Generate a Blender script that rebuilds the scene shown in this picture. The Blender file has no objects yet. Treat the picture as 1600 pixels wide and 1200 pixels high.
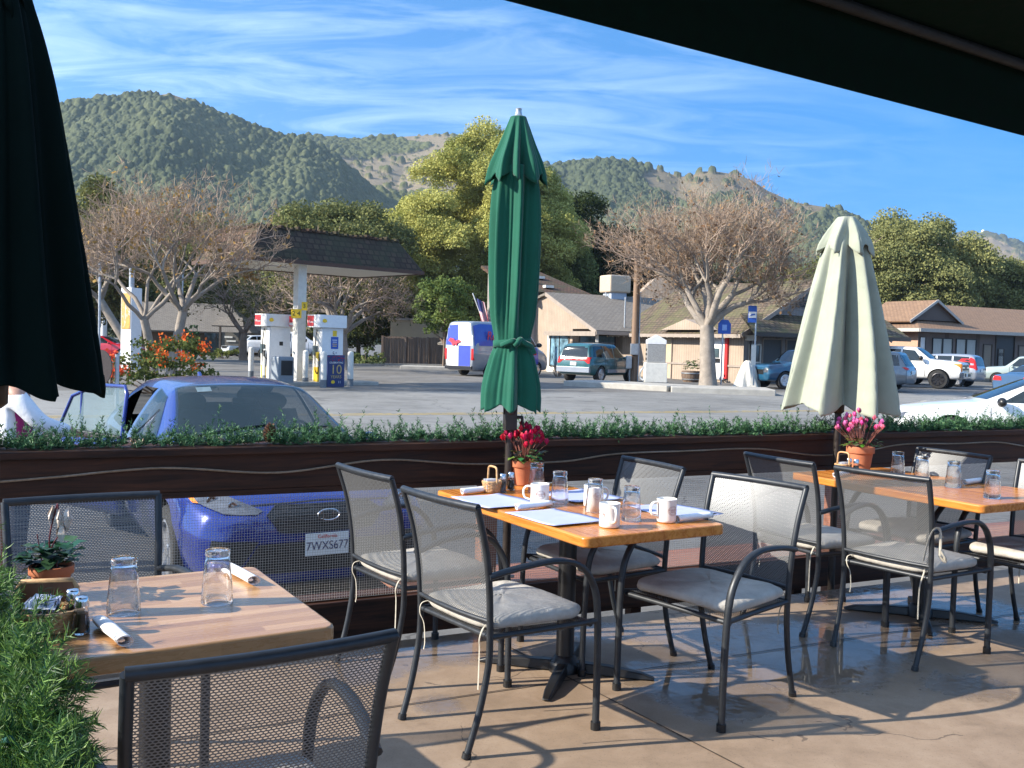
import bpy, bmesh, math, random
import numpy as np
from mathutils import Vector as V, Matrix, noise as mnoise
from mathutils.bvhtree import BVHTree
from math import sin, cos, pi, radians as R, sqrt, atan2, floor
random.seed(7); rng = np.random.default_rng(7)
SC = bpy.context.scene; COL = SC.collection
# ---------------------------------------------------------------- camera geometry
F, YH, ROLL, H = 1520.0, 537.0, R(1.6), 1.45
PIT = math.atan((600-YH)/F)
SUN_AZ, SUN_EL = R(257), R(29)
def ray(px, py):
    x, y = px-800, 600-py
    a, b = x*cos(ROLL)-y*sin(ROLL), x*sin(ROLL)+y*cos(ROLL)
    return V((a, F*cos(PIT)+b*sin(PIT), -F*sin(PIT)+b*cos(PIT)))
def at(px, py, z):
    d = ray(px, py); t = (z-H)/d.z
    return V((d.x*t, d.y*t, z))
def atd(px, py, y):
    d = ray(px, py); t = y/d.y
    return V((d.x*t, y, H+d.z*t))
# town grid: fence and street direction
UA = R(63.5)
U = V((sin(UA), cos(UA), 0)); W = V((-cos(UA), sin(UA), 0))
F0 = V((-.135, 5.14, 0))
def uv_of(p):
    d = V((p[0], p[1], 0))-F0
    return d.dot(U), d.dot(W)
def uw(u, w, z=0): return F0+U*u+W*w+V((0, 0, z))
GZN, GZF = -.36, -.2
def gzw(w):
    if w < 5: return GZN
    if w > 26: return GZF
    return GZN+(GZF-GZN)*(w-5)/21
def gz(x, y): return gzw(uv_of((x, y))[1])
def atg(px, py):
    z = -.25
    for _ in range(12):
        p = at(px, py, z); z = gz(p.x, p.y)
    return at(px, py, z)
# ---------------------------------------------------------------- objects
def tag(o, label=None, cat=None, group=None, kind=None):
    if label: o['label'] = label
    if cat: o['category'] = cat
    if group: o['group'] = group
    if kind: o['kind'] = kind
    return o
def thing(name, label, cat, loc=(0, 0, 0), rz=0, group=None):
    o = bpy.data.objects.new(name, None); COL.objects.link(o)
    o.empty_display_size = .1
    o.location = loc; o.rotation_euler = (0, 0, rz)
    return tag(o, label, cat, group)
def copy_tree(o, parent=None):
    c = o.copy(); COL.objects.link(c); c.parent = parent
    for ch in list(o.children): copy_tree(ch, c)
    return c
def hd(deg): return -R(deg)      # heading clockwise from +Y, for things that face local +Y

class MB:
    def __init__(s): s.v = []; s.f = []; s.m = []; s.cur = 0
    def add(s, vs, fs, M=None):
        b = len(s.v)
        for p in vs:
            p = V(p)
            s.v.append(M @ p if M else p)
        for f in fs: s.f.append([b+i for i in f]); s.m.append(s.cur)
        return s
    def quad(s, a, b, c, d): return s.add([a, b, c, d], [(0, 1, 2, 3)])
    def box(s, c, d, M=None, rz=0):
        x, y, z = d[0]/2, d[1]/2, d[2]/2
        T = Matrix.Translation(V(c)) @ Matrix.Rotation(rz, 4, 'Z')
        if M: T = M @ T
        vs = [(-x,-y,-z),(x,-y,-z),(x,y,-z),(-x,y,-z),(-x,-y,z),(x,-y,z),(x,y,z),(-x,y,z)]
        return s.add(vs, [(0,3,2,1),(4,5,6,7),(0,1,5,4),(1,2,6,5),(2,3,7,6),(3,0,4,7)], T)
    def bar(s, a, b, w, h, up=(0, 0, 1)):
        a, b = V(a), V(b); d = b-a; L = d.length; d.normalize(); up = V(up)
        x = d.cross(up)
        if x.length < 1e-4: x = d.cross(V((1, 0, 0)))
        x.normalize(); z = x.cross(d)
        vs = []
        for p in (a, b):
            for sx, sz in ((-1,-1),(1,-1),(1,1),(-1,1)): vs.append(p+x*w/2*sx+z*h/2*sz)
        return s.add(vs, [(0,1,2,3),(7,6,5,4),(0,4,5,1),(1,5,6,2),(2,6,7,3),(3,7,4,0)])
    def tube(s, pts, r, n=8, cap=True, oval=None, M=None):
        pts = [V(p) for p in pts]; k = len(pts)
        if not hasattr(r, '__len__'): r = [r]*k
        t0 = (pts[1]-pts[0]).normalized()
        x = t0.orthogonal().normalized()
        if oval is not None:
            x = V(oval[0])-t0*t0.dot(V(oval[0])); x.normalize()
        ra, rb = (1, 1) if oval is None else (1, oval[1])
        vs = []
        for i in range(k):
            t = (pts[min(i+1, k-1)]-pts[max(i-1, 0)])
            if t.length < 1e-9: t = t0.copy()
            t.normalize()
            x = x-t*t.dot(x)
            if x.length < 1e-6: x = t.orthogonal()
            x.normalize(); y = t.cross(x)
            for j in range(n):
                a = 2*pi*j/n
                vs.append(pts[i]+(x*cos(a)*ra+y*sin(a)*rb)*r[i])
        fs = [(i*n+j, i*n+(j+1) % n, (i+1)*n+(j+1) % n, (i+1)*n+j) for i in range(k-1) for j in range(n)]
        if cap: fs += [tuple(range(n))[::-1], tuple((k-1)*n+j for j in range(n))]
        return s.add(vs, fs, M)
    def lathe(s, prof, n=24, c=(0, 0, 0), M=None, closed=False, fr=None):
        vs = []; k = len(prof); c = V(c)
        for (r, z) in prof:
            for j in range(n):
                a = 2*pi*j/n; q = r*(fr(a, z) if fr else 1)
                vs.append(c+V((q*cos(a), q*sin(a), z)))
        fs = [(i*n+j, i*n+(j+1) % n, (i+1)*n+(j+1) % n, (i+1)*n+j) for i in range(k-1) for j in range(n)]
        if not closed:
            fs += [tuple(range(n))[::-1], tuple((k-1)*n+j for j in range(n))]
        return s.add(vs, fs, M)
    def prism(s, poly, h, M=None):      # poly in xy, extruded 0..h in z
        n = len(poly)
        vs = [(p[0], p[1], 0) for p in poly]+[(p[0], p[1], h) for p in poly]
        fs = [tuple(range(n))[::-1], tuple(range(n, 2*n))]+[(i, (i+1) % n, n+(i+1) % n, n+i) for i in range(n)]
        return s.add(vs, fs, M)
    def grid(s, fn, nu, nv, M=None, wrap=False):
        vs = [fn(i/(nu if wrap else nu-1), j/(nv-1)) for j in range(nv) for i in range(nu)]
        fs = [(j*nu+i, j*nu+(i+1) % nu, (j+1)*nu+(i+1) % nu, (j+1)*nu+i) for j in range(nv-1) for i in range(nu if wrap else nu-1)]
        return s.add(vs, fs, M)
    def build(s, name, mats, parent=None, smooth=0, uv=False, bevel=0, sub=0, solid=0):
        me = bpy.data.meshes.new(name)
        me.from_pydata([tuple(p) for p in s.v], [], s.f)
        if not isinstance(mats, (list, tuple)): mats = [mats]
        for m in mats: me.materials.append(m)
        if len(mats) > 1: me.polygons.foreach_set('material_index', s.m)
        if uv:
            ul = me.uv_layers.new(name='UVMap')
            for p in me.polygons:
                n = p.normal
                t = V((0, 0, 1)).cross(n)
                t = V((1, 0, 0)) if t.length < 1e-3 else t.normalized()
                b = n.cross(t)
                for li in p.loop_indices:
                    co = me.vertices[me.loops[li].vertex_index].co
                    ul.data[li].uv = (co.dot(t), co.dot(b))
        me.update()
        if smooth:
            me.polygons.foreach_set('use_smooth', [True]*len(me.polygons))
            if smooth < 179: me.set_sharp_from_angle(angle=R(smooth))
        o = bpy.data.objects.new(name, me); COL.objects.link(o); o.parent = parent
        if solid:
            md = o.modifiers.new('s', 'SOLIDIFY'); md.thickness = solid; md.offset = 0
        if bevel:
            md = o.modifiers.new('b', 'BEVEL'); md.width = bevel; md.segments = 2; md.limit_method = 'ANGLE'
        if sub:
            md = o.modifiers.new('d', 'SUBSURF'); md.levels = sub; md.render_levels = sub
        return o
def np_mesh(name, verts, faces, mats, parent=None, smooth=False, cols=None, midx=None):
    me = bpy.data.meshes.new(name)
    verts = np.asarray(verts, np.float32); faces = np.asarray(faces, np.int32)
    k = faces.shape[1]
    me.vertices.add(len(verts)); me.vertices.foreach_set('co', verts.ravel())
    me.loops.add(faces.size); me.loops.foreach_set('vertex_index', faces.ravel())
    me.polygons.add(len(faces))
    me.polygons.foreach_set('loop_start', np.arange(0, faces.size, k, dtype=np.int32))
    me.polygons.foreach_set('loop_total', np.full(len(faces), k, np.int32))
    if smooth: me.polygons.foreach_set('use_smooth', np.ones(len(faces), bool))
    for m in (mats if isinstance(mats, (list, tuple)) else [mats]): me.materials.append(m)
    if midx is not None: me.polygons.foreach_set('material_index', np.asarray(midx, np.int32))
    me.update(calc_edges=True)
    if cols is not None:
        ca = me.color_attributes.new('Col', 'FLOAT_COLOR', 'POINT')
        c4 = np.ones((len(verts), 4), np.float32); c4[:, :3] = cols
        ca.data.foreach_set('color', c4.ravel())
    o = bpy.data.objects.new(name, me); COL.objects.link(o); o.parent = parent
    return o
def text_mesh(txt, size, ext=.001, sx=1):
    cu = bpy.data.curves.new('t', 'FONT'); cu.body = txt; cu.size = size; cu.extrude = ext
    cu.align_x = 'CENTER'; cu.align_y = 'CENTER'
    ob = bpy.data.objects.new('t', cu); COL.objects.link(ob)
    dg = bpy.context.evaluated_depsgraph_get()
    me = bpy.data.meshes.new_from_object(ob.evaluated_get(dg))
    vs = [V((v.co.x*sx, v.co.y, v.co.z)) for v in me.vertices]; fs = [tuple(p.vertices) for p in me.polygons]
    bpy.data.objects.remove(ob); bpy.data.curves.remove(cu); bpy.data.meshes.remove(me)
    return vs, fs
def frame(o, x, y):      # matrix with local x, y axes and z = x cross y
    x = V(x).normalized(); y = V(y).normalized(); z = x.cross(y).normalized()
    M = Matrix.Identity(4)
    for i in range(3): M[i][0] = x[i]; M[i][1] = y[i]; M[i][2] = z[i]; M[i][3] = o[i]
    return M
def lettering(txt, size, mat, parent, M, sx=1, ext=.001, name='lettering'):
    vs, fs = text_mesh(txt, size, ext, sx)
    return MB().add(vs, fs, M).build(name, mat, parent)
def crom(pts, n):       # catmull-rom through points
    P = [V(p) for p in pts]; out = []
    for i in range(len(P)-1):
        p0, p1, p2, p3 = P[max(i-1, 0)], P[i], P[i+1], P[min(i+2, len(P)-1)]
        for k in range(n):
            t = k/n
            out.append(.5*((2*p1)+(p2-p0)*t+(2*p0-5*p1+4*p2-p3)*t*t+(3*p1-p0-3*p2+p3)*t**3))
    out.append(P[-1]); return out
# ---------------------------------------------------------------- materials
class NT:
    def __init__(s, name):
        s.mat = bpy.data.materials.new(name); s.mat.use_nodes = True
        s.t = s.mat.node_tree; s.t.nodes.clear()
        s.out = s.n('ShaderNodeOutputMaterial'); s.b = s.n('ShaderNodeBsdfPrincipled')
        s.l(s.b.outputs[0], s.out.inputs[0])
    def n(s, typ, **k):
        nd = s.t.nodes.new(typ)
        for a, b in k.items(): setattr(nd, a, b)
        return nd
    def l(s, a, b): s.t.links.new(a, b)
    def set(s, sock, val):
        if isinstance(val, bpy.types.NodeSocket): s.l(val, sock)
        else:
            if hasattr(sock.default_value, '__len__') and hasattr(val, '__len__') and len(sock.default_value) == 4 and len(val) == 3: val = (*val, 1)
            sock.default_value = val
    def math(s, op, a, b=0, c=None):
        m = s.n('ShaderNodeMath', operation=op); s.set(m.inputs[0], a); s.set(m.inputs[1], b)
        if c is not None: s.set(m.inputs[2], c)
        return m.outputs[0]
    def coord(s, which='Object', scale=(1, 1, 1), rot=(0, 0, 0)):
        tc = s.n('ShaderNodeTexCoord'); mp = s.n('ShaderNodeMapping')
        s.l(tc.outputs[which], mp.inputs[0]); mp.inputs['Scale'].default_value = scale; mp.inputs['Rotation'].default_value = rot
        return mp.outputs[0]
    def noise(s, vec, scale, detail=4, rough=.55, dist=0):
        nd = s.n('ShaderNodeTexNoise'); s.l(vec, nd.inputs['Vector'])
        nd.inputs['Scale'].default_value = scale; nd.inputs['Detail'].default_value = detail
        nd.inputs['Roughness'].default_value = rough; nd.inputs['Distortion'].default_value = dist
        return nd.outputs[0]
    def ramp(s, fac, stops):
        r = s.n('ShaderNodeValToRGB'); s.l(fac, r.inputs[0]); e = r.color_ramp.elements
        while len(e) < len(stops): e.new(.5)
        for i, (p, c) in enumerate(stops):
            e[i].position = p; e[i].color = (*c, 1) if len(c) == 3 else c
        return r.outputs[0]
    def mix(s, f, a, b, mode='MIX'):
        m = s.n('ShaderNodeMix', data_type='RGBA', blend_type=mode)
        s.set(m.inputs[0], f); s.set(m.inputs[6], a); s.set(m.inputs[7], b); return m.outputs[2]
    def bump(s, h, strength=.3, dist=.01):
        b = s.n('ShaderNodeBump'); s.l(h, b.inputs['Height']); b.inputs['Strength'].default_value = strength
        b.inputs['Distance'].default_value = dist; s.l(b.outputs[0], s.b.inputs['Normal'])
    def p(s, **k):
        nm = dict(col='Base Color', rough='Roughness', metal='Metallic', spec='Specular IOR Level', alpha='Alpha', trans='Transmission Weight',
                  ior='IOR', coat='Coat Weight', coatr='Coat Roughness', em='Emission Color', es='Emission Strength', sheen='Sheen Weight')
        for a, b in k.items(): s.set(s.b.inputs[nm[a]], b)
        return s
def g(c, k): return tuple(max(0, min(1, x*k)) for x in c)
def pm(name, col, rough=.5, metal=0, var=.18, scale=18, bump=0, bscale=None, bd=.004, coord='Object', stretch=(1, 1, 1), **kw):
    m = NT(name); v = m.coord(coord, stretch)
    f = m.noise(v, scale, 5, .6)
    m.p(col=m.ramp(f, [(.3, g(col, 1-var)), (.7, g(col, 1+var))]), metal=metal)
    m.p(rough=m.ramp(f, [(.3, (rough*.85,)*3), (.7, (min(1, rough*1.12),)*3)]))
    if bump: m.bump(m.noise(v, bscale or scale*4, 4, .6), bump, bd)
    m.p(**kw); return m.mat
def glass_mat(name, tint=(1, 1, 1), rough=0.0, k=.9):
    m = NT(name); m.p(col=tint, rough=rough, trans=1.0, ior=1.45); tr = m.n('ShaderNodeBsdfTransparent'); x = m.n('ShaderNodeMixShader'); x.inputs[0].default_value = k
    m.l(tr.outputs[0], x.inputs[1]); m.l(m.b.outputs[0], x.inputs[2]); m.l(x.outputs[0], m.out.inputs[0]); return m.mat
def wood_mat(name, c1, c2, rough=.35, stretch=(1, 12, 12), scale=3, coat=0, axis='X', bump=.1, spec=.5):
    m = NT(name)
    st = {'X': (1, 14, 14), 'Y': (14, 1, 14), 'Z': (14, 14, 1)}[axis]
    v = m.coord('Object', st)
    f = m.noise(v, scale, 6, .65, .6)
    st2 = {'X': (.15, 20, 1), 'Y': (20, .15, 1), 'Z': (12, 12, .2)}[axis]
    f2 = m.noise(m.coord('Object', st2), 1.0, 1, .5)
    fm = m.math('ADD', m.math('MULTIPLY', f, .6), m.math('MULTIPLY', f2, .4))
    m.p(col=m.ramp(fm, [(.36, c1), (.62, c2)]), rough=m.ramp(f, [(.3, (rough*.8,)*3), (.7, (rough*1.2,)*3)]), coat=coat, coatr=.12)
    m.bump(f, bump, .002); m.p(spec=spec); return m.mat
MT = {}
MT['paint_dark'] = pm('charcoal_metal', (.028, .032, .038), .42, .3, .2, 30)
MT['chrome'] = pm('chrome', (.75, .76, .78), .15, 1, .05)
MT['steel'] = pm('galvanised_steel', (.45, .47, .49), .4, .8, .12, 12)
MT['white'] = pm('white_paint', (.78, .78, .77), .45, 0, .05, 8)
MT['offwhite'] = pm('aged_white_paint', (.66, .64, .58), .55, 0, .1, 6)
MT['black'] = pm('black_plastic', (.012, .012, .013), .4, 0, .2)
MT['rubber'] = pm('tyre_rubber', (.018, .018, .018), .75, 0, .3, 30, .2)
MT['alloy'] = pm('alloy', (.55, .56, .58), .3, .9, .08)
MT['darkalloy'] = pm('dark_alloy', (.04, .04, .045), .35, .7, .1)
MT['red'] = pm('red_paint', (.62, .03, .03), .4, 0, .08)
MT['yellow'] = pm('yellow_paint', (.85, .55, .02), .45, 0, .06)
MT['blue'] = pm('blue_paint', (.02, .09, .42), .4, 0, .08)
MT['taillight'] = pm('tail_lamp_plastic', (.55, .02, .02), .15, 0, .1)
MT['amber'] = pm('amber_plastic', (.85, .25, .02), .2, 0, .1)
MT['lamp'] = pm('headlamp_glass', (.13, .14, .16), .06, .3, .4, 9)
MT['carglass'] = pm('tinted_car_glass', (.012, .018, .02), .04, 0, .1, spec=.8)
MT['plate'] = pm('number_plate_white', (.8, .8, .78), .4, 0, .03)
MT['ink'] = pm('navy_ink', (.02, .03, .12), .5, 0, .05)
MT['terracotta'] = pm('terracotta', (.5, .17, .08), .75, 0, .14, 25, .15)
MT['soil'] = pm('potting_soil', (.03, .02, .014), .9, 0, .3, 60, .5)
MT['concrete'] = pm('pale_concrete', (.38, .36, .32), .85, 0, .16, 3, .25, 60)
MT['ceramic'] = pm('white_ceramic', (.82, .8, .76), .12, 0, .03)
MT['napkin'] = pm('white_napkin', (.82, .82, .84), .8, 0, .05, 40, .3, 150, .001)
# ================================================================ world, camera, light
w = bpy.data.worlds.new('World'); SC.world = w; w.use_nodes = True
nt = w.node_tree; nt.nodes.clear()
def wn(t, **k):
    nd = nt.nodes.new(t)
    for a, b in k.items(): setattr(nd, a, b)
    return nd
sky = wn('ShaderNodeTexSky', sky_type='NISHITA'); sky.sun_disc = False
sky.sun_elevation = SUN_EL; sky.sun_rotation = SUN_AZ; sky.air_density = 1.0; sky.dust_density = .25; sky.ozone_density = 3.0; sky.altitude = 100
bg = wn('ShaderNodeBackground'); bg.inputs[1].default_value = .11
wo = wn('ShaderNodeOutputWorld')
# thin cirrus: noise on a high flat layer, in sky directions
tc = wn('ShaderNodeTexCoord'); sx = wn('ShaderNodeSeparateXYZ'); nt.links.new(tc.outputs['Generated'], sx.inputs[0])

def wm(op, a, b=0.0):
    m = wn('ShaderNodeMath', operation=op)
    for i, x in enumerate((a, b)):
        if isinstance(x, (int, float)): m.inputs[i].default_value = x
        else: nt.links.new(x, m.inputs[i])
    return m.outputs[0]
zz = wm('ADD', wm('MAXIMUM', sx.outputs[2], 0), .12)
cx = wm('DIVIDE', sx.outputs[0], zz); cy = wm('DIVIDE', sx.outputs[1], zz)
cb = wn('ShaderNodeCombineXYZ'); nt.links.new(cx, cb.inputs[0]); nt.links.new(cy, cb.inputs[1])
mp = wn('ShaderNodeMapping'); nt.links.new(cb.outputs[0], mp.inputs[0])
mp.inputs['Rotation'].default_value = (0, 0, R(-16)); mp.inputs['Scale'].default_value = (.55, 1.35, 1)
n1 = wn('ShaderNodeTexNoise'); nt.links.new(mp.outputs[0], n1.inputs['Vector'])
n1.inputs['Scale'].default_value = 3.4; n1.inputs['Detail'].default_value = 9; n1.inputs['Roughness'].default_value = .62; n1.inputs['Distortion'].default_value = 1.1
n2 = wn('ShaderNodeTexNoise'); nt.links.new(cb.outputs[0], n2.inputs['Vector']); n2.inputs['Scale'].default_value = .55; n2.inputs['Detail'].default_value = 2
mr = wn('ShaderNodeMapRange'); nt.links.new(cx, mr.inputs[0])
mr.inputs[1].default_value = 1.3; mr.inputs[2].default_value = -1.2; mr.inputs[3].default_value = 0.0; mr.inputs[4].default_value = 1.0
cr = wn('ShaderNodeMapRange'); nt.links.new(wm('ADD', n1.outputs[0], wm('MULTIPLY', wm('SUBTRACT', n2.outputs[0], .5), .5)), cr.inputs[0])
cr.inputs[1].default_value = .40; cr.inputs[2].default_value = .85; cr.inputs[3].default_value = 0; cr.inputs[4].default_value = .64
zenith_fill = wn('ShaderNodeMapRange'); nt.links.new(sx.outputs[2], zenith_fill.inputs[0]); zenith_fill.inputs[1].default_value = .40; zenith_fill.inputs[2].default_value = .75; zenith_fill.inputs[4].default_value = .16  # unseen cloud veil overhead, added as fill light
rear_fill = wn('ShaderNodeMapRange'); nt.links.new(sx.outputs[1], rear_fill.inputs[0]); rear_fill.inputs[1].default_value = .25; rear_fill.inputs[2].default_value = -.3; rear_fill.inputs[4].default_value = .12  # unseen veil behind the camera, also added for fill
fac = wm('MINIMUM', wm('ADD', wm('ADD', wm('MULTIPLY', cr.outputs[0], wm('ADD', wm('MULTIPLY', mr.outputs[0], .75), .10)), wm('MULTIPLY', mr.outputs[0], .08)), wm('ADD', zenith_fill.outputs[0], rear_fill.outputs[0])), .9)
mx = wn('ShaderNodeMix', data_type='RGBA'); nt.links.new(fac, mx.inputs[0])
hs = wn('ShaderNodeHueSaturation'); nt.links.new(sky.outputs[0], hs.inputs['Color']); hs.inputs['Saturation'].default_value = 1.42; hs.inputs['Value'].default_value = 1.0
skv = wn('ShaderNodeCombineXYZ'); nt.links.new(sx.outputs[0], skv.inputs[0]); nt.links.new(sx.outputs[1], skv.inputs[1]); nt.links.new(wm('ADD', wm('MULTIPLY', sx.outputs[2], .75), .24), skv.inputs[2]); nt.links.new(skv.outputs[0], sky.inputs[0])
nt.links.new(hs.outputs[0], mx.inputs[6]); mx.inputs[7].default_value = (5.6, 6.7, 8.2, 1)
nt.links.new(mx.outputs[2], bg.inputs[0]); nt.links.new(bg.outputs[0], wo.inputs[0])

sl = bpy.data.lights.new('sun', 'SUN'); sl.energy = 4.2; sl.angle = R(.53); sl.color = (1, .92, .79)
so = bpy.data.objects.new('sun', sl); COL.objects.link(so)
sd = V((sin(SUN_AZ)*cos(SUN_EL), cos(SUN_AZ)*cos(SUN_EL), sin(SUN_EL)))
so.rotation_euler = sd.to_track_quat('Z', 'Y').to_euler(); so.location = sd*40

cd = bpy.data.cameras.new('camera'); cam = bpy.data.objects.new('camera', cd); COL.objects.link(cam); SC.camera = cam
cd.sensor_width = 36; cd.lens = 36*F/1600; cd.clip_start = .05; cd.clip_end = 9000
u0 = V((0, sin(PIT), cos(PIT))); x0 = V((1, 0, 0))
cr_, cu_ = x0*cos(ROLL)+u0*sin(ROLL), -x0*sin(ROLL)+u0*cos(ROLL)
cam.matrix_world = frame((0, 0, H), cr_, cu_)
vs = SC.view_settings; vs.view_transform = 'Standard'; vs.look = 'None'; vs.exposure = 1.36; vs.gamma = 1
SC.cycles.use_denoising = True; SC.cycles.max_bounces = 8; SC.cycles.transparent_max_bounces = 32
SC.cycles.transmission_bounces = 8; SC.cycles.caustics_refractive = False; SC.cycles.caustics_reflective = False
SC.cycles.sample_clamp_indirect = 6

# ================================================================ ground
def asphalt(name, c, patch, scale=.25, crack=True):
    m = NT(name); v = m.coord('Object')
    f = m.noise(v, 90, 3, .7); big = m.noise(v, scale, 6, .6, .3); mid = m.noise(v, 2.2, 5, .6)
    k = m.math('ADD', m.math('MULTIPLY', big, .55), m.math('ADD', m.math('MULTIPLY', f, .25), m.math('MULTIPLY', mid, .2)))
    col = m.ramp(k, [(.36, g(c, .45)), (.5, c), (.64, g(c, 1.35))])
    oil = m.noise(v, .9, 4, .6, .5); spot = m.noise(m.coord('Object', (.55, 1.6, 1), (0, 0, -.46)), .8, 6, .7, .3)
    col = m.mix(m.ramp(oil, [(.60, (0, 0, 0)), (.70, (.6, .6, .6))]), col, g(c, .35)); col = m.mix(m.ramp(spot, [(.55, (0, 0, 0)), (.62, (.35, .35, .35))]), col, g(c, .5))
    if crack:
        vo = m.n('ShaderNodeTexVoronoi', feature='DISTANCE_TO_EDGE'); vo.inputs['Scale'].default_value = .32
        nz_ = m.n('ShaderNodeTexNoise'); m.l(v, nz_.inputs['Vector']); nz_.inputs['Scale'].default_value = 1.6; nz_.inputs['Detail'].default_value = 5
        wv = m.mix(.8, v, nz_.outputs['Color'], 'ADD'); m.l(wv, vo.inputs['Vector'])
        cf = m.math('LESS_THAN', vo.outputs[0], .0045)
        cf = m.math('MULTIPLY', cf, m.math('GREATER_THAN', big, .48))
        col = m.mix(m.math('MULTIPLY', cf, .55), col, g(c, .25))
    m.p(col=col, rough=.88); m.bump(f, .5, .006); return m.mat
MT['asphalt'] = asphalt('lot_asphalt', (.135, .13, .122), 1)
MT['road'] = asphalt('street_asphalt', (.205, .20, .186), 1, .12)
MT['forecourt'] = asphalt('forecourt_asphalt', (.15, .14, .125), 1, .35)
def ground_strip(ws, us=(-2500, -300, -60, 60, 300, 2500), dz=0):
    b = MB(); n = len(us)
    b.add([uw(u, q, gzw(q)+dz) for q in ws for u in us],
          [(j*n+i, j*n+i+1, (j+1)*n+i+1, (j+1)*n+i) for j in range(len(ws)-1) for i in range(n-1)])
    return b
tag(ground_strip([-400, -20, 5, 10, 15, 20, 26, 60, 200, 3600]).build('ground', MT['asphalt']), kind='structure')
tag(ground_strip([9.5, 12, 15, 18, 21, 25.2], (-300, -60, -20, 20, 60, 300), .004).build('street', MT['road']), kind='structure')
tag(ground_strip([25.2, 26, 40, 62], (-14, 0, 14, 26), .004).build('forecourt', MT['forecourt']), kind='structure')
m = NT('worn_yellow_line'); fz = m.noise(m.coord('Object'), 2.5, 6, .7)
m.p(col=m.mix(m.math('GREATER_THAN', fz, .56), (.42, .30, .09), (.22, .21, .18)), rough=.8)
for q in (16.55, 16.85):
    tag(ground_strip([q, q+.12], (-120, -40, 40, 120), .008).build('centre_line', m.mat), kind='structure')

# ================================================================ patio floor
PW = -.27
m = NT('stained_patio_concrete'); v = m.coord('Object')
at_ = m.n('ShaderNodeAttribute', attribute_name='Col'); wet = at_.outputs['Fac']
fine = m.noise(v, 38, 6, .7); mid = m.noise(v, 5, 6, .65, .4); big = m.noise(v, 1.1, 4, .6)
base = m.ramp(m.math('ADD', m.math('MULTIPLY', mid, .5), m.math('ADD', m.math('MULTIPLY', big, .35), m.math('MULTIPLY', fine, .15))),
              [(.33, (.20, .142, .094)), (.5, (.295, .212, .146)), (.68, (.385, .29, .208))])
wv = m.math('ADD', wet, m.math('ADD', m.math('MULTIPLY', m.math('SUBTRACT', mid, .5), 1.1), m.math('MULTIPLY', m.math('SUBTRACT', m.noise(v, 22, 5, .75, .8), .5), .8)))
mr = m.n('ShaderNodeMapRange'); m.l(wv, mr.inputs[0]); mr.inputs[1].default_value = .55; mr.inputs[2].default_value = .95
mr2 = m.n('ShaderNodeMapRange'); m.l(wv, mr2.inputs[0]); mr2.inputs[1].default_value = .3; mr2.inputs[2].default_value = .62
spk = m.noise(v, 130, 2, .5); base = m.mix(m.ramp(spk, [(.60, (0, 0, 0)), (.72, (.55, .55, .55))]), base, (.10, .075, .055))
st1 = m.noise(v, 2.6, 6, .75, 1.2); base = m.mix(m.ramp(st1, [(.58, (0, 0, 0)), (.70, (.45, .45, .45))]), base, (.13, .09, .06))
voc = m.n('ShaderNodeTexVoronoi', feature='DISTANCE_TO_EDGE'); voc.inputs['Scale'].default_value = .7; nzc = m.n('ShaderNodeTexNoise'); m.l(v, nzc.inputs['Vector']); nzc.inputs['Scale'].default_value = 3; nzc.inputs['Detail'].default_value = 6; m.l(m.mix(.5, v, nzc.outputs['Color'], 'ADD'), voc.inputs['Vector'])
ck = m.math('MULTIPLY', m.math('LESS_THAN', voc.outputs[0], .0035), m.math('GREATER_THAN', big, .52)); base = m.mix(m.math('MULTIPLY', ck, .6), base, (.04, .03, .025))
col = m.mix(m.math('MULTIPLY', mr2.outputs[0], .5), base, (.12, .092, .07))
m.p(col=col)
rr = m.n('ShaderNodeMapRange'); m.l(mr2.outputs[0], rr.inputs[0]); rr.inputs[3].default_value = .6; rr.inputs[4].default_value = .18
m.p(rough=m.mix(mr.outputs[0], rr.outputs[0], (.03, .03, .03)))
b = m.n('ShaderNodeBump'); m.l(m.math('MULTIPLY', m.math('SUBTRACT', 1, mr.outputs[0]), m.math('ADD', m.math('MULTIPLY', fine, .5), mid)), b.inputs['Height'])
b.inputs['Strength'].default_value = .25; b.inputs['Distance'].default_value = .004; m.l(b.outputs[0], m.b.inputs['Normal'])
MT['patio'] = m.mat
us = np.linspace(-4.2, 8, 400); ws = np.linspace(-6.5, PW, 220)
UU, WW = np.meshgrid(us, ws)
PX = F0.x+U.x*UU+W.x*WW; PY = F0.y+U.y*UU+W.y*WW
wetv = np.zeros_like(PX)
for (px, py, r) in [(1060,1078,.2),(1010,1050,.16),(1180,1050,.25),(1270,1000,.35),(1350,1000,.3),(1290,930,.3),(1380,925,.25),(1480,945,.3),(1540,960,.35),(1420,990,.2),
                    (930,985,.2),(720,1000,.3),(1180,1005,.3),(1120,1110,.16),(690,1100,.12),(1060,990,.25),(1300,1050,.3),(560,1050,.2),(1190,1100,.14),(1530,1075,.22),(820,975,.2),(640,1010,.3)]:
    c = at(px, py, 0); wetv += .85*np.exp(-((PX-c.x)**2+(PY-c.y)**2)/r**2)
wetv = np.clip(wetv, 0, 1.0)
nz = 0*PX
verts = np.stack([PX.ravel(), PY.ravel(), nz.ravel()], 1); nu = len(us); nv = len(ws)
idx = np.arange(nu*nv).reshape(nv, nu)
faces = np.stack([idx[:-1,:-1], idx[:-1,1:], idx[1:,1:], idx[1:,:-1]], -1).reshape(-1, 4)
o = np_mesh('patio_floor', verts, faces, MT['patio'], cols=np.repeat(wetv.ravel()[:, None], 3, 1)); tag(o, kind='structure')
b = MB()
b.quad(uw(-4.2, PW, 0), uw(8, PW, 0), uw(8, PW, -.45), uw(-4.2, PW, -.45))
tag(b.build('patio_edge', MT['concrete']), kind='structure')
b = MB()
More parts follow.
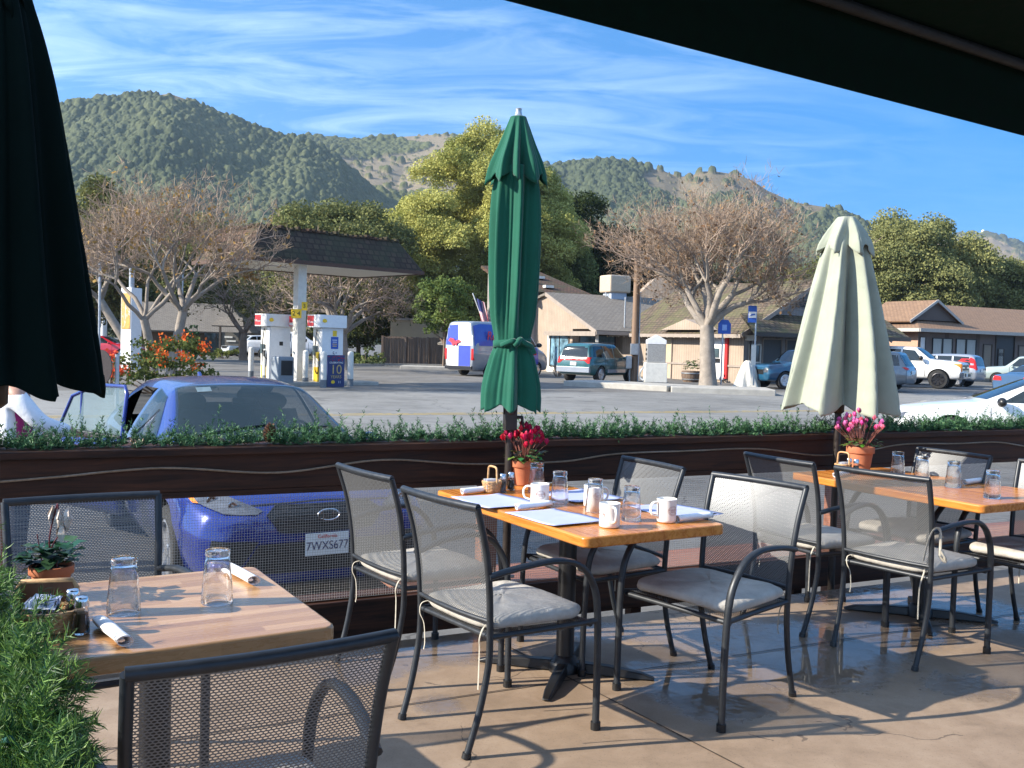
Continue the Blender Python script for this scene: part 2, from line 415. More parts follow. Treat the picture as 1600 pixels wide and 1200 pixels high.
for a, c in ((at(940, 1086, 0), at(1170, 1205, 0)),):
    d = (c-a).normalized(); n = d.cross(V((0, 0, 1)))*.004; a = a-d*1.4; c = c+d*2
    b.quad(a-n+V((0,0,.002)), a+n+V((0,0,.002)), c+n+V((0,0,.002)), c-n+V((0,0,.002)))
    e = a+d*1.2; d2 = U; n2 = d2.cross(V((0, 0, 1)))*.004; e2 = e+d2*6; e1 = e-d2*5
    b.quad(e1-n2+V((0,0,.004)), e1+n2+V((0,0,.004)), e2+n2+V((0,0,.004)), e2-n2+V((0,0,.004)))
tag(b.build('floor_joint', pm('dark_joint', (.05, .035, .025), .8)), kind='structure')

# ================================================================ fence
MT['redwood'] = wood_mat('redwood_stained', (.013, .006, .004), (.085, .033, .017), .65, scale=2.5, bump=.3, spec=.25)
MT['redwood_light'] = wood_mat('redwood_worn', (.16, .06, .035), (.34, .15, .09), .55, scale=2.5, bump=.3)
FU0, FU1 = -3.3, 6.6
def fu(px):
    d = ray(px, 700); d = V((d.x, d.y, 0)); # intersect with fence line
    t = (F0.x*U.y-F0.y*U.x)/(d.x*U.y-d.y*U.x); return (d*t-F0).dot(U)
fen = thing('patio_fence', 'low dark redwood patio fence with planter top rail and wire mesh below', 'fence', (F0.x, F0.y, 0), pi/2-UA)
L = FU1-FU0; mid_ = (FU0+FU1)/2
MB().box((mid_, .10, .9125), (L, .28, .035)).build('cap_board', MT['redwood'], fen, bevel=.004)
MB().box((mid_, .0, .811), (L, .035, .168)).build('face_board', MT['redwood'], fen, bevel=.003)
MB().box((mid_, .2, .811), (L, .035, .168)).build('back_board', MT['redwood'], fen, bevel=.003)
MB().box((mid_, .015, .712), (L, .06, .028)).build('mesh_rail', MT['redwood'], fen, bevel=.003)
xs_ = fu(640)
MB().box(((FU0+xs_)/2, .105, .135), (xs_-FU0, .11, .03)).build('base_shelf', MT['redwood'], fen, bevel=.004)
MB().box(((FU1+xs_)/2, .25, .134), (FU1-xs_, .40, .03)).build('base_shelf', MT['redwood_light'], fen, bevel=.004)
MB().box((mid_, .032, .035), (L, .03, .20)).build('base_board', MT['redwood'], fen, bevel=.003)
for px in (-14, 774, 1322, 1700):
    MB().box((fu(px), .085, .26), (.09, .09, 1.24)).build('post', MT['redwood_light'], fen, bevel=.004)
for px in (560, 1008, 1262):
    MB().box((fu(px), .07, -.2), (.07, .07, .33)).build('leg', MT['redwood'], fen, bevel=.004)
vv = []; ff = []
def wire(a, b_):
    k = len(vv); r = .00075; d = (b_-a).normalized(); x = d.cross(V((0, 1, 0))).normalized()*r; y = V((0, r, 0))
    for p in (a, b_): vv.extend([tuple(p+x), tuple(p+y), tuple(p-x), tuple(p-y)])
    for j in range(4): ff.append((k+j, k+(j+1) % 4, k+4+(j+1) % 4, k+4+j))
cell = .0127
for i in range(int(L/cell)):
    x = FU0+i*cell; sg = .0009*sin(i*1.7)
    wire(V((x+sg, .012+.004*sin(i*.05), .155)), V((x, .012, .699)))
for j in range(int(.545/cell)):
    z = .155+j*cell; wire(V((FU0, .0135, z)), V((FU1, .0135, z)))
np_mesh('wire_mesh', vv, ff, pm('mesh_wire', (.50, .47, .42), .45, .35, .1), fen)
# cord along the face board
pts = []
rr_ = random.Random(3); u = FU0; z = .84
key = []
while u < FU1+.3:
    key.append((u, -.024, .825+rr_.choice((-1, 1))*rr_.uniform(.008, .03))); u += rr_.uniform(.35, .55)
o = MB().tube(crom(key, 10), .0055, 6).build('rope_light', pm('rope_light_tube', (.23, .17, .12), .4, 0, .25, 60), None, 60)
o.location = (F0.x, F0.y, 0); o.rotation_euler = (0, 0, pi/2-UA)
tag(o, 'thin brown rope light cord draped in waves along the dark fence board', 'rope light')

# ---------------------------------------------------------------- garlands
def foliage_mat(name, rough=.55, trans=.25, spec=.3):
    m = NT(name); a = m.n('ShaderNodeAttribute', attribute_name='Col')
    m.p(col=a.outputs['Color'], rough=rough, spec=spec)
    if trans:
        tr = m.n('ShaderNodeBsdfTranslucent'); m.l(a.outputs['Color'], tr.inputs[0])
        ad = m.n('ShaderNodeMixShader'); ad.inputs[0].default_value = trans
        m.l(m.b.outputs[0], ad.inputs[1]); m.l(tr.outputs[0], ad.inputs[2]); m.l(ad.outputs[0], m.out.inputs[0])
    return m.mat
MT['needles'] = foliage_mat('pvc_pine_needles', .5, .15)
def unit(a): return a/np.maximum(np.linalg.norm(a, axis=-1, keepdims=True), 1e-9)
def needles(name, bases, dirs, lens, wid, cols, mat, parent, bend=.3):
    n = len(bases); rv = rng.normal(size=(n, 3)); side = unit(np.cross(dirs, rv))*wid[:, None]/2
    nrm = unit(np.cross(side, dirs)); midp = bases+dirs*lens[:, None]*.55+nrm*lens[:, None]*bend*.25
    tip = bases+dirs*lens[:, None]-nrm*0+nrm*lens[:, None]*bend*rng.uniform(-1, 1, (n, 1))*.6
    vs = np.stack([bases-side, bases+side, midp+side, midp-side, tip+side*.25, tip-side*.25], 1).reshape(-1, 3)
    k = np.arange(n)[:, None]*6
    fs = np.concatenate([k+np.array([[0, 1, 2, 3]]), k+np.array([[3, 2, 4, 5]])], 0)
    return np_mesh(name, vs, fs, mat, parent, cols=np.repeat(cols, 6, 0))
def sprigs(roots, axes, lens, per, nl, nw, c1, c2, spread=.75):
    B = []; D = []; Ln = []; Wd = []; C = []
    for r, a, l in zip(roots, axes, lens):
        a = unit(np.asarray(a)); t = rng.uniform(.05, 1, per)
        o1 = unit(np.cross(a, [.3, .2, .9])); o2 = np.cross(a, o1); ph = rng.uniform(0, 2*pi, per)
        out = o1*np.cos(ph)[:, None]+o2*np.sin(ph)[:, None]
        curv = np.asarray(rng.normal(size=3))*.25
        B.append(r+a*(l*t)[:, None]+curv*(l*t*t)[:, None]); D.append(unit(a*rng.uniform(.45, 1.0, (per, 1))+out*spread))
        Ln.append(nl*rng.uniform(.6, 1.15, per)*(1-.35*t)); Wd.append(np.full(per, nw)); k = rng.uniform(0, 1, (per, 1))**1.2
        kk = rng.uniform(.8, 1.2)
        C.append((np.array(c1)*(1-k)+np.array(c2)*k)*kk)
    return [np.concatenate(x) for x in (B, D, Ln, Wd, C)]
gar = thing('garland', 'long green artificial pine garland lying along the top of the patio fence', 'garland', (0, 0, 0))
ro = []; ax = []; ln = []
u = FU0
while u < FU1:
    dens = .5+.5*sin(u*3.1)*sin(u*1.3+1)
    for k in range(4 if dens < .45 else 6):
        p = uw(u+rng.normal()*.02, .07+rng.normal()*.035, .935)
        d = np.array([U.x, U.y, 0])*rng.normal()*.75+np.array([W.x, W.y, 0])*rng.normal()*.7+np.array([0, 0, abs(rng.normal())*.9+.15])
        big = rng.uniform() < .25
        ro.append(np.array(p)); ax.append(d if not big else d*.4+np.array([0, 0, 1])); ln.append(rng.uniform(.05, .10)*(1.35 if big else 1))
    u += .021
needles('foliage', *sprigs(ro, ax, ln, 40, .027, .0030, (.014, .06, .028), (.13, .27, .11)), MT['needles'], gar)
bb = MB(); key = [uw(FU0+i*.1, .07+.02*sin(i*1.3), .945+.008*sin(i*.9)) for i in range(int(L/.1)+1)]
bb.tube(key, .006, 5).build('wire_stem', pm('garland_wire', (.03, .05, .02), .6), gar)
def pine_cone(p, axis, h, r):
    b = MB(); a = V(axis).normalized(); x = a.orthogonal().normalized(); y = a.cross(x)
    b.tube([p, p+a*h], [r*.5, r*.25], 8)
    for i in range(70):
        t = i/70; th = i*2.39996; rad = r*(.35+.75*sin(pi*min(1, t*.85+.12)))
        o = x*cos(th)+y*sin(th); q = p+a*h*t; s = o.cross(a)
        wd = r*.42*(1-.4*t); tip = q+o*rad+a*h*.07
        b.add([q+s*wd*.4, q-s*wd*.4, tip-s*wd-a*.001, tip+s*wd-a*.001, tip+a*h*.05+o*.002, q+a*h*.06], [(0,1,2,3),(3,2,4),(0,3,4,5),(1,5,4,2)])
    return b
MT['cone'] = pm('pine_cone', (.13, .055, .025), .7, 0, .4, 40)
for (px, py, dz, lab) in ((434, 690, .0, 'brown pine cone standing in the garland in front of the blue windscreen'),):
    p = at(px, 697, .945); p = uw(uv_of(p)[0], .05, .945)
    tag(pine_cone(p, (.15, 0, 1), .085, .028).build('pine_cone', MT['cone'], None, 0), lab, 'pine cone')
MT['dry'] = pm('dry_leaf', (.55, .42, .33), .8, 0, .25, 30)
for (px, lab) in ((208, 'pale curled dry leaves caught in the garland below the open car door'), (356, 'small pinkish dry leaf sticking up from the garland by the windscreen corner')):
    p = uw(fu(px), .05, .95); b = MB(); r_ = random.Random(px)
    for k in range(9 if px < 300 else 3):
        a = r_.uniform(0, 2*pi); d = V((cos(a), sin(a), r_.uniform(.2, 1.2))).normalized(); s = d.orthogonal().normalized(); n_ = d.cross(s); l_ = r_.uniform(.03, .055)
        q = p+V((r_.uniform(-.05, .05), r_.uniform(-.02, .02), 0))
        b.add([q, q+d*l_*.4+s*.008+n_*.006, q+d*l_, q+d*l_*.4-s*.008+n_*.006, q+d*l_*.4-n_*.002], [(0, 1, 4), (1, 2, 4), (2, 3, 4), (3, 0, 4)])
    tag(b.build('dry_leaf', MT['dry']), lab, 'dry leaf')

# near garland on the side rail, bottom left
g2 = thing('garland', 'bushy bright green pine garland with string lights at the near left corner', 'garland', (0, 0, 0))
path = crom([atd(-130, 850, 2.7), atd(-75, 905, 2.4), atd(-28, 985, 2.12), atd(18, 1062, 1.86), atd(50, 1130, 1.64), atd(52, 1230, 1.46), atd(50, 1330, 1.34)], 14)
ro = []; ax = []; ln = []
for i in range(len(path)-1):
    t = (path[i+1]-path[i]).normalized(); o1 = t.orthogonal().normalized(); o2 = t.cross(o1)
    for k in range(7):
        a = rng.uniform(0, 2*pi); o_ = o1*cos(a)+o2*sin(a)
        ro.append(np.array(path[i].lerp(path[i+1], rng.uniform()))+np.array(o_)*.012); ax.append(np.array(o_)+np.array(t)*rng.normal()*.7+np.array([0, 0, .15])); ln.append(rng.uniform(.05, .115))
needles('foliage', *sprigs(ro, ax, ln, 80, .040, .0019, (.010, .060, .026), (.20, .34, .07), .75), MT['needles'], g2, .5)
MB().tube(path, .007, 6).build('wire_stem', pm('garland_wire_b', (.05, .07, .02), .6), g2, 60)
sock = pm('green_lamp_socket', (.01, .07, .05), .4)
bulb = pm('clear_bulb', (.75, .62, .45), .05, 0, .1, trans=.6)
for (px, py, d_) in ((10, 1072, 1.70), (12, 1112, 1.60), (62, 1050, 1.76), (2, 1160, 1.50)):
    p = atd(px, py, d_); dr = V((.6, -.5, .35)).normalized()
    lamp = MB().tube([p+dr*.012, p+dr*.034], .006, 8).build('lamp_socket', sock, g2, 60)
    MB().tube([p+dr*.012, p, p-dr*.010, p-dr*.016], [.0035, .0045, .003, .0005], 8).build('bulb', bulb, lamp, 60)
b = MB(); rail = thing('side_rail', 'dark wooden side rail under the bright green garland at the near left corner', 'rail', (0, 0, 0))
q0, q1 = path[0], path[-1]; dn = V((0, 0, -.13))
MB().bar(q0+dn, q1+dn, .09, .06).build('rail', MT['redwood'], rail, bevel=.004)
e = atd(85, 1225, 1.42); MB().box((e.x, e.y, e.z/2-.02), (.09, .09, e.z)).build('post', MT['black'], rail, bevel=.004)

# ================================================================ awning
AZ = 2.13
pa, pb = at(795, 0, AZ), at(1600, 211, AZ); ad = (pb-pa).normalized(); an = V((ad.y, -ad.x, 0))
MT['canvas_dark'] = pm('dark_green_canvas', (.003, .012, .008), .95, 0, .25, 30, .1, 300, spec=.1)
aw = thing('awning', 'dark green canvas awning with hanging valance overhead at upper right', 'awning', (0, 0, 0))
A0, A1 = pa-ad*2.4, pa+ad*6.5
up = V((0, 0, 1))
b = MB()
def valance(s, t):
    p = A0.lerp(A1, s); return p+up*(.20*(1-t))+an*(-.004*t)
b.grid(valance, 60, 4).build('valance', MT['canvas_dark'], aw, 0, solid=.006)
b = MB(); b.grid(lambda s, t: A0.lerp(A1, s)+up*(.205+.55*t+.0*s)+an*(2.7*t), 30, 8).build('roof_canvas', MT['canvas_dark'], aw, solid=.008)
ft = pm('awning_frame', (.010, .009, .008), .7)
MB().tube([A0+up*.19+an*.03, A1+up*.19+an*.03], .016, 8).build('front_tube', ft, aw, 60)
MB().tube([A0+up*.10+an*.62, A1+up*.10+an*.62], .016, 8).build('inner_tube', ft, aw, 60)
for t in (1.2, 3.05, 4.4, 6.1, 7.7):
    p = A0+ad*t
    MB().tube([p+up*.19+an*.03, p+up*.30+an*.62, p+up*.72+an*2.6], .015, 8).tube([p+up*.10+an*.62, p+up*.33+an*.62], .015, 8).tube([p+up*.19+an*.03, p+up*.10+an*.62], .012, 8).build('rafter', ft, aw, 60)
# ================================================================ chairs
m = NT('perforated_steel')
uvn = m.n('ShaderNodeTexCoord'); sp = m.n('ShaderNodeSeparateXYZ'); m.l(uvn.outputs['UV'], sp.inputs[0])
uu = m.math('DIVIDE', sp.outputs[0], .0098); vv_ = m.math('DIVIDE', sp.outputs[1], .0056)
row = m.math('FLOOR', vv_); off = m.math('MULTIPLY', m.math('MODULO', row, 2), .5)
fx = m.math('SUBTRACT', m.math('FRACT', m.math('ADD', uu, off)), .5); fy = m.math('SUBTRACT', m.math('FRACT', vv_), .5)
d2 = m.math('ADD', m.math('POWER', m.math('ABSOLUTE', m.math('DIVIDE', fx, .405)), 1.6), m.math('POWER', m.math('ABSOLUTE', m.math('DIVIDE', fy, .335)), 1.6))
m.p(col=(.165, .17, .175), rough=.45, metal=.35, alpha=m.math('GREATER_THAN', d2, 1.0)); MT['perf'] = m.mat
m = NT('grey_canvas_cushion'); v = m.coord('Object'); f = m.noise(v, 14, 5, .6); th = m.noise(m.coord('Object', (1, 1, 1)), 420, 2, .5)
m.p(col=m.ramp(f, [(.3, (.37, .345, .31)), (.7, (.50, .47, .42))]), rough=.9); m.bump(m.math('ADD', m.math('MULTIPLY', f, 1.6), m.math('MULTIPLY', th, .12)), .55, .012); MT['cushion'] = m.mat
MT['tie'] = pm('cushion_tie', (.50, .46, .38), .85, 0, .15, 60)
def make_chair(lab):
    t = thing('patio_chair', lab, 'chair', (0, 0, 0))
    mp = MT['paint_dark']
    for s in (-1, 1):
        MB().tube(crom([(s*.214, -.285, 0), (s*.220, -.235, .16), (s*.225, -.205, .32), (s*.226, -.203, .43)], 5), .0125, 10).build('leg', mp, t, 60)
        MB().tube([(s*.214, -.285, 0), (s*.215, -.280, .02)], .0165, 10).build('foot_cap', MT['black'], t, 60)
        arc = crom([(s*.236, -.222, .635), (s*.262, -.08, .662), (s*.276, .07, .668), (s*.280, .17, .635), (s*.279, .238, .55), (s*.277, .262, .44), (s*.275, .270, .25), (s*.274, .272, 0)], 7)
        k = 33
        MB().tube(arc[:k+1], .0165, 10, oval=((1, 0, 0), .72)).build('armrest', mp, t, 60)
        MB().tube(arc[k:], .0150, 10, oval=((1, 0, 0), .85)).build('leg', mp, t, 60)
        MB().tube([(s*.274, .272, 0), (s*.274, .272, .03)], .019, 10).build('foot_cap', MT['black'], t, 60)
    fr = MB(); PL = crom([(-.226, -.203, .43), (-.229, -.212, .58), (-.235, -.238, .74), (-.241, -.283, .885)], 6)
    PR = [V((-p.x, p.y, p.z)) for p in PL]
    fr.tube(PL, .0125, 10); fr.tube(PR, .0125, 10)
    top = [V((x, -.283-.018*(1-(x/.241)**2), .885)) for x in np.linspace(-.245, .245, 11)]
    fr.tube(top, .0135, 10)
    low = [V((x, -.207-.018*(1-(x/.226)**2), .475)) for x in np.linspace(-.226, .226, 9)]
    fr.tube(low, .009, 8)
    fr.build('back_frame', mp, t, 60)
    # perforated panel with UV in metres
    me = MB(); nu, nv = 9, 9
    def pan(s, q):
        a = PL[min(int(q*(len(PL)-1)), len(PL)-2)]; i = min(int(q*(len(PL)-1)), len(PL)-2); fr_ = q*(len(PL)-1)-i
        e = PL[i].lerp(PL[i+1], fr_); x = (2*s-1)*(-e.x-.004)
        return V((x, e.y-.018*(1-(2*s-1)**2), e.z))
    me.grid(lambda s, q: pan(s, .10+.895*q), nu, nv)
    o = me.build('backrest', MT['perf'], t, 180)
    ul = o.data.uv_layers.new(name='UVMap')
    for p in o.data.polygons:
        for li in p.loop_indices:
            co = o.data.vertices[o.data.loops[li].vertex_index].co; ul.data[li].uv = (co.x+1, co.z)
    sf = MB()
    sf.tube([(-.226, -.203, .418), (-.232, 0, .412), (-.262, .2, .415), (-.277, .258, .42)], .011, 8)
    sf.tube([(.226, -.203, .418), (.232, 0, .412), (.262, .2, .415), (.277, .258, .42)], .011, 8)
    sf.tube([(-.226, -.2, .418), (.226, -.2, .418)], .011, 8); sf.tube([(-.270, .235, .408), (.270, .235, .408)], .011, 8)
    sf.build('seat_frame', mp, t, 60)
    se = MB(); se.grid(lambda s, q: V(((2*s-1)*(.224+.035*q), -.2+.43*q, .424-.012*sin(pi*q))), 7, 7)
    o = se.build('seat', MT['perf'], t, 180)
    ul = o.data.uv_layers.new(name='UVMap')
    for p in o.data.polygons:
        for li in p.loop_indices:
            co = o.data.vertices[o.data.loops[li].vertex_index].co; ul.data[li].uv = (co.x+1, co.y+1)
    # cushion: soft rounded pad
    cu = MB(); n1_, n2_ = 26, 9
    def cush(s, q, r_):
        a = 2*pi*s; e = 7
        x = np.sign(cos(a))*abs(cos(a))**(2/e); y = np.sign(sin(a))*abs(sin(a))**(2/e)
        b_ = -pi/2+pi*q; cb_ = abs(cos(b_))**(.30); z = np.sign(sin(b_))*abs(sin(b_))**.75
        hw = .236+.018*(y*.5+.5)
        wr = 1+.014*sin(7*a)+.009*sin(13*a+1)+.006*sin(23*a)
        return V((x*hw*cb_*wr, y*.222*cb_*wr+.02, .455+z*(.032+.006*sin(3*a))*(1-.0*cb_)+.010*sin(2.3*x+1.7*y)*(.5+.5*z)))
    cu.grid(lambda s, q: cush(s, q, 0), 40, 13, wrap=True)
    c = cu.build('cushion', MT['cushion'], t, 180, sub=1)
    for s in (-1, 1):
        x0_ = s*.222; r_ = random.Random(s+5)
        b = MB(); b.tube(crom([(x0_*.82, -.18, .455), (x0_*.90, -.215, .445), (x0_*.88, -.226, .41), (x0_*.82, -.215, .37), (x0_*.80, -.212, .30), (x0_*.81, -.215, .22 if s > 0 else .27)], 5), .0032, 6, oval=((1, 0, 0), .4))
        b.build('tie', MT['tie'], c, 60)
    return t
CH = [  # back-top middle found on the ground plan, heading, label
 (-.63, 4.14, 53.5, 'mesh-back patio chair at the far left of the middle table, before the blue car', 'mid'),
 (-.26, 3.50, 52.2, 'mesh-back patio chair with grey cushion at the near left of the middle table', 'mid'),
 (.70, 4.73, 241, 'mesh-back patio chair on the far right side of the middle table, facing left', 'mid'),
 (1.085, 4.21, 230, 'sunlit mesh-back patio chair turned towards the near right corner of the middle table', 'mid'),
 (1.40, 5.08, 60, 'mesh-back patio chair beside the sage umbrella pole at the far left of the right table', 'right'),
 (1.75, 4.58, 52, 'mesh-back patio chair with a pale tie over its armrest, near the right table', 'right'),
 (2.59, 5.66, 241, 'mesh-back patio chair behind the right table, nearest the fence, facing left', 'right'),
 (2.96, 5.16, 234, 'mesh-back patio chair cut off by the right edge of the photo', 'right'),
 (-1.445, 3.29, 148.6, 'mesh-back patio chair facing the viewer on the far side of the butcher block table', 'left'),
 (-.415, 1.71, -31.9, 'mesh-back patio chair seen from behind in the near foreground', 'left'),
]
ch0 = None
for i, (x, y, hdg, lab, grp) in enumerate(CH):
    if ch0 is None: ch0 = make_chair(lab); o = ch0
    else: o = copy_tree(ch0); o['label'] = lab
    a = R(hdg); fwd = V((sin(a), cos(a), 0)); p = V((x, y, 0))+fwd*.29
    o.location = p; o.rotation_euler = (0, 0, -a); o['group'] = 'mesh-back patio chairs round the tables'
# pale tie looped over the armrest of chair F
o = [c for c in bpy.data.objects if c.get('label', '').startswith('mesh-back patio chair with a pale tie')][0]
b = MB()
b.tube(crom([(.20, -.225, .50), (.225, -.235, .60), (.243, -.225, .652), (.255, -.20, .655), (.258, -.19, .60), (.255, -.185, .53)], 6), .007, 6, oval=((0, 1, 0), .4))
b.tube(crom([(.258, -.19, .56), (.275, -.17, .52), (.262, -.15, .50), (.25, -.18, .53), (.27, -.16, .50), (.262, -.175, .55)], 6), .006, 6)
b.build('tie', MT['tie'], o, 60)

# ================================================================ tables
MT['orange_wood'] = wood_mat('varnished_pine', (.42, .125, .018), (.63, .25, .045), .28, axis='Y', coat=.15, bump=.05)
def butcher():
    m = NT('butcher_block_oak'); v = m.coord('Object')
    sp = m.n('ShaderNodeSeparateXYZ'); m.l(v, sp.inputs[0])
    st = m.math('FLOOR', m.math('DIVIDE', sp.outputs[1], .038))
    stagger = m.math('FLOOR', m.math('ADD', m.math('DIVIDE', sp.outputs[0], .45), m.math('MULTIPLY', st, .37)))
    cb = m.n('ShaderNodeCombineXYZ'); m.l(st, cb.inputs[0]); m.l(stagger, cb.inputs[1])
    wn_ = m.n('ShaderNodeTexWhiteNoise'); m.l(cb.outputs[0], wn_.inputs['Vector'])
    gr = m.noise(m.coord('Object', (2.5, 40, 10)), 3, 6, .7, .5)
    k = m.math('ADD', m.math('MULTIPLY', wn_.outputs['Value'], .62), m.math('MULTIPLY', gr, .38))
    m.p(col=m.ramp(k, [(.15, (.33, .165, .07)), (.5, (.47, .265, .12)), (.8, (.60, .37, .19))]), rough=m.ramp(gr, [(.3, (.2,)*3), (.7, (.34,)*3)]), coat=.25, coatr=.15)
    m.bump(gr, .06, .002); return m.mat
MT['butcher'] = butcher()
TZ = .74
def table(corner, c_px, ang, sx, sy, lab, mat, thick=.045):
    # corner: nearest-right corner on table plane; local x to the right along the short edge, y away
    t = thing('cafe_table', lab, 'table', corner, -R(ang-90))
    return t
def make_table(px, ang, x0, x1, y0, y1, lab, mat, grp='wooden cafe tables on the patio', thick=.042, rnd=.0):
    p = at(px[0], px[1], TZ); t = thing('cafe_table', lab, 'table', (p.x, p.y, 0), R(90-ang), grp)
    c = ((x0+x1)/2, (y0+y1)/2); sx, sy = x1-x0, y1-y0; rr = .03; pts = []
    for cx_, cy_, a0 in ((x1-rr, y0+rr, -90), (x1-rr, y1-rr, 0), (x0+rr, y1-rr, 90), (x0+rr, y0+rr, 180)):
        for k in range(5): a = R(a0+k*22.5); pts.append((cx_+rr*cos(a), cy_+rr*sin(a)))
    MB().prism(pts, thick, Matrix.Translation((0, 0, TZ-thick))).build('tabletop', mat, t, 40, bevel=.007)
    MB().box((c[0], c[1], TZ-thick-.012), (sx*.5, .07, .022)).box((c[0], c[1], TZ-thick-.0125), (.07, sy*.62, .021)).build('under_brace', MT['orange_wood'], t, bevel=.003)
    MB().lathe([(.042, .05), (.040, .10), (.040, TZ-thick-.03)], 20, (c[0], c[1], 0)).build('column', MT['black'], t, 60)
    MB().lathe([(.07, .0), (.07, .035), (.052, .06), (.04, .075)], 20, (c[0], c[1], .002)).build('base_hub', MT['black'], t, 60)
    for k in range(4):
        a = R(45+90*k) if sx > .6 else R(45+90*k)
        d = V((cos(a)*sx, sin(a)*sx, 0)).normalized(); q = V((c[0], c[1], .032)); e = q+d*.40
        b = MB(); n = d.cross(V((0, 0, 1)))
        prof = [(.03, .028, .05), (.2, .026, .045), (.34, .023, .03), (.40, .016, .012)]
        rows = []
        for (s_, hw, h_) in prof:
            pp = V((c[0], c[1], 0))+d*s_; rows += [pp-n*hw+V((0,0,.004)), pp-n*hw*.8+V((0,0,h_)), pp+n*hw*.8+V((0,0,h_)), pp+n*hw+V((0,0,.004))]
        fs = [(i*4+j, i*4+(j+1) % 4, (i+1)*4+(j+1) % 4, (i+1)*4+j) for i in range(3) for j in range(4)]+[(3, 2, 1, 0), (12, 13, 14, 15)]
        b.add(rows, fs).build('foot', MT['black'], t, 40, bevel=.004)
    return t
TA = 59
T2 = make_table((915, 840.6), TA, 0, .70, 0, 1.24, 'orange varnished table laid with blue placemats and white mugs', MT['orange_wood'])
T3 = make_table((1536, 790), TA+1.5, 0, .78, 0, 1.24, 'orange wooden table at right set only with upside-down glasses', MT['orange_wood'])
T1 = make_table((527, 978), TA, -.72, 0, 0, .71, 'striped butcher block table in the left foreground with two glasses', MT['butcher'])

# ================================================================ umbrellas
def fabric(name, c, tr=.12, sheen=.15, spec=.3):
    m = NT(name); v = m.coord('Object'); f = m.noise(v, 6, 4, .6)
    m.p(col=m.ramp(f, [(.3, g(c, .88)), (.7, g(c, 1.1))]), rough=.85, sheen=sheen, spec=spec)
    m.bump(m.noise(v, 30, 4, .6), .12, .01)
    t_ = m.n('ShaderNodeBsdfTranslucent'); t_.inputs[0].default_value = (*c, 1); x = m.n('ShaderNodeMixShader'); x.inputs[0].default_value = tr
    m.l(m.b.outputs[0], x.inputs[1]); m.l(t_.outputs[0], x.inputs[2]); m.l(x.outputs[0], m.out.inputs[0]); return m.mat
MT['bronze'] = pm('bronze_pole', (.05, .04, .035), .4, .5, .15)
def pleat(name, prof, nf, amp, seed, mat, parent, hem=.03, power=1.0, n=260, rows=60, thick=.004, lean=(0, 0)):
    """closed umbrella cloth: prof is [(z, radius, depth factor)] from top to hem"""
    r_ = random.Random(seed); ph = [r_.uniform(-1, 1) for _ in range(nf*2)]; dp = [r_.uniform(.45, 1.2) for _ in range(nf*2)]
    bd = [0]; [bd.append(bd[-1]+r_.uniform(.6, 1.5)) for _ in range(nf)]; bd = [x/bd[-1] for x in bd]
    pr = crom([V(p) for p in prof], 12)
    def fn(s, t):
        k = t*(len(pr)-1); i = min(int(k), len(pr)-2); e = pr[i].lerp(pr[i+1], k-i); z, rad, df = e
        s2 = (s+.012*sin(3.1*t+seed)) % 1.0
        j = 0
        while j < nf-1 and s2 >= bd[j+1]: j += 1
        u_ = (s2-bd[j])/(bd[j+1]-bd[j])
        f_ = (.5-.5*cos(2*pi*u_))**power
        f2 = (.5-.5*cos(4*pi*u_+ph[j]))
        dj = dp[j]*(1+.25*sin(2.6*t+ph[j]*4))
        rr = rad*(1-amp*df*f_*min(1.2, dj)-.10*df*f2*(1-f_*.3)-.035*df*(.5-.5*cos(2*pi*nf*3.4*s2+ph[j]*3+2*t)))
        skew = .22*df*ph[j]*sin(pi*u_)*(.6+.4*sin(2*t+ph[j+nf]*3))
        aa = 2*pi*s+skew
        zz_ = z-hem*t**8*(1-f_)*(.4+.8*abs(ph[j+nf]))+hem*.3*t**8*f_
        return V((rr*cos(aa)+lean[0]*t, rr*sin(aa)+lean[1]*t, zz_))
    return MB().grid(fn, n, rows, wrap=True).build(name, mat, parent, 180, solid=thick)
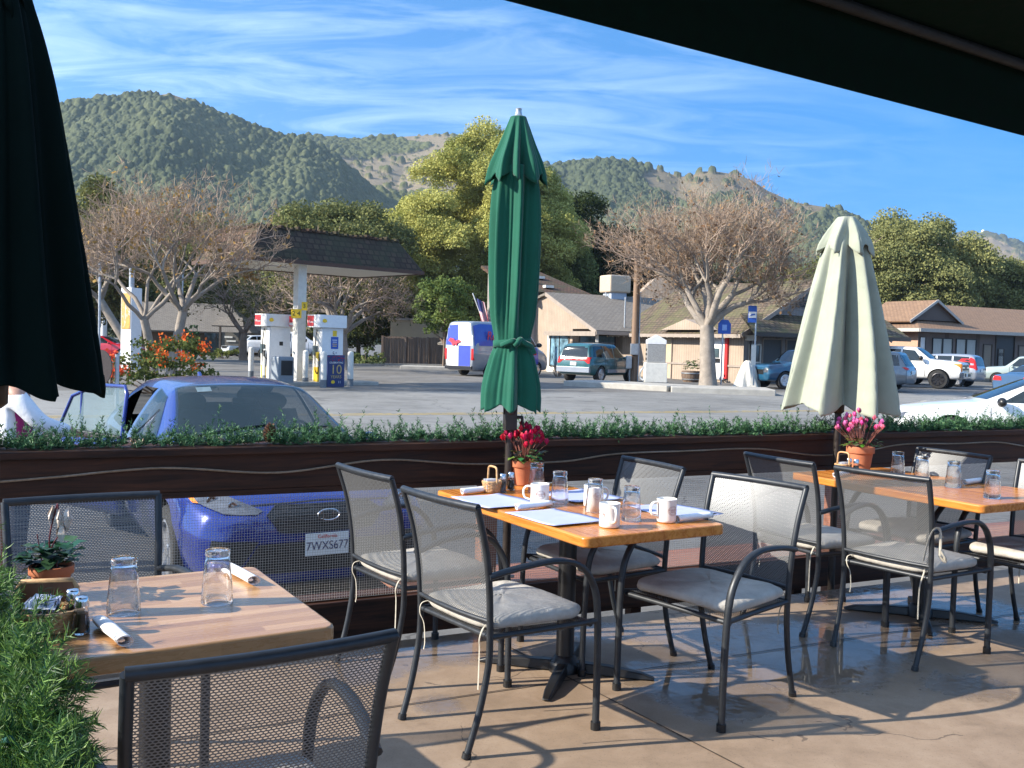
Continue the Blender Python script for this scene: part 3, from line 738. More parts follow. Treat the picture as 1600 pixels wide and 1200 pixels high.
def umb(lab, loc, zz_, mat, main, vent, seed, tie=None, crank=None, ferrule=None, nf=8, rot=0, amp=.5, hem=.05):
    t = thing('patio_umbrella', lab, 'umbrella', loc, rot, 'closed patio umbrellas')
    c = pleat('canopy', main, nf, amp, seed, mat, t, hem)
    pleat('vent', vent, nf, amp*.8, seed+1, mat, t, .05, n=200, rows=24)
    MB().tube([(0, 0, zz_[0]), (0, 0, zz_[1])], .021, 14).build('pole', MT['bronze'], t, 60)
    if ferrule: MB().lathe(ferrule, 16).build('finial', MT['steel'] if tie else MT['black'], t, 60)
    MB().lathe([(.024, 0), (.036, .01), (.038, .07), (.03, .10), (.024, .11)], 14, (0, 0, main[-1][0]-.05)).build('runner_hub', MT['bronze'], t, 60)
    if crank:
        z = crank; b = MB(); b.box((.0, 0, z), (.06, .06, .13)); b.tube([(.03, 0, z), (.065, 0, z)], .009, 8); b.tube([(.062, 0, z+.005), (.068, 0, z-.07)], .008, 8); b.tube([(.066, 0, z-.07), (.12, 0, z-.068)], .010, 8)
        b.build('crank', MT['bronze'], t, 50, bevel=.004)
    if tie:
        z, r_ = tie; b = MB()
        b.grid(lambda s, q: V((r_*(1+.05*sin(6*2*pi*s))*cos(2*pi*s), r_*(1+.05*sin(6*2*pi*s))*sin(2*pi*s), z+.017*(2*q-1)+.008*sin(2*pi*s+2))), 48, 3, wrap=True)
        a0 = R(-92); p = V((r_*1.05*cos(a0), r_*1.05*sin(a0), z))
        b.tube(crom([p, p+V((.015, -.012, .018)), p+V((.035, -.012, .004)), p+V((.07, -.004, -.012)), p+V((.085, .01, -.022)), p+V((.098, .012, -.05))], 5), .013, 6, oval=((0, 0, 1), .25))
        b.tube(crom([p, p+V((-.02, -.012, .012)), p+V((-.05, .0, 0)), p+V((-.075, .02, -.014))], 5), .011, 6, oval=((0, 0, 1), .25))
        b.tube([p+V((-.012, -.008, -.014)), p+V((.002, -.014, .0)), p+V((.014, -.008, .016))], .013, 8)
        b.build('tie_strap', mat, t, 180, solid=.002)
    return t
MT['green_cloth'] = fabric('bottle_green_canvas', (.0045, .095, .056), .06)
MT['dark_cloth'] = fabric('shaded_green_canvas', (.0016, .0075, .0065), .0, 0, .08)  # the umbrella's shade is darkened into this cloth colour
MT['sage_cloth'] = fabric('sage_green_canvas', (.335, .36, .285), .05)
D2 = 4.86; k2 = D2/F
c2 = atd(796, 690, D2)
def zp(y, d, px=805): return atd(px, y, d).z
def rp(w_, d): return w_/2*d/F
main = [(zp(262, D2), rp(62, D2), .35), (zp(300, D2), rp(78, D2), .8), (zp(360, D2), rp(84, D2), 1), (zp(430, D2), rp(82, D2), 1), (zp(490, D2), rp(74, D2), .9), (zp(535, D2), rp(57, D2), .45), (zp(560, D2), rp(74, D2), .8), (zp(600, D2), rp(96, D2), .85), (zp(634, D2), rp(98, D2), .75)]
vent = [(zp(183, D2), rp(24, D2), .1), (zp(198, D2), rp(36, D2), .5), (zp(225, D2), rp(58, D2), .8), (zp(255, D2), rp(86, D2), 1), (zp(276, D2), rp(100, D2), 1)]
U2 = umb('tall bottle green closed umbrella tied at its waist behind the middle table', (c2.x, c2.y, 0), (-.3, zp(183, D2)), MT['green_cloth'], main, vent, 11, tie=(zp(536, D2), rp(61, D2)), crank=zp(652, D2),
         ferrule=[(.030, zp(187, D2)), (.030, zp(183, D2)), (.018, zp(179, D2)), (.014, zp(174, D2)), (.017, zp(170, D2)), (.010, zp(169, D2))], rot=R(14), amp=.56, hem=.03)
D3 = 6.14; c3 = atd(1309, 660, D3)
def z3(y): return atd(1325, y, D3).z
main = [(z3(364), rp(40, D3), .15), (z3(390), rp(70, D3), .5), (z3(440), rp(98, D3), .9), (z3(500), rp(128, D3), 1), (z3(560), rp(156, D3), 1), (z3(600), rp(174, D3), 1), (z3(634), rp(190, D3), 1)]
vent = [(z3(340), rp(26, D3), .1), (z3(346), rp(36, D3), .4), (z3(362), rp(60, D3), .7), (z3(378), rp(80, D3), .8), (z3(388), rp(90, D3), .9)]
U3 = umb('pale sage closed umbrella with flaring skirt beside the right table', (c3.x, c3.y, 0), (-.3, z3(345)), MT['sage_cloth'], main, vent, 23, ferrule=[(.04, z3(344)), (.038, z3(340)), (.02, z3(338))], rot=R(40), amp=.60, hem=.045)
D1 = 2.05; c1 = atd(-16, 420, D1)
def z1(y): return atd(20, y, D1).z
main = [(z1(-90), rp(40, D1), .2), (z1(-40), rp(92, D1), .6), (z1(100), rp(178, D1), .9), (z1(300), rp(250, D1), 1), (z1(450), rp(300, D1), 1), (z1(550), rp(334, D1), 1), (z1(602), rp(350, D1), .9)]
vent = [(z1(-140), rp(26, D1), .1), (z1(-130), rp(40, D1), .4), (z1(-60), rp(90, D1), .8), (z1(10), rp(134, D1), .9)]
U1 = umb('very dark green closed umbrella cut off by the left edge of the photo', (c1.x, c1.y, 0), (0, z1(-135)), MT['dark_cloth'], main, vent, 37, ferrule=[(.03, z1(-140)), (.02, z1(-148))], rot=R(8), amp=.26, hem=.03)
MB().lathe([(.24, 0), (.24, .05), (.05, .07), (.03, .25)], 24).build('base', MT['black'], U1, 60)
# hose clamps that strap the poles to the posts
for u_, zz_ in ((U2, (.66, .28)), (U3, (.62, .28))):
    for z in zz_: MB().lathe([(.0225, -.008), (.026, -.008), (.026, .008), (.0225, .008)], 16, (0, 0, z)).box((.03, -.012, z), (.02, .014, .014)).build('hose_clamp', MT['steel'], u_, 50)

# ================================================================ tableware
MT['glass'] = glass_mat('clear_glass')
def ob(px, py, z=TZ): return at(px, py, z+.0015)
def make_tumbler(lab, grp):
    # upside down fluted tumbler: rim on the table
    n = 80
    def fl(a, z): return 1+(.014*abs(cos(5*a)) if .056 < z < .128 else 0)
    outer = [(.0405, 0), (.0415, .002), (.0400, .03), (.0385, .05), (.0372, .058), (.0345, .09), (.0315, .118), (.0305, .124), (.0325, .130), (.0330, .136), (.0315, .141), (.0003, .1415)]
    inner = [(.0003, .122), (.0265, .120), (.0295, .112), (.0330, .085), (.0365, .05), (.0380, .025), (.0390, .001)]
    b = MB(); b.lathe(outer+inner, n, fr=fl, closed=False)
    # join the ring: remove bottom caps made by lathe
    k = len(outer)+len(inner)
    b.f = b.f[:-2]; b.m = b.m[:-2]
    b.f.append([(len(outer)-1)*n+j for j in range(n)]) if False else None
    b.f += [[(k-1)*n+j, (k-1)*n+(j+1) % n, (j+1) % n, j] for j in range(n)]; b.m += [0]*n
    o = b.build('tumbler', MT['glass'], None, 50)
    return tag(o, lab, 'glass', grp)
G0 = 'upside-down clear tumblers on the tables'
GL = [(193, 957, 'clear tumbler upside down beside the pepper shaker on the butcher block table'), (339, 941, 'clear tumbler upside down near the far right corner of the butcher block table'),
      (838, 769, 'clear tumbler upside down behind the mug with its handle to the left'), (874, 785, 'clear tumbler upside down just right of the mug with its handle to the left'),
      (929, 799, 'clear tumbler upside down in front of the rearmost mug'), (986, 813, 'clear tumbler upside down between the two front mugs'),
      (1402, 743, 'clear tumbler upside down, farthest left on the right-hand table'), (1440, 751, 'clear tumbler upside down, second from the left on the right-hand table'),
      (1489, 761, 'clear tumbler upside down beside the blue-white napkin on the right table'), (1550, 778, 'clear tumbler upside down nearest the front corner of the right table')]
gl0 = None
for i, (px, py, lab) in enumerate(GL):
    if gl0 is None: gl0 = o = make_tumbler(lab, G0)
    else: o = copy_tree(gl0); o['label'] = lab
    o.location = ob(px, py); o.rotation_euler = (0, 0, i*.7)
def make_mug(lab):
    t = thing('mug', lab, 'mug', (0, 0, 0), 0, 'white diner mugs on the middle table')
    prof = [(.036, 0), (.040, .003), (.041, .012), (.0405, .05), (.041, .088), (.042, .094), (.0405, .0955), (.0385, .093), (.0375, .05), (.037, .012), (.01, .008)]
    MB().lathe(prof, 36).build('cup', MT['ceramic'], t, 50)
    MB().tube(crom([(.039, 0, .082), (.060, 0, .081), (.072, 0, .068), (.073, 0, .048), (.064, 0, .03), (.039, 0, .022)], 6), .0065, 8, oval=((0, 1, 0), .7)).build('handle', MT['ceramic'], t, 60)
    lg = MB()
    def onc(a, z, r=.0417): return V((r*cos(a), r*sin(a), z))
    for base in (R(100), R(-80)):
        for (ea, ez, th) in ((.56, .0185, .0011), (.47, .0145, .0006)):
            N = 40
            for k in range(N):
                t0, t1 = 2*pi*k/N, 2*pi*(k+1)/N
                lg.quad(onc(base+ea*cos(t0), .05+ez*sin(t0)), onc(base+ea*cos(t1), .05+ez*sin(t1)), onc(base+(ea-.03)*cos(t1), .05+(ez-th)*sin(t1)), onc(base+(ea-.03)*cos(t0), .05+(ez-th)*sin(t0)))
        for (txt, zz_, s_) in (('RUNNING', .0535, .0090), ('IRON', .0455, .0090)):
            tv, tf = text_mesh(txt, s_, 0, 1); lg.add([onc(base+q.x/.0417, zz_+q.y) for q in tv], tf)
    lg.build('logo', pm('mug_print', (.32, .12, .11), .4), t)
    return t
MG = [(843, 789, R(168), 'white mug with its handle to the left beside a napkin roll'), (926, 791, R(20), 'white mug standing rearmost, behind a clear tumbler'),
      (952, 823, R(-75), 'white mug with its handle towards the viewer at the table front'), (1041, 815, R(200), 'white mug at the right end of the table by a rolled napkin')]
mg0 = None
for px, py, a, lab in MG:
    if mg0 is None: mg0 = o = make_mug(lab)
    else: o = copy_tree(mg0); o['label'] = lab
    o.location = ob(px, py); o.rotation_euler = (0, 0, a)
mg0.rotation_euler = (0, 0, R(172))
MT['mat_paper'] = pm('pale_blue_paper', (.40, .44, .66), .75, 0, .04, 12)
TR = R(90-TA)
for i, (px, py, dz, lab) in enumerate(((772, 783, 0, 'pale blue paper placemat at the left side of the middle table, far seat'), (866, 808, 0, 'pale blue paper placemat in the near left of the middle table beside the napkin roll'),
                   (905, 775, 0, 'pale blue paper placemat behind the glasses on the far right of the middle table'), (1052, 798, 0, 'pale blue paper placemat behind the mug at the right end of the middle table'))):
    p = at(px, py, TZ+.003); r_ = random.Random(i)
    c1_, c2_ = r_.uniform(.004, .012), r_.uniform(.004, .012)
    b = MB(); b.grid(lambda s, q: V(((s-.5)*.255, (q-.5)*.36, c1_*max(0, 2*s-1.3)**2*1.5+c2_*max(0, .3-q)**2*6+.004*sin(5*q)*s)), 10, 12)
    o = b.build('placemat', MT['mat_paper'], None, 180, solid=.0008); o.location = p; o.rotation_euler = (0, 0, TR+r_.uniform(-.06, .06)); tag(o, lab, 'placemat', 'paper placemats on the middle table')
MT['cutlery'] = MT['chrome']
def make_roll(lab):
    t = thing('napkin_roll', lab, 'napkin', (0, 0, 0), 0, 'cutlery rolled in white napkins')
    def fn(s, q):
        a = 2*pi*s*1.55+.2; sp_ = .0175*(1-.22*s)
        L_ = .20; x = (q-.5)*L_+.006*sin(a+2)
        return V((x, sp_*cos(a)*(1+.10*sin(7*q+3)), .0155+.8*sp_*sin(a)*(1-.12*q)))
    MB().grid(fn, 40, 12).build('napkin', MT['napkin'], t, 180, solid=.0015)
    b = MB(); b.tube([(-.08, .0, .016), (.085, .0, .017)], .003, 6)
    for k in range(4): b.tube([(.085, (k-1.5)*.002, .017), (.095, (k-1.5)*.0055, .018), (.125, (k-1.5)*.0055, .0195)], .0013, 5)
    b.tube([(-.085, .004, .014), (.108, .006, .014)], .004, 6, oval=((0, 0, 1), 2.2))
    b.build('fork', MT['cutlery'], t, 60)
    return t
NP = [((150, 968), (205, 1008), 'white napkin roll with fork tines showing on the butcher block table'), ((365, 898), (388, 911), 'white napkin roll half hidden behind a tumbler on the butcher block table'),
      ((774, 767), (717, 774), 'white napkin roll below the small handled basket on the middle table'), ((868, 791), (799, 799), 'white napkin roll in front of the mug with its handle to the left'),
      ((1114, 810), (1057, 817), 'white napkin roll at the right front corner of the middle table'), ((1325, 742), (1304, 747), 'white napkin roll by the basket on the right-hand table'),
      ((1540, 753), (1500, 759), 'bluish white napkin roll between two glasses on the right-hand table')]
np0 = None
for (a, b_, lab) in NP:
    if np0 is None: np0 = o = make_roll(lab)
    else: o = copy_tree(np0); o['label'] = lab
    p, q = at(*a, TZ), at(*b_, TZ); d = p-q
    if lab.startswith('white napkin roll with fork'): p, q = at(152, 970, TZ+.01), at(200, 1010, TZ+.01); d = p-q
    mdp = (p+q)/2; o.location = (mdp.x, mdp.y, TZ+.001); o.rotation_euler = (0, 0, atan2(d.y, d.x))
    k = max(.8, min(1.0, d.length/.19)); 
# shakers
MT['salt'] = pm('salt', (.8, .8, .78), .9, 0, .05); MT['pepper'] = pm('ground_pepper', (.06, .05, .04), .9, 0, .4, 90)
def shaker(px, py, fill, lab):
    t = thing('shaker', lab, 'shaker', ob(px, py), 0, 'glass salt and pepper shakers')
    MB().lathe([(.017, 0), (.0195, .002), (.0185, .03), (.0150, .06), (.0155, .066), (.0135, .066), (.0135, .058), (.0165, .03), (.0175, .006), (.004, .005)], 10).build('jar', MT['glass'], t, 30)
    MB().lathe([(.0172, .0055), (.0162, .03), (.0140, .05), (.004, .0505)], 10).build('contents', fill, t, 40)
    MB().lathe([(.0165, .064), (.0170, .070), (.0155, .076), (.0160, .084), (.0120, .089), (.003, .090)], 16).build('lid', MT['chrome'], t, 50)
shaker(113, 977, MT['salt'], 'salt shaker half hidden behind the pepper shaker on the butcher block table')
shaker(127, 990, MT['pepper'], 'pepper shaker with chrome lid in front on the butcher block table')
shaker(785, 769, MT['salt'], 'salt shaker beside the handled basket on the middle table')
shaker(798, 766, MT['pepper'], 'pepper shaker next to the flower pot on the middle table')
shaker(1326, 739, MT['salt'], 'salt shaker beside the basket on the right-hand table')
shaker(1337, 741, MT['pepper'], 'pepper shaker below the pink flowers on the right-hand table')
# baskets
MT['wicker'] = pm('wicker', (.50, .30, .14), .6, 0, .3, 50, .3, 160, .003); MT['leather'] = pm('brown_panel', (.20, .075, .03), .5, 0, .2, 12)
def wicker_bowl(parent, rx, ry, h, name='bowl', taper=.82, mat='wicker', n=26, rings=7):
    b = MB()
    for j in range(rings):
        z = .006+h*j/(rings-1); k = taper+(1-taper)*j/(rings-1)
        pts = [V((rx*k*cos(a)+.0025*cos(a)*(-1)**(i+j), ry*k*sin(a)+.0025*sin(a)*(-1)**(i+j), z)) for i, a in enumerate(np.linspace(0, 2*pi, n+1))]
        pts[-1] = pts[0]; b.tube(pts, .0042 if j < rings-1 else .006, 6, cap=False)
    for i in range(n):
        a = 2*pi*i/n; b.tube([(rx*taper*cos(a), ry*taper*sin(a), .004), (rx*cos(a), ry*sin(a), h+.004)], .003, 5)
    b.lathe([(rx*taper*.98, .003), (rx*taper*.98, .006)], 20, M=Matrix.Diagonal((1, ry/rx, 1, 1)))
    b.lathe([(rx*taper*.96, .006), (rx*.96, h)], 20, M=Matrix.Diagonal((1, ry/rx, 1, 1)))
    return b.build(name, MT[mat], parent, 60)
def handled_basket(px, py, lab):
    t = thing('basket', lab, 'basket', ob(px, py), TR, 'small handled wicker baskets')
    wicker_bowl(t, .046, .04, .045)
    MB().tube(crom([(0, .044, .04), (0, .041, .09), (0, .034, .118), (0, 0, .123), (0, -.034, .118), (0, -.041, .09), (0, -.044, .04)], 5), .005, 8).build('handle', MT['wicker'], t, 60)
    b = MB(); r_ = random.Random(px)
    for k in range(8): b.box((r_.uniform(-.02, .02), -.02+.005*k, .042), (.045, .0012, .045), rz=0)
    b.build('sugar_packets', MT['napkin'], t)
handled_basket(769, 769, 'small wicker basket with a tall handle beside the terracotta pot of red flowers')
handled_basket(1317, 739, 'small wicker basket with a tall handle on the right-hand table')
t = thing('basket', 'open wicker basket of sugar packets with a brown lid standing up behind it', 'basket', at(74, 985, TZ+.001), R(18))
wicker_bowl(t, .074, .055, .042, taper=.86, n=34)
b = MB(); w2, h2 = .066, .098
ptsl = [(-w2, .0), (-w2, h2*.82), (-w2*.86, h2), (w2*.86, h2), (w2, h2*.82), (w2, 0)]
Mx = frame((-.01, .062, .004), (1, 0, 0), (0, .12, 1))
b.prism(ptsl, .008, Mx); lid = b.build('lid', MT['leather'], t, bevel=.002)
MB().tube([Mx @ V((p[0], p[1], .004)) for p in ptsl], .0065, 8).build('rim', MT['wicker'], lid, 60)
b = MB(); r_ = random.Random(4)
for k in range(12): b.box((-.03+.004*k, 0, .055), (.0012, .05, .05), Matrix.Rotation(R(r_.uniform(-20, 20)), 4, 'Y') @ Matrix.Rotation(R(r_.uniform(-12, 12)), 4, 'Z'))
b.quad((-.05, -.03, .062), (.02, -.035, .058), (.03, .02, .075), (-.03, .03, .082))
b.build('sugar_packets', pm('sugar_packets', (.62, .66, .78), .7, 0, .06), t)
# flower pots
MT['cyc_leaf'] = foliage_mat('cyclamen_leaf', .45, .12)
def leaf_blob(b_list, c, n, r, size, rnd, col1, col2, updir=.5):
    vs, cols = b_list
    for k in range(n):
        a = rnd.uniform(0, 2*pi); rr = r*sqrt(rnd.uniform(.05, 1)); h_ = rnd.uniform(-.2, 1)*r*updir
        p = V(c)+V((rr*cos(a), rr*sin(a), h_)); d = V((cos(a), sin(a), rnd.uniform(-.5, .35))).normalized(); s = d.cross(V((0, 0, 1))).normalized(); nn = s.cross(d)
        L_ = size*rnd.uniform(.7, 1.2); w_ = L_*rnd.uniform(.75, .95); c_ = [x+(y-x)*rnd.random() for x, y in zip(col1, col2)]
        q = [p, p+s*w_*.45+d*L_*.15-nn*.1*L_, p+s*w_*.5+d*L_*.55+nn*.06*L_, p+d*L_+nn*-.12*L_, p-s*w_*.5+d*L_*.55+nn*.06*L_, p-s*w_*.45+d*L_*.15-nn*.1*L_, p+d*L_*.5-nn*.05*L_]
        i = len(vs); vs += q; cols += [c_]*7
        leaf_blob.f += [(i, i+1, i+6), (i+1, i+2, i+6), (i+2, i+3, i+6), (i+3, i+4, i+6), (i+4, i+5, i+6), (i+5, i, i+6)]
def pot(px, py, lab, rad, hgt, flower, fc1, fc2, nfl, seed, lh=.035, fh=.1, wilt=False):
    t = thing('flower_pot', lab, 'potted plant', ob(px, py), seed)
    MB().lathe([(rad*.66, 0), (rad*.70, .002), (rad*.88, hgt*.72), (rad*.98, hgt*.74), (rad, hgt*.76), (rad, hgt), (rad*.9, hgt), (rad*.86, hgt*.8), (rad*.02, hgt*.8)], 28).build('pot', MT['terracotta'], t, 40)
    MB().lathe([(rad*.87, hgt*.84), (rad*.87, hgt*.88), (.002, hgt*.9)], 20).build('soil', MT['soil'], t, 50)
    rnd = random.Random(seed); vs, cols = [], []; leaf_blob.f = []
    leaf_blob((vs, cols), (0, 0, hgt+.012), 46 if nfl else 60, rad*(1.15 if nfl else .95), .042 if nfl else .046, rnd, (.02, .07, .02) if nfl else (.012, .04, .02), (.14, .22, .06) if nfl else (.04, .10, .05), lh/rad)
    np_mesh('leaves', vs, leaf_blob.f, MT['cyc_leaf'], t, cols=cols)
    st = MB()
    for k in range(nfl):
        a = rnd.uniform(0, 2*pi); rr = rad*1.75*sqrt(rnd.random()); h_ = hgt+fh*rnd.uniform(.55, 1.0)*(1.15-.22*rr/rad)
        q = V((rr*cos(a), rr*sin(a), h_)); st.tube(crom([(rr*.2*cos(a), rr*.2*sin(a), hgt*.9), (rr*.7*cos(a), rr*.7*sin(a), h_*.8+hgt*.1), q], 4), .0014, 5)
        cc = [x+(y-x)*rnd.random() for x, y in zip(fc1, fc2)]
        tw = rnd.uniform(0, 6); vs, cols, fs = [], [], []
        for j in range(5):
            b_ = tw+j*2*pi/5; o = V((cos(b_), sin(b_), 0)); s = V((-sin(b_), cos(b_), 0)); L_ = rnd.uniform(.024, .034)
            i = len(vs); k_ = rnd.uniform(.75, 1.2)
            vs += [q+s*.003, q-s*.003, q+o*.009-s*.010+V((0,0,L_*.5)), q+o*.009+s*.010+V((0,0,L_*.5)), q+o*.004+s*.003+V((0,0,L_)), q+o*.006-s*.004+V((0,0,L_*.95))]
            cols += [[min(1, c*k_) for c in cc]]*6; fs += [(i, i+1, i+2, i+3), (i+3, i+2, i+5, i+4)]
        np_mesh('flower', vs, fs, MT['cyc_leaf'], t, cols=cols)
    if nfl:
        st.build('stems', pm('flower_stem', (.22, .07, .05), .6), t, 60)
    return t
pot(817, 757, 'terracotta pot of crimson cyclamen by the green umbrella on the middle table', .070, .125, 0, (.42, .005, .035), (.70, .02, .10), 52, 5, fh=.165)
pot(1343, 736, 'terracotta pot of magenta pink cyclamen on the right-hand table', .082, .15, 0, (.60, .05, .22), (.85, .22, .48), 50, 9, fh=.19)
t = pot(80, 932, 'terracotta pot with wilting white cyclamen on the butcher block table', .056, .085, 0, (.5, .4, .3), (.6, .5, .4), 0, 13, lh=.06)
b = MB(); b.tube(crom([(.0, 0, .08), (-.005, .0, .16), (.012, -.005, .245), (.015, -.01, .235)], 5), .0022, 6); b.tube(crom([(-.02, .01, .08), (-.03, 0, .14), (-.035, .0, .17)], 5), .0015, 6); b.tube(crom([(.015, -.01, .08), (.0, -.005, .13), (.022, -.01, .172)], 5), .0018, 6)
b.build('stems', pm('red_stem', (.12, .02, .025), .5), t, 60)
b = MB(); rnd = random.Random(2)
for q, n_ in ((V((.018, -.012, .235)), 6), (V((.024, -.016, .205)), 7), (V((.002, -.006, .245)), 4), (V((.038, -.01, .24)), 4)):
    for j in range(n_):
        a = rnd.uniform(0, 6.28); o_ = V((cos(a), sin(a), 0)); s = V((-sin(a), cos(a), 0)); L_ = rnd.uniform(.04, .07)
        b.add([q+s*.002, q-s*.002, q+o_*.010-s*.009-V((0,0,L_*.5)), q+o_*.010+s*.009-V((0,0,L_*.5)), q+o_*.003-V((0,0,L_))], [(0, 1, 2, 3), (3, 2, 4)])
b.build('wilted_flowers', pm('wilted_petal', (.62, .52, .44), .8, 0, .3, 50), t)

# ================================================================ vehicles (local x forward, y left)
def car_paint(name, c, rough=.28, coat=1.0, metal=0.0):
    m = NT(name); f = m.noise(m.coord('Object'), 3, 4, .6)
    m.p(col=m.ramp(f, [(.3, g(c, .93)), (.7, g(c, 1.05))]), rough=rough, coat=coat, coatr=.04, metal=metal); return m.mat
NPF = 22
def body_surface(st, nsub=6):
    rows = []
    P = [V(s[:1]) if False else s for s in st]
    arr = [np.array(s, float) for s in st]
    seq = []
    for i in range(len(arr)-1):
        p0, p1, p2, p3 = arr[max(i-1, 0)], arr[i], arr[i+1], arr[min(i+2, len(arr)-1)]
        for k in range(nsub):
            t = k/nsub; lin = p1+(p2-p1)*t
            cr_ = .5*((2*p1)+(p2-p0)*t+(2*p0-5*p1+4*p2-p3)*t*t+(3*p1-p0-3*p2+p3)*t**3)
            seq.append(lin*.45+cr_*.55)
    seq.append(arr[-1])
    for (x, zb, wb, zm, wm, zt, wt, zr, wr) in seq:
        key = [(0, zb), (wb*.6, zb), (wb, zb+.04), (wm, zm), (wm*.995+wt*.005, zm+(zt-zm)*.45), (wt, zt), (wt+(wr-wt)*.45, zt+(zr-zt)*.5), (wr+(wt-wr)*.05, zr-(zr-zt)*.10), (wr*.80, zr+.004), (wr*.4, zr+.020), (0, zr+.026)]
        cr2 = crom([V((a, b_, 0)) for a, b_ in key], 4)
        rows.append([(x, p.x, p.y) for p in cr2])
    return rows
def build_body(name, st, mat, wheels, parent, mats2=None):
    rows = body_surface(st); n = len(rows[0]); b = MB(); full = []
    for r in rows: full.append([V(p) for p in r]+[V((p[0], -p[1], p[2])) for p in r[-2:0:-1]])
    m_ = len(full[0]); vs = [p for r in full for p in r]
    fs = [(i*m_+j, (i+1)*m_+j, (i+1)*m_+(j+1) % m_, i*m_+(j+1) % m_) for i in range(len(full)-1) for j in range(m_)]
    fs += [tuple(range(m_)), tuple((len(full)-1)*m_+j for j in range(m_))[::-1]]
    me = bpy.data.meshes.new(name); me.from_pydata([tuple(v) for v in vs], [], fs)
    bm = bmesh.new(); bm.from_mesh(me); bmesh.ops.recalc_face_normals(bm, faces=bm.faces); bm.to_mesh(me)
    bvh = BVHTree.FromBMesh(bm); bm.free()
    me.materials.append(mat); me.materials.append(MT['black'])
    o = bpy.data.objects.new(name, me); COL.objects.link(o)
    cut = MB()
    for (x, y, r, wd) in wheels:
        k = 28; ra = r*1.13
        M = Matrix.Translation((x, y*1.5+(-.0 if y > 0 else 0), r*1.0)) @ Matrix.Rotation(pi/2, 4, 'X')
        vs2 = []; hh = abs(y)*.85
        for zz in (-hh, hh):
            for j in range(k): a = 2*pi*j/k; vs2.append((ra*cos(a), ra*sin(a), zz))
        cut.add(vs2, [tuple(range(k))[::-1], tuple(range(k, 2*k))]+[(j, (j+1) % k, k+(j+1) % k, k+j) for j in range(k)], M)
    co = cut.build('cutter', [MT['black']])
    bm = bmesh.new(); bm.from_mesh(co.data); bmesh.ops.recalc_face_normals(bm, faces=bm.faces); bm.to_mesh(co.data); bm.free()
    md = o.modifiers.new('b', 'BOOLEAN'); md.object = co; md.operation = 'DIFFERENCE'; md.solver = 'EXACT'
    try: md.material_mode = 'TRANSFER'
    except Exception: pass
    dg = bpy.context.evaluated_depsgraph_get(); dg.update()
    me2 = bpy.data.meshes.new_from_object(o.evaluated_get(dg)); o.modifiers.clear(); o.data = me2; me2.name = name
    bpy.data.objects.remove(co)
    me2.polygons.foreach_set('use_smooth', [True]*len(me2.polygons)); me2.set_sharp_from_angle(angle=R(38))
    o.parent = parent; return o, bvh
def decal(name, bvh, axis, poly, mat, parent, off=.006, cuts=3, smooth=True):
    ax = {'+x': 0, '-x': 0, '+y': 1, '-y': 1, '+z': 2}[axis]; sg = 1 if axis[0] == '+' else -1
    oth = [i for i in range(3) if i != ax]
    bm = bmesh.new(); vs = []
    for p in poly: q = [0, 0, 0]; q[oth[0]], q[oth[1]] = p; vs.append(bm.verts.new(q))
    bm.faces.new(vs); bmesh.ops.triangulate(bm, faces=bm.faces)
    for _ in range(cuts): bmesh.ops.subdivide_edges(bm, edges=[e for e in bm.edges if e.calc_length() > .06], cuts=1, use_grid_fill=True); bmesh.ops.triangulate(bm, faces=bm.faces)
    dv = V((0, 0, 0)); dv[ax] = -sg
    dead = []
    for v_ in bm.verts:
        o_ = v_.co.copy(); o_[ax] = sg*6
        h = bvh.ray_cast(o_, dv)
        if h[0] is None: dead.append(v_)
        else:
            nn = h[1]; nn = nn if nn.dot(dv) < 0 else -nn
            v_.co = h[0]+nn*off
    bmesh.ops.delete(bm, geom=dead, context='VERTS')
    bmesh.ops.recalc_face_normals(bm, faces=bm.faces)
    for f_ in bm.faces:
        if f_.normal.dot(dv) > 0: f_.normal_flip()
    me = bpy.data.meshes.new(name); bm.to_mesh(me); bm.free(); me.materials.append(mat)
    if smooth: me.polygons.foreach_set('use_smooth', [True]*len(me.polygons))
    o = bpy.data.objects.new(name, me); COL.objects.link(o); o.parent = parent; return o
def open_windows(o, cuts):
    bm = bmesh.new(); bm.from_mesh(o.data)
    for (ax, poly, keep) in cuts:
        oth = [i for i in range(3) if i != ax]; n = len(poly); cxp = sum(p[0] for p in poly)/n; cyp = sum(p[1] for p in poly)/n
        P2 = [(cxp+(p[0]-cxp)*.97, cyp+(p[1]-cyp)*.97) for p in poly]; lo = [min(p[k] for p in P2)-.05 for k in (0, 1)]; hi = [max(p[k] for p in P2)+.05 for k in (0, 1)]
        for i in range(n):
            a, c = P2[i], P2[(i+1) % n]; co = [0, 0, 0]; no = [0, 0, 0]; co[oth[0]], co[oth[1]] = a; no[oth[0]], no[oth[1]] = c[1]-a[1], -(c[0]-a[0])
            fs = [f for f in bm.faces if keep(f) and lo[0] < f.calc_center_median()[oth[0]] < hi[0] and lo[1] < f.calc_center_median()[oth[1]] < hi[1]]
            gm = set(fs); [gm.update(f.edges) for f in fs]; [gm.update(f.verts) for f in fs]
            bmesh.ops.bisect_plane(bm, geom=list(gm), plane_co=co, plane_no=no)
        def inside(q):
            r_ = False
            for i in range(n):
                (x1, y1), (x2, y2) = P2[i], P2[(i+1) % n]
                if (y1 > q[1]) != (y2 > q[1]) and q[0] < (x2-x1)*(q[1]-y1)/(y2-y1)+x1: r_ = not r_
            return r_
        bmesh.ops.delete(bm, geom=[f for f in bm.faces if keep(f) and inside((f.calc_center_median()[oth[0]], f.calc_center_median()[oth[1]]))], context='FACES')
    bm.to_mesh(o.data); bm.free()
    o.data.polygons.foreach_set('use_smooth', [True]*len(o.data.polygons)); o.data.set_sharp_from_angle(angle=R(38))
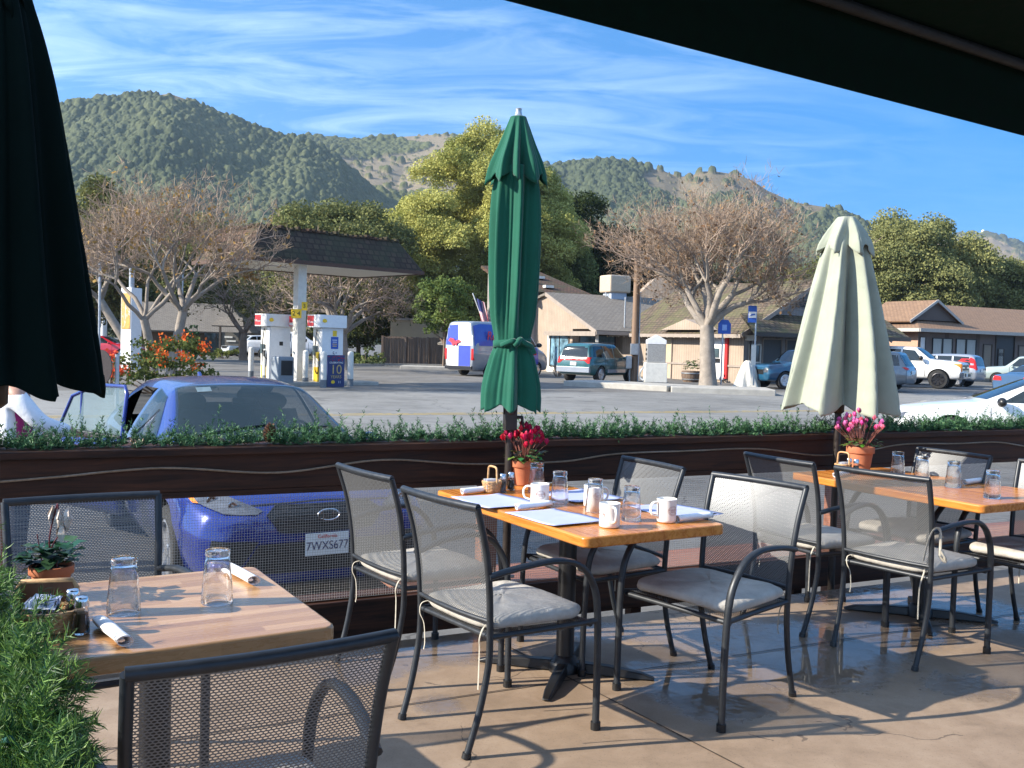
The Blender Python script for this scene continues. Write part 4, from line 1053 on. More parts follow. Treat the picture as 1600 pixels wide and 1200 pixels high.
def wheel(parent, x, y, r, wd, rim='alloy', spokes=5):
    sg = 1 if y > 0 else -1; M = Matrix.Translation((x, y, r)) @ Matrix.Rotation(-sg*pi/2, 4, 'X')
    wh = bpy.data.objects.new('wheel', None); COL.objects.link(wh); wh.parent = parent; wh.empty_display_size = .1
    MB().lathe([(r*.62, -wd/2), (r*.93, -wd/2), (r, -wd*.36), (r, wd*.36), (r*.94, wd/2), (r*.70, wd/2+.004), (r*.66, wd*.38), (r*.62, wd*.3)], 30, M=M).build('tyre', MT['rubber'], wh, 50)
    b = MB(); b.lathe([(r*.69, wd*.35), (r*.69, wd*.47), (r*.62, wd*.50), (r*.60, wd*.2), (r*.02, wd*.12)], 30, M=M)
    for k in range(spokes):
        a = 2*pi*k/spokes
        b.add([(r*.10*cos(a-.9), r*.10*sin(a-.9), wd*.40), (r*.64*cos(a-.20), r*.64*sin(a-.20), wd*.46), (r*.64*cos(a+.20), r*.64*sin(a+.20), wd*.46), (r*.10*cos(a+.9), r*.10*sin(a+.9), wd*.40), (r*.10*cos(a-.9), r*.10*sin(a-.9), wd*.15), (r*.62*cos(a-.2), r*.62*sin(a-.2), wd*.2), (r*.62*cos(a+.2), r*.62*sin(a+.2), wd*.2), (r*.10*cos(a+.9), r*.10*sin(a+.9), wd*.15)],
              [(0, 1, 2, 3), (0, 4, 5, 1), (3, 2, 6, 7)], M)
    b.lathe([(r*.14, wd*.1), (r*.14, wd*.45), (r*.02, wd*.46)], 12, M=M)
    b.build('rim', MT[rim], wh, 50)
def vehicle(name, lab, cat, loc, heading, paint, st, wl, decs, rim='alloy', mirrors=None, group=None, spokes=5, trims=()):
    """heading: compass direction (from +Y towards +X) of the front; wl=(xf, xr, y, r, w)"""
    t = thing(name, lab, cat, loc, R(90-heading), group)
    xf, xr, y, r, wd = wl
    ws_ = [(x, s*y, r, wd) for x in (xf, xr) for s in (1, -1)]
    bo, bvh = build_body('body', st, paint, ws_, t)
    for (x, yy, r_, w_) in ws_: wheel(t, x, yy, r, wd, rim, spokes)
    for d in decs:
        nm, mat, ax, poly = d[:4]; off = d[4] if len(d) > 4 else .006
        axs = ('+y', '-y') if ax == 'sides' else (ax,)
        for a in axs:
            if ax in ('+x2', '-x2'): pass
            decal(nm, bvh, a, poly, MT[mat] if isinstance(mat, str) else mat, t, off)
    if mirrors:
        x, yy, z, k = mirrors
        for s in (1, -1):
            b = MB(); b.grid(lambda u_, v_: V((x+.07*k*cos(pi*(v_-.5))*cos(2*pi*u_), s*yy+s*.11*k*cos(pi*(v_-.5))*sin(2*pi*u_), z+.075*k*sin(pi*(v_-.5)))), 12, 7, wrap=True)
            b.bar((x, s*(yy-.16*k), z-.03), (x, s*yy, z-.03), .05, .03)
            b.build('mirror', paint if k <= 1 else MT['black'], t, 60)
    for (nm, mat, boxes) in trims:
        b = MB()
        for bx in boxes: b.box(bx[0], bx[1])
        b.build(nm, MT[mat] if isinstance(mat, str) else mat, t, 0, bevel=.008)
    return t, bvh
def mirr(p): return [(-a, b_) for a, b_ in p][::-1]
def both(nm, mat, ax, p, off=.006): return [(nm, mat, ax, p, off), (nm, mat, ax, mirr(p), off)]
def plate(t, bvh, x0_, z, sx_=.305, txt=None, front=True):
    sg = 1 if front else -1
    h = bvh.ray_cast(V((sg*6, 0, z)), V((-sg, 0, 0)))[0]; x = h.x+sg*.022
    M = frame((x, 0, z), (0, sg, 0), (0, 0, 1))
    b = MB().box((0, 0, 0), (sx_, .152, .006), M); o = b.build('number_plate', MT['plate'], t, bevel=.004)
    if txt:
        M2 = frame((x+sg*.0045, 0, z-.012), (0, sg, 0), (0, 0, 1)); lettering(txt, .082, MT['ink'], o, M2, .86)
        M3 = frame((x+sg*.0045, 0, z+.052), (0, sg, 0), (0, 0, 1)); lettering('California', .032, MT['red'], o, M3, 1.1)
# ---- hatchback profile
HATCH = [(2.235,.30,.40,.45,.50,.60,.48,.645,.40),(2.20,.22,.60,.45,.66,.64,.62,.69,.50),(2.08,.18,.72,.48,.80,.68,.75,.755,.58),(1.85,.18,.77,.50,.865,.725,.82,.825,.64),(1.45,.18,.79,.52,.885,.80,.85,.905,.69),(1.0,.19,.80,.52,.885,.90,.865,.985,.70),
         (.86,.19,.80,.52,.885,.92,.865,1.03,.70),(.10,.19,.80,.52,.885,.94,.865,1.385,.585),(-.15,.19,.80,.52,.885,.94,.865,1.425,.575),(-.7,.19,.80,.52,.885,.945,.86,1.455,.57),(-1.3,.19,.79,.53,.885,.97,.85,1.43,.55),(-1.75,.2,.78,.55,.88,1.0,.83,1.36,.53),
         (-2.0,.22,.75,.58,.86,.98,.80,1.14,.58),(-2.14,.25,.70,.6,.82,.90,.76,.98,.62),(-2.20,.30,.60,.58,.72,.80,.68,.88,.55)]
BLUE = car_paint('metallic_blue', (.004, .022, .215), .26, 1.0, .3)
_m = BLUE.node_tree; _g = _m.nodes.new('ShaderNodeNewGeometry'); _d = _m.nodes.new('ShaderNodeBsdfDiffuse'); _d.inputs[0].default_value = (.02, .02, .022, 1); _x = _m.nodes.new('ShaderNodeMixShader')
_p = [n for n in _m.nodes if n.type == 'BSDF_PRINCIPLED'][0]; _o = [n for n in _m.nodes if n.type == 'OUTPUT_MATERIAL'][0]
_m.links.new(_g.outputs['Backfacing'], _x.inputs[0]); _m.links.new(_p.outputs[0], _x.inputs[1]); _m.links.new(_d.outputs[0], _x.inputs[2]); _m.links.new(_x.outputs[0], _o.inputs[0])
MT['clearglass'] = pm('clear_car_glass', (.02, .035, .035), .03, 0, .05, spec=.8, alpha=.62)
cpos = V((-2.36, 8.45, 0)); hb = 149.5
bt, bvh = vehicle('parked_car', 'blue hatchback parked nose-in against the patio fence with a rear door open', 'car', (cpos.x, cpos.y, GZN-.045), hb, BLUE, HATCH, (1.36, -1.31, .775, .325, .21),
    [('windscreen', 'clearglass', '+z', [(-.02, -.545), (.30, -.60), (.82, -.71), (.90, -.60), (.95, 0), (.90, .60), (.82, .71), (.30, .60), (-.02, .545), (.02, 0)]) ,
     ('side_window', 'clearglass', 'sides', [(.62, .965), (.05, 1.335), (-.34, 1.385), (-.36, .975)]), ('side_window', 'clearglass', '+y', [(-.44, .975), (-.42, 1.385), (-1.0, 1.375), (-1.45, 1.25), (-1.5, 1.03)]),
     ('rear_window', 'clearglass', '-x', [(-.56, 1.02), (-.50, 1.33), (.50, 1.33), (.56, 1.02)]),
     ('grille', 'black', '+x', [(-.40, .685), (-.33, .735), (.33, .735), (.40, .685), (.32, .575), (.24, .565), (-.24, .565), (-.32, .575)], .008),
     ('lower_intake', 'black', '+x', [(-.46, .50), (.46, .50), (.56, .34), (.50, .30), (-.50, .30), (-.56, .34)], .008)]
    + both('headlight', 'lamp', '+x', [(.42, .705), (.47, .685), (.66, .69), (.775, .735), (.815, .825), (.79, .845), (.70, .825)], .008)
    + both('indicator', 'amber', '+x', [(.775, .735), (.80, .735), (.838, .825), (.812, .84)], .010)
    + both('fog_recess', 'black', '+x', [(.46, .52), (.74, .53), (.77, .33), (.60, .31)], .008)
    + both('tail_light', 'taillight', '-x', [(.45, .82), (.45, .95), (.74, 1.0), (.74, .85)]),
    mirrors=(.55, .98, .98, 1))
for s_ in (1, -1):
    decal('hood_gap', bvh, '+z', [(.95, s_*.715), (.95, s_*.705), (1.5, s_*.70), (2.06, s_*.60), (2.065, s_*.607), (1.5, s_*.71)], MT['black'], bt, .003)
decal('hood_gap', bvh, '+x', [(-.62, .735), (0, .757), (.62, .735), (.62, .728), (0, .750), (-.62, .728)], MT['black'], bt, .003)
WS = [(-.02, -.545), (.30, -.60), (.82, -.71), (.90, -.60), (.95, 0), (.90, .60), (.82, .71), (.30, .60), (-.02, .545), (.02, 0)]
bob = [c for c in bt.children if c.name.startswith('body')][0]
WSq = [(p[0], p[1]) for p in WS]
open_windows(bob, [(2, WSq, lambda f: f.normal.z > .3 and f.calc_center_median().z > .9), (1, [(.62, .965), (.05, 1.335), (-.34, 1.385), (-.36, .975)], lambda f: abs(f.normal.y) > .5 and f.calc_center_median().z > .9),
    (1, [(-.44, .975), (-.42, 1.385), (-1.0, 1.375), (-1.45, 1.25), (-1.5, 1.03)], lambda f: abs(f.normal.y) > .5 and f.calc_center_median().z > .9), (1, [(-.44, .35), (-.44, .98), (-1.5, .98), (-1.2, .6), (-1.1, .35)], lambda f: f.normal.y < -.5 and f.calc_center_median().y < -.5),
    (0, [(-.56, 1.02), (-.50, 1.33), (.50, 1.33), (.56, 1.02)], lambda f: f.normal.x < -.3 and f.calc_center_median().z > .9)])
cab = pm('dark_cabin_trim', (.03, .03, .034), .8, 0, .2, 10)
MB().box((.72, 0, .86), (.5, 1.42, .16)).build('dashboard', cab, bt, bevel=.05)
st_ = MB(); st_.tube([V((.42-.06*sin(a), .36+.18*cos(a), .98+.17*sin(a))) for a in np.linspace(0, 2*pi, 25)], .015, 6); st_.bar((.55, .36, .92), (.43, .36, .98), .10, .06); st_.build('steering_wheel', cab, bt, 60)
def seat_(x, y, w_): 
    q = MB(); q.grid(lambda u_, v_: V((x-.10*v_-.07*cos(pi*(u_-.5)*1.0)*0, y+w_*(u_-.5)*(1-.25*v_**3), .62+.58*v_)), 7, 7); q.build('seat_back', cab, bt, 180, solid=.13)
    for yy in ((y,) if w_ < .8 else (y-.4, y+.4)): MB().grid(lambda u_, v_: V((x-.12+.05*cos(pi*(v_-.5))*cos(2*pi*u_), yy+.13*cos(pi*(v_-.5))*sin(2*pi*u_), 1.27+.085*sin(pi*(v_-.5)))), 14, 8, wrap=True).build('headrest', cab, bt, 180)
seat_(-.12, .36, .5); seat_(-.12, -.36, .5); seat_(-1.05, 0, 1.25)
MB().box((-.2, 0, .45), (2.4, 1.5, .08)).build('cabin_floor', cab, bt)
MB().box((.12, 0, 1.30), (.03, .20, .06)).build('rear_view_mirror', MT['black'], bt, bevel=.01)
plate(bt, bvh, 2.2, .475, txt='7WXS677')
# chrome surround of grille and the oval badge with six stars
hx = bvh.ray_cast(V((6, 0, .675)), V((-1, 0, 0)))[0].x+.045
b = MB(); pts = [(hx, .075*cos(a), .675+.038*sin(a)) for a in np.linspace(0, 2*pi, 25)]; b.tube(pts, .0055, 6)
for (yy, z) in ((.03, .687), (-.012, .683), (-.012, .663), (-.038, .675), (-.05, .69), (-.036, .657)): b.box((hx, yy, z), (.006, .014, .014))
b.build('badge', MT['chrome'], bt, 50)
gb = MB()
for k in range(7):
    z = .585+.022*k; pts = []
    for yy in np.linspace(-.34, .34, 15):
        h = bvh.ray_cast(V((6, yy, z)), V((-1, 0, 0)))[0]
        pts.append(h+V((.012, 0, 0)))
    gb.tube(pts, .0035, 5)
gb.build('grille_bars', pm('grille_bars', (.05, .05, .055), .35, .4), bt, 60)
pl = [(-.40, .685), (-.33, .735), (.33, .735), (.40, .685), (.32, .575), (.24, .565), (-.24, .565), (-.32, .575), (-.40, .685)]
pts = []
for i in range(len(pl)-1):
    for k in range(6):
        f = k/6; yy = pl[i][0]*(1-f)+pl[i+1][0]*f; z = pl[i][1]*(1-f)+pl[i+1][1]*f
        pts.append(bvh.ray_cast(V((6, yy, z)), V((-1, 0, 0)))[0]+V((.012, 0, 0)))
MB().tube(pts+[pts[0]], .0055, 6).build('grille_surround', MT['darkalloy'], bt, 60)
for s in (1, -1):
    for (yy, z, r_) in ((.70, .76, .036), (.60, .74, .030)):
        h = bvh.ray_cast(V((6, s*yy, z)), V((-1, 0, 0)))[0]; MB().lathe([(r_, 0), (r_, .008), (r_*.82, .010), (r_*.5, .006), (.001, .012)], 20, M=frame(h+V((.012, 0, 0)), (0, 1, 0), (0, 0, 1))).build('reflector', MT['chrome'], bt, 50)
# wiper blades, roof fin
b = MB()
for (y0_, y1_) in ((-.55, .02), (.0, .56)):
    pts = []
    for f in np.linspace(0, 1, 8):
        h = bvh.ray_cast(V((.80-.10*f, y0_+(y1_-y0_)*f, 5)), V((0, 0, -1)))[0]; pts.append(h+V((0, 0, .016)))
    b.tube(pts, .007, 6)
b.build('wiper', MT['black'], bt, 60)
b = MB(); b.prism([(-.10, 0), (.10, 0), (-.06, .075), (-.09, .075)], .03, frame((-1.5, .015, 1.41), (1, 0, 0), (0, 0, 1))); b.build('roof_fin', BLUE, bt, bevel=.008)
# rails where windscreen meets roof (dark seal) and interior things seen through the glass: mirror housing + sticker
decal('toll_sticker', bvh, '+z', [(.16, -.40), (.16, -.28), (.08, -.28), (.08, -.40)], pm('pale_sticker', (.16, .22, .24), .5), bt, .010)
# open rear door
dr = bpy.data.objects.new('door', None); COL.objects.link(dr); dr.parent = bt; dr.location = (-.40, -.885, 0); dr.rotation_euler = (0, 0, R(24))
dw = [(0, .93), (.0, 1.36), (-.12, 1.40), (-.55, 1.38), (-.92, 1.26), (-1.06, 1.0)]
def doorface(s, q):
    x = -1.05*s; return V((x*(1-.12*(1-q)), -.045*sin(pi*min(1, q*1.0))-.0, .28+.67*q))
MB().grid(doorface, 12, 9).build('door_panel', BLUE, dr, 180, solid=.05)
b = MB(); pts = [(-.01, -.015, .95), (-.01, .03, 1.33), (-.06, .045, 1.39), (-.5, .045, 1.385), (-.86, .03, 1.27), (-1.03, .0, .97)]
b.tube(pts, .017, 8); b.tube([(-.70, .02, .96), (-.72, .04, 1.33)], .016, 8)
b.build('window_frame', BLUE, dr, 60)
MB().tube([(-.0, -.03, .955), (-1.03, -.03, .965)], .017, 8).build('window_seal', MT['black'], dr, 60)
paneg = pm('door_window_glass', (.12, .17, .17), .04, 0, .25, 2, spec=1.0, alpha=.72)
b = MB(); b.add([(-.02, .0, .95), (-.02, .035, 1.34), (-.07, .045, 1.385), (-.5, .045, 1.38), (-.85, .03, 1.265), (-1.02, .0, .97)], [(0, 1, 2, 3, 4, 5)]); b.build('pane', paneg, dr)
MB().tube([(-.78, -.07, .86), (-.80, -.085, .86), (-.94, -.085, .865), (-.96, -.07, .865)], .012, 8).build('handle', BLUE, dr, 60)
MT['bluepaint'] = BLUE

# ---- other vehicles
SEDAN = [(2.42,.30,.42,.45,.50,.58,.48,.66,.40),(2.38,.22,.62,.45,.68,.64,.63,.72,.52),(2.2,.18,.76,.5,.84,.72,.79,.82,.62),(1.8,.18,.80,.52,.90,.80,.86,.90,.68),(1.2,.18,.82,.52,.92,.88,.89,.97,.72),(.95,.18,.82,.52,.92,.92,.89,1.01,.72),(.1,.18,.82,.52,.92,.95,.88,1.37,.56),(-.3,.18,.82,.52,.92,.95,.88,1.42,.56),(-1.0,.18,.82,.52,.92,.97,.88,1.40,.55),
         (-1.7,.19,.81,.55,.92,1.0,.87,1.12,.58),(-1.85,.19,.80,.55,.92,1.0,.86,1.07,.68),(-2.3,.22,.78,.6,.88,.98,.80,1.04,.64),(-2.45,.3,.66,.6,.76,.9,.70,.96,.52)]
SEDW = [('door_gap', 'black', 'sides', [(x_, .35), (x_, .97), (x_+.012, .97), (x_+.012, .35)], .003) for x_ in (-.385, .86, -1.3)]+[('door_handle', 'chrome', 'sides', [(x_, .82), (x_, .845), (x_+.17, .845), (x_+.17, .82)], .02) for x_ in (-.30, -1.2)]+[('windscreen', 'carglass', '+z', [(.10, -.53), (.9, -.68), (.97, 0), (.9, .68), (.10, .53)]), ('side_window', 'carglass', 'sides', [(.68, .985), (.1, 1.31), (-.3, 1.35), (-.33, .995)]), ('side_window', 'carglass', 'sides', [(-.42, .995), (-.40, 1.35), (-1.0, 1.32), (-1.55, 1.06)]),
        ('rear_window', 'carglass', '+z', [(-1.1, .50), (-1.70, .58), (-1.70, -.58), (-1.1, -.50)]), ('grille', 'black', '+x', [(-.5, .42), (-.55, .62), (.55, .62), (.5, .42)])]+both('headlight', 'lamp', '+x', [(.45, .60), (.45, .68), (.74, .76), (.76, .64)])+both('tail_light', 'taillight', '-x', [(.30, .84), (.30, .94), (.76, .96), (.76, .83)])
WHITEP = car_paint('white_car_paint', (.80, .80, .79), .3)
hw = 284; fp = atd(1392, 638, 18.3); cc = fp-V((sin(R(hw)), cos(R(hw)), 0))*2.4; cc.z = gz(fp.x, fp.y)
t, bvh = vehicle('white_sedan', 'white sports sedan on the street at the right edge, nose to the left', 'car', cc, hw, WHITEP, SEDAN, (1.5, -1.45, .80, .35, .23), SEDW, rim='darkalloy', mirrors=(.72, 1.02, 1.0, 1.15))
VAN = [(2.95,.40,.62,.55,.72,.85,.70,.98,.60),(2.85,.30,.78,.6,.88,.95,.85,1.10,.70),(2.5,.28,.85,.7,.98,1.15,.95,1.32,.78),(2.15,.28,.86,.8,.99,1.25,.96,1.46,.80),(1.35,.28,.86,.9,.99,1.45,.97,2.35,.76),(1.0,.28,.86,1.0,.99,1.5,.975,2.62,.74),(.5,.28,.86,1.0,.99,1.6,.975,2.68,.76),(-1,.28,.86,1.0,.99,1.6,.975,2.70,.76),(-2.6,.28,.86,1.0,.99,1.6,.975,2.68,.76),(-2.9,.32,.84,1.0,.97,1.6,.955,2.62,.74),(-2.95,.4,.80,1.0,.94,1.6,.92,2.54,.72)]
VB = car_paint('van_cobalt', (.03, .06, .42), .35); SILV = car_paint('silver_car_paint', (.30, .33, .38), .3, 1, .3)
vp = atg(800, 587)
vp = V((vp.x*.995, vp.y, 0)); rr1 = atg(757, 588); rf1 = atg(851, 587)
hv = math.degrees(atan2(rf1.x-rr1.x, rf1.y-rr1.y))
fwd = V((sin(R(hv)), cos(R(hv)), 0)); rgt = V((fwd.y, -fwd.x, 0))
vc = rr1+fwd*1.75-rgt*.62; vc.z = gz(vc.x, vc.y)
t, bvh = vehicle('delivery_van', 'tall blue and silver drinks delivery van parked behind the green umbrella', 'van', vc, hv, SILV, VAN, (1.95, -1.70, .84, .345, .24),
    [('side_panel', VB, 'sides', [(-2.90, 1.50), (-2.86, 2.46), (-2.4, 2.56), (.95, 2.56), (.95, 1.50)]), ('lower_door_panel', VB, 'sides', [(.98, .55), (.98, 1.5), (1.9, 1.45), (2.0, .55)]),
     ('side_window', 'carglass', 'sides', [(1.05, 1.55), (1.05, 2.2), (1.3, 2.2), (1.95, 1.5)]), ('windscreen', 'carglass', '+x', [(-.72, 1.55), (-.68, 2.25), (.68, 2.25), (.72, 1.55)]),
     ('rear_door', VB, '-x', [(.06, 1.5), (.10, 2.52), (.88, 2.45), (.9, 1.5)], .008), ('rear_door', WHITEP, '-x', [(.04, .5), (.06, 1.5), (.9, 1.5), (.88, .5)], .008),
     ('rear_door', WHITEP, '-x', [(-.88, 1.5), (-.86, 2.45), (.10, 2.52), (.06, 1.5)], .0085), ('rear_door', VB, '-x', [(-.74, .5), (-.74, 1.5), (.06, 1.5), (.04, .5)], .0085)]
    + both('tail_light', 'taillight', '-x', [(.83, .80), (.83, 1.35), (.95, 1.35), (.95, .80)], .03), rim='alloy', mirrors=(1.8, 1.15, 1.6, 1.6), trims=[('rear_bumper', 'darkalloy', [((-2.98, 0, .42), (.10, 1.8, .16))]), ('side_skirt', 'black', [((-.2, -.985, .48), (3.2, .03, .28)), ((-.2, .985, .48), (3.2, .03, .28))])])
RBL = pm('van_red_lettering', (.65, .03, .06), .5)
for s in (1, -1):
    M = frame((-.3, s*1.005, 1.98), (-s, 0, 0), (0, 0, 1)); M = frame((-1.0, s*1.0, 1.98), (-s, 0, 0), (0, .06*s, 1)); lettering('Red Bull', .62, RBL, t, M, 1.0, .01)
    M = frame((1.45, s*1.01, 1.15), (-s, 0, 0), (0, 0, 1)); lettering('Red Bull', .2, RBL, t, M, 1.0, .01)
b = MB(); M = frame((-3.0, .28, 1.66), (0, -1, 0), (0, 0, 1))
b.prism([(-.42, .06), (-.30, .20), (-.08, .16), (.05, .05), (.30, .12), (.42, .02), (.20, -.06), (.12, -.20), (.0, -.10), (-.12, -.22), (-.2, -.04)], .012, M); b.build('emblem', RBL, t)
SUV = [(2.25,.42,.6,.6,.72,.78,.70,.92,.60),(2.18,.34,.74,.6,.84,.85,.80,.98,.66),(1.9,.32,.8,.65,.90,.92,.86,1.06,.72),(1.1,.32,.82,.7,.91,1.02,.88,1.13,.74),(.95,.32,.82,.7,.91,1.05,.88,1.17,.74),(.35,.32,.82,.7,.91,1.08,.875,1.66,.66),(.1,.32,.82,.7,.91,1.08,.875,1.73,.67),(-.8,.32,.82,.7,.91,1.08,.875,1.76,.68),(-1.8,.32,.82,.7,.91,1.08,.87,1.74,.67),(-2.12,.34,.8,.7,.90,1.06,.86,1.60,.66),(-2.25,.38,.78,.7,.88,1.02,.84,1.16,.74),(-2.30,.44,.74,.66,.84,.95,.80,1.02,.66)]
SUVW = [('door_gap', 'black', 'sides', [(x_, .5), (x_, 1.12), (x_+.02, 1.12), (x_+.02, .5)], .003) for x_ in (-.205, .74, -1.04)]+[('door_handle', 'black', 'sides', [(x_, .98), (x_, 1.015), (x_+.15, 1.015), (x_+.15, .98)], .02) for x_ in (-.12, -.95)]+[('windscreen', 'carglass', '+z', [(.36, -.62), (.92, -.70), (.95, 0), (.92, .70), (.36, .62)]), ('side_window', 'carglass', 'sides', [(.72, 1.13), (.25, 1.60), (-.12, 1.65), (-.15, 1.13)]), ('side_window', 'carglass', 'sides', [(-.24, 1.13), (-.22, 1.65), (-.98, 1.65), (-1.0, 1.13)]), ('side_window', 'carglass', 'sides', [(-1.08, 1.13), (-1.06, 1.65), (-1.85, 1.62), (-1.98, 1.16)]),
        ('rear_window', 'carglass', '-x', [(-.70, 1.14), (-.62, 1.62), (.62, 1.62), (.70, 1.14)]), ('grille', 'black', '+x', [(-.5, .62), (-.5, .84), (.5, .84), (.5, .62)])]+both('headlight', 'lamp', '+x', [(.52, .70), (.52, .88), (.78, .90), (.78, .72)])
GREENP = car_paint('teal_green_paint', (.015, .10, .115), .35)
rw = atg(935, 598); hs_ = 36; fwd = V((sin(R(hs_)), cos(R(hs_)), 0)); rgt = V((fwd.y, -fwd.x, 0))
sc_ = rw+fwd*1.35-rgt*.76; sc_.z = gz(sc_.x, sc_.y)
t, bvh = vehicle('parked_suv', 'dark green suv with roof rails parked behind the wooden utility pole', 'suv', sc_, hs_, GREENP, SUV, (1.38, -1.35, .78, .37, .25), SUVW+both('tail_light', 'taillight', '-x', [(.58, .98), (.58, 1.14), (.84, 1.14), (.84, .86), (.74, .86)], .012)+[('tail_strip', 'taillight', '-x', [(-.6, .99), (-.6, 1.09), (.6, 1.09), (.6, .99)], .010)],
    mirrors=(.6, 1.0, 1.12, 1), trims=[('roof_rail', 'black', [((-.7, .60, 1.80), (1.9, .04, .04)), ((-.7, -.60, 1.80), (1.9, .04, .04))]), ('bumper', SILV, [((-2.30, 0, .58), (.14, 1.72, .24)), ((-.0, .90, .52), (1.6, .04, .16)), ((0, -.90, .52), (1.6, .04, .16))])])
plate(t, bvh, 0, .84, .32, front=False)
TEALB = car_paint('deep_blue_suv_paint', (.01, .075, .15), .3)
fw = atg(1224, 608); hs2 = 250; fwd = V((sin(R(hs2)), cos(R(hs2)), 0)); rgt = V((fwd.y, -fwd.x, 0)); lft = -rgt
sc2 = fw-fwd*1.38-lft*.76; sc2.z = gz(sc2.x, sc2.y)
vehicle('parked_suv', 'deep blue suv with alloy wheels half hidden behind the sage umbrella', 'suv', sc2, hs2, TEALB, SUV, (1.38, -1.35, .78, .38, .25), SUVW+both('tail_light', 'taillight', '-x', [(.7, .9), (.7, 1.3), (.85, 1.3), (.85, .9)]), mirrors=(.6, 1.0, 1.12, 1.2))
GREYP = car_paint('grey_blue_paint', (.14, .17, .20), .3, 1, .3)
CROSS = [(s[0],)+tuple(s[1:]) for s in SUV]; CROSS[-3] = (-2.0,.34,.8,.7,.90,1.10,.86,1.52,.60); CROSS[-2] = (-2.25,.38,.78,.7,.88,.98,.84,1.10,.70)
p_ = atg(1420, 613); hg = 306; fwd = V((sin(R(hg)), cos(R(hg)), 0))
gp = p_+fwd*2.2; gp.z = gz(gp.x, gp.y)
t, bvh = vehicle('parked_car', 'grey crossover showing its rear right behind the sage umbrella', 'car', gp, hg, GREYP, CROSS, (1.38, -1.35, .78, .36, .24), SUVW+both('tail_light', 'taillight', '-x', [(.50, .98), (.54, 1.07), (.84, 1.10), (.84, .98)], .012), mirrors=(.6, 1.0, 1.12, 1))
plate(t, bvh, 0, .86, .32, front=False)
PICK = [(3.0,.55,.7,.75,.86,1.0,.84,1.22,.74),(2.94,.50,.82,.75,.94,1.05,.92,1.30,.80),(2.6,.48,.88,.8,1.0,1.15,.96,1.38,.84),(1.7,.48,.9,.85,1.01,1.22,.98,1.44,.86),(1.5,.48,.9,.85,1.01,1.25,.98,1.48,.86),(.85,.48,.9,.85,1.01,1.28,.98,1.98,.74),(.6,.48,.9,.85,1.01,1.28,.98,2.04,.74),(-.6,.48,.9,.85,1.01,1.28,.98,2.06,.74),(-1.0,.48,.9,.85,1.01,1.28,.98,1.98,.74),(-1.1,.48,.9,.85,1.01,1.24,.98,1.42,.90),(-2.8,.5,.9,.85,1.01,1.24,.98,1.40,.90),(-2.95,.55,.86,.85,.98,1.2,.95,1.36,.86)]
DG = lambda x, a, c: ('door_gap', 'black', 'sides', [(x, a), (x, c), (x+.022, c), (x+.022, a)], .003)
DH = lambda x, z: ('door_handle', 'black', 'sides', [(x, z), (x, z+.035), (x+.17, z+.035), (x+.17, z)], .02)
PICKW = [DG(.11, .6, 1.36), DG(1.3, .6, 1.3), DG(-.95, .6, 1.36), DG(-1.07, .6, 1.3), DH(.2, 1.2), DH(-.85, 1.2), ('windscreen', 'carglass', '+z', [(.85, -.70), (1.46, -.82), (1.52, 0), (1.46, .82), (.85, .70)]), ('side_window', 'carglass', 'sides', [(1.2, 1.36), (.75, 1.88), (.18, 1.93), (.16, 1.36)]), ('side_window', 'carglass', 'sides', [(.06, 1.36), (.08, 1.93), (-.85, 1.92), (-.9, 1.36)])]
wh = atg(1466, 607.5); hp = 126; fwd = V((sin(R(hp)), cos(R(hp)), 0)); rgt = V((fwd.y, -fwd.x, 0))
pc = wh-fwd*1.95-rgt*.86; pc.z = gz(pc.x, pc.y)
t, bvh = vehicle('pickup_truck', 'white lifted pickup truck with black wheels and chrome grille in the far car park', 'pickup', pc, hp, WHITEP, PICK, (1.95, -1.75, .88, .47, .33), PICKW+[('grille', 'chrome', '+x', [(-.72, .92), (-.72, 1.24), (.72, 1.24), (.72, .92)], .01), ('grille_slot', 'black', '+x', [(-.66, 1.12), (-.66, 1.21), (.66, 1.21), (.66, 1.12)], .016), ('grille_slot', 'black', '+x', [(-.66, .94), (-.66, 1.04), (.66, 1.04), (.66, .94)], .016)]+both('headlight', 'amber', '+x', [(.74, .88), (.74, 1.26), (.92, 1.26), (.92, .88)], .012),
    rim='darkalloy', mirrors=(1.15, 1.2, 1.5, 1.6), spokes=8, trims=[('bumper', 'chrome', [((3.02, 0, .70), (.22, 1.9, .30))]), ('lower_intake', 'black', [((3.10, 0, .70), (.1, 1.0, .13))])])
b = MB().prism([(-.11, -.018), (-.11, .018), (-.05, .018), (-.05, .045), (.05, .045), (.05, .018), (.11, .018), (.11, -.018), (.05, -.018), (.05, -.045), (-.05, -.045), (-.05, -.018)], .02, frame((3.03, 0, 1.08), (0, 1, 0), (0, 0, 1))); b.build('badge', MT['black'], t)
plate(t, bvh, 0, .70, .32); [o for o in t.children if o.name.startswith('number_plate')][0].location = (.14, -.45, .02)
p_ = atg(1545, 598); hg = 312; fwd = V((sin(R(hg)), cos(R(hg)), 0)); q_ = atd(1530, 590, 52.5); gp = V((q_.x, q_.y, 0))+fwd*2.2; gp.z = gz(gp.x, gp.y)
t, bvh = vehicle('parked_suv', 'silver compact suv with tall red tail lamps behind the white pickup', 'suv', gp, hg, SILV, SUV, (1.38, -1.35, .78, .36, .24), SUVW+both('tail_light', 'taillight', '-x', [(.70, .92), (.70, 1.6), (.80, 1.62), (.88, 1.1), (.86, .92)], .014), mirrors=(.6, 1.0, 1.12, 1))
plate(t, bvh, 0, .9, .32, front=False)
PALEG = car_paint('pale_green_car_paint', (.32, .38, .36), .3)
q_ = atd(1600, 590, 58); gp = V((q_.x, q_.y, gz(q_.x, q_.y)))
vehicle('parked_car', 'pale grey-green car behind the others at the far right edge', 'car', gp, 300, PALEG, SUV, (1.38, -1.35, .78, .36, .24), SUVW, mirrors=(.6, 1.0, 1.12, 1))
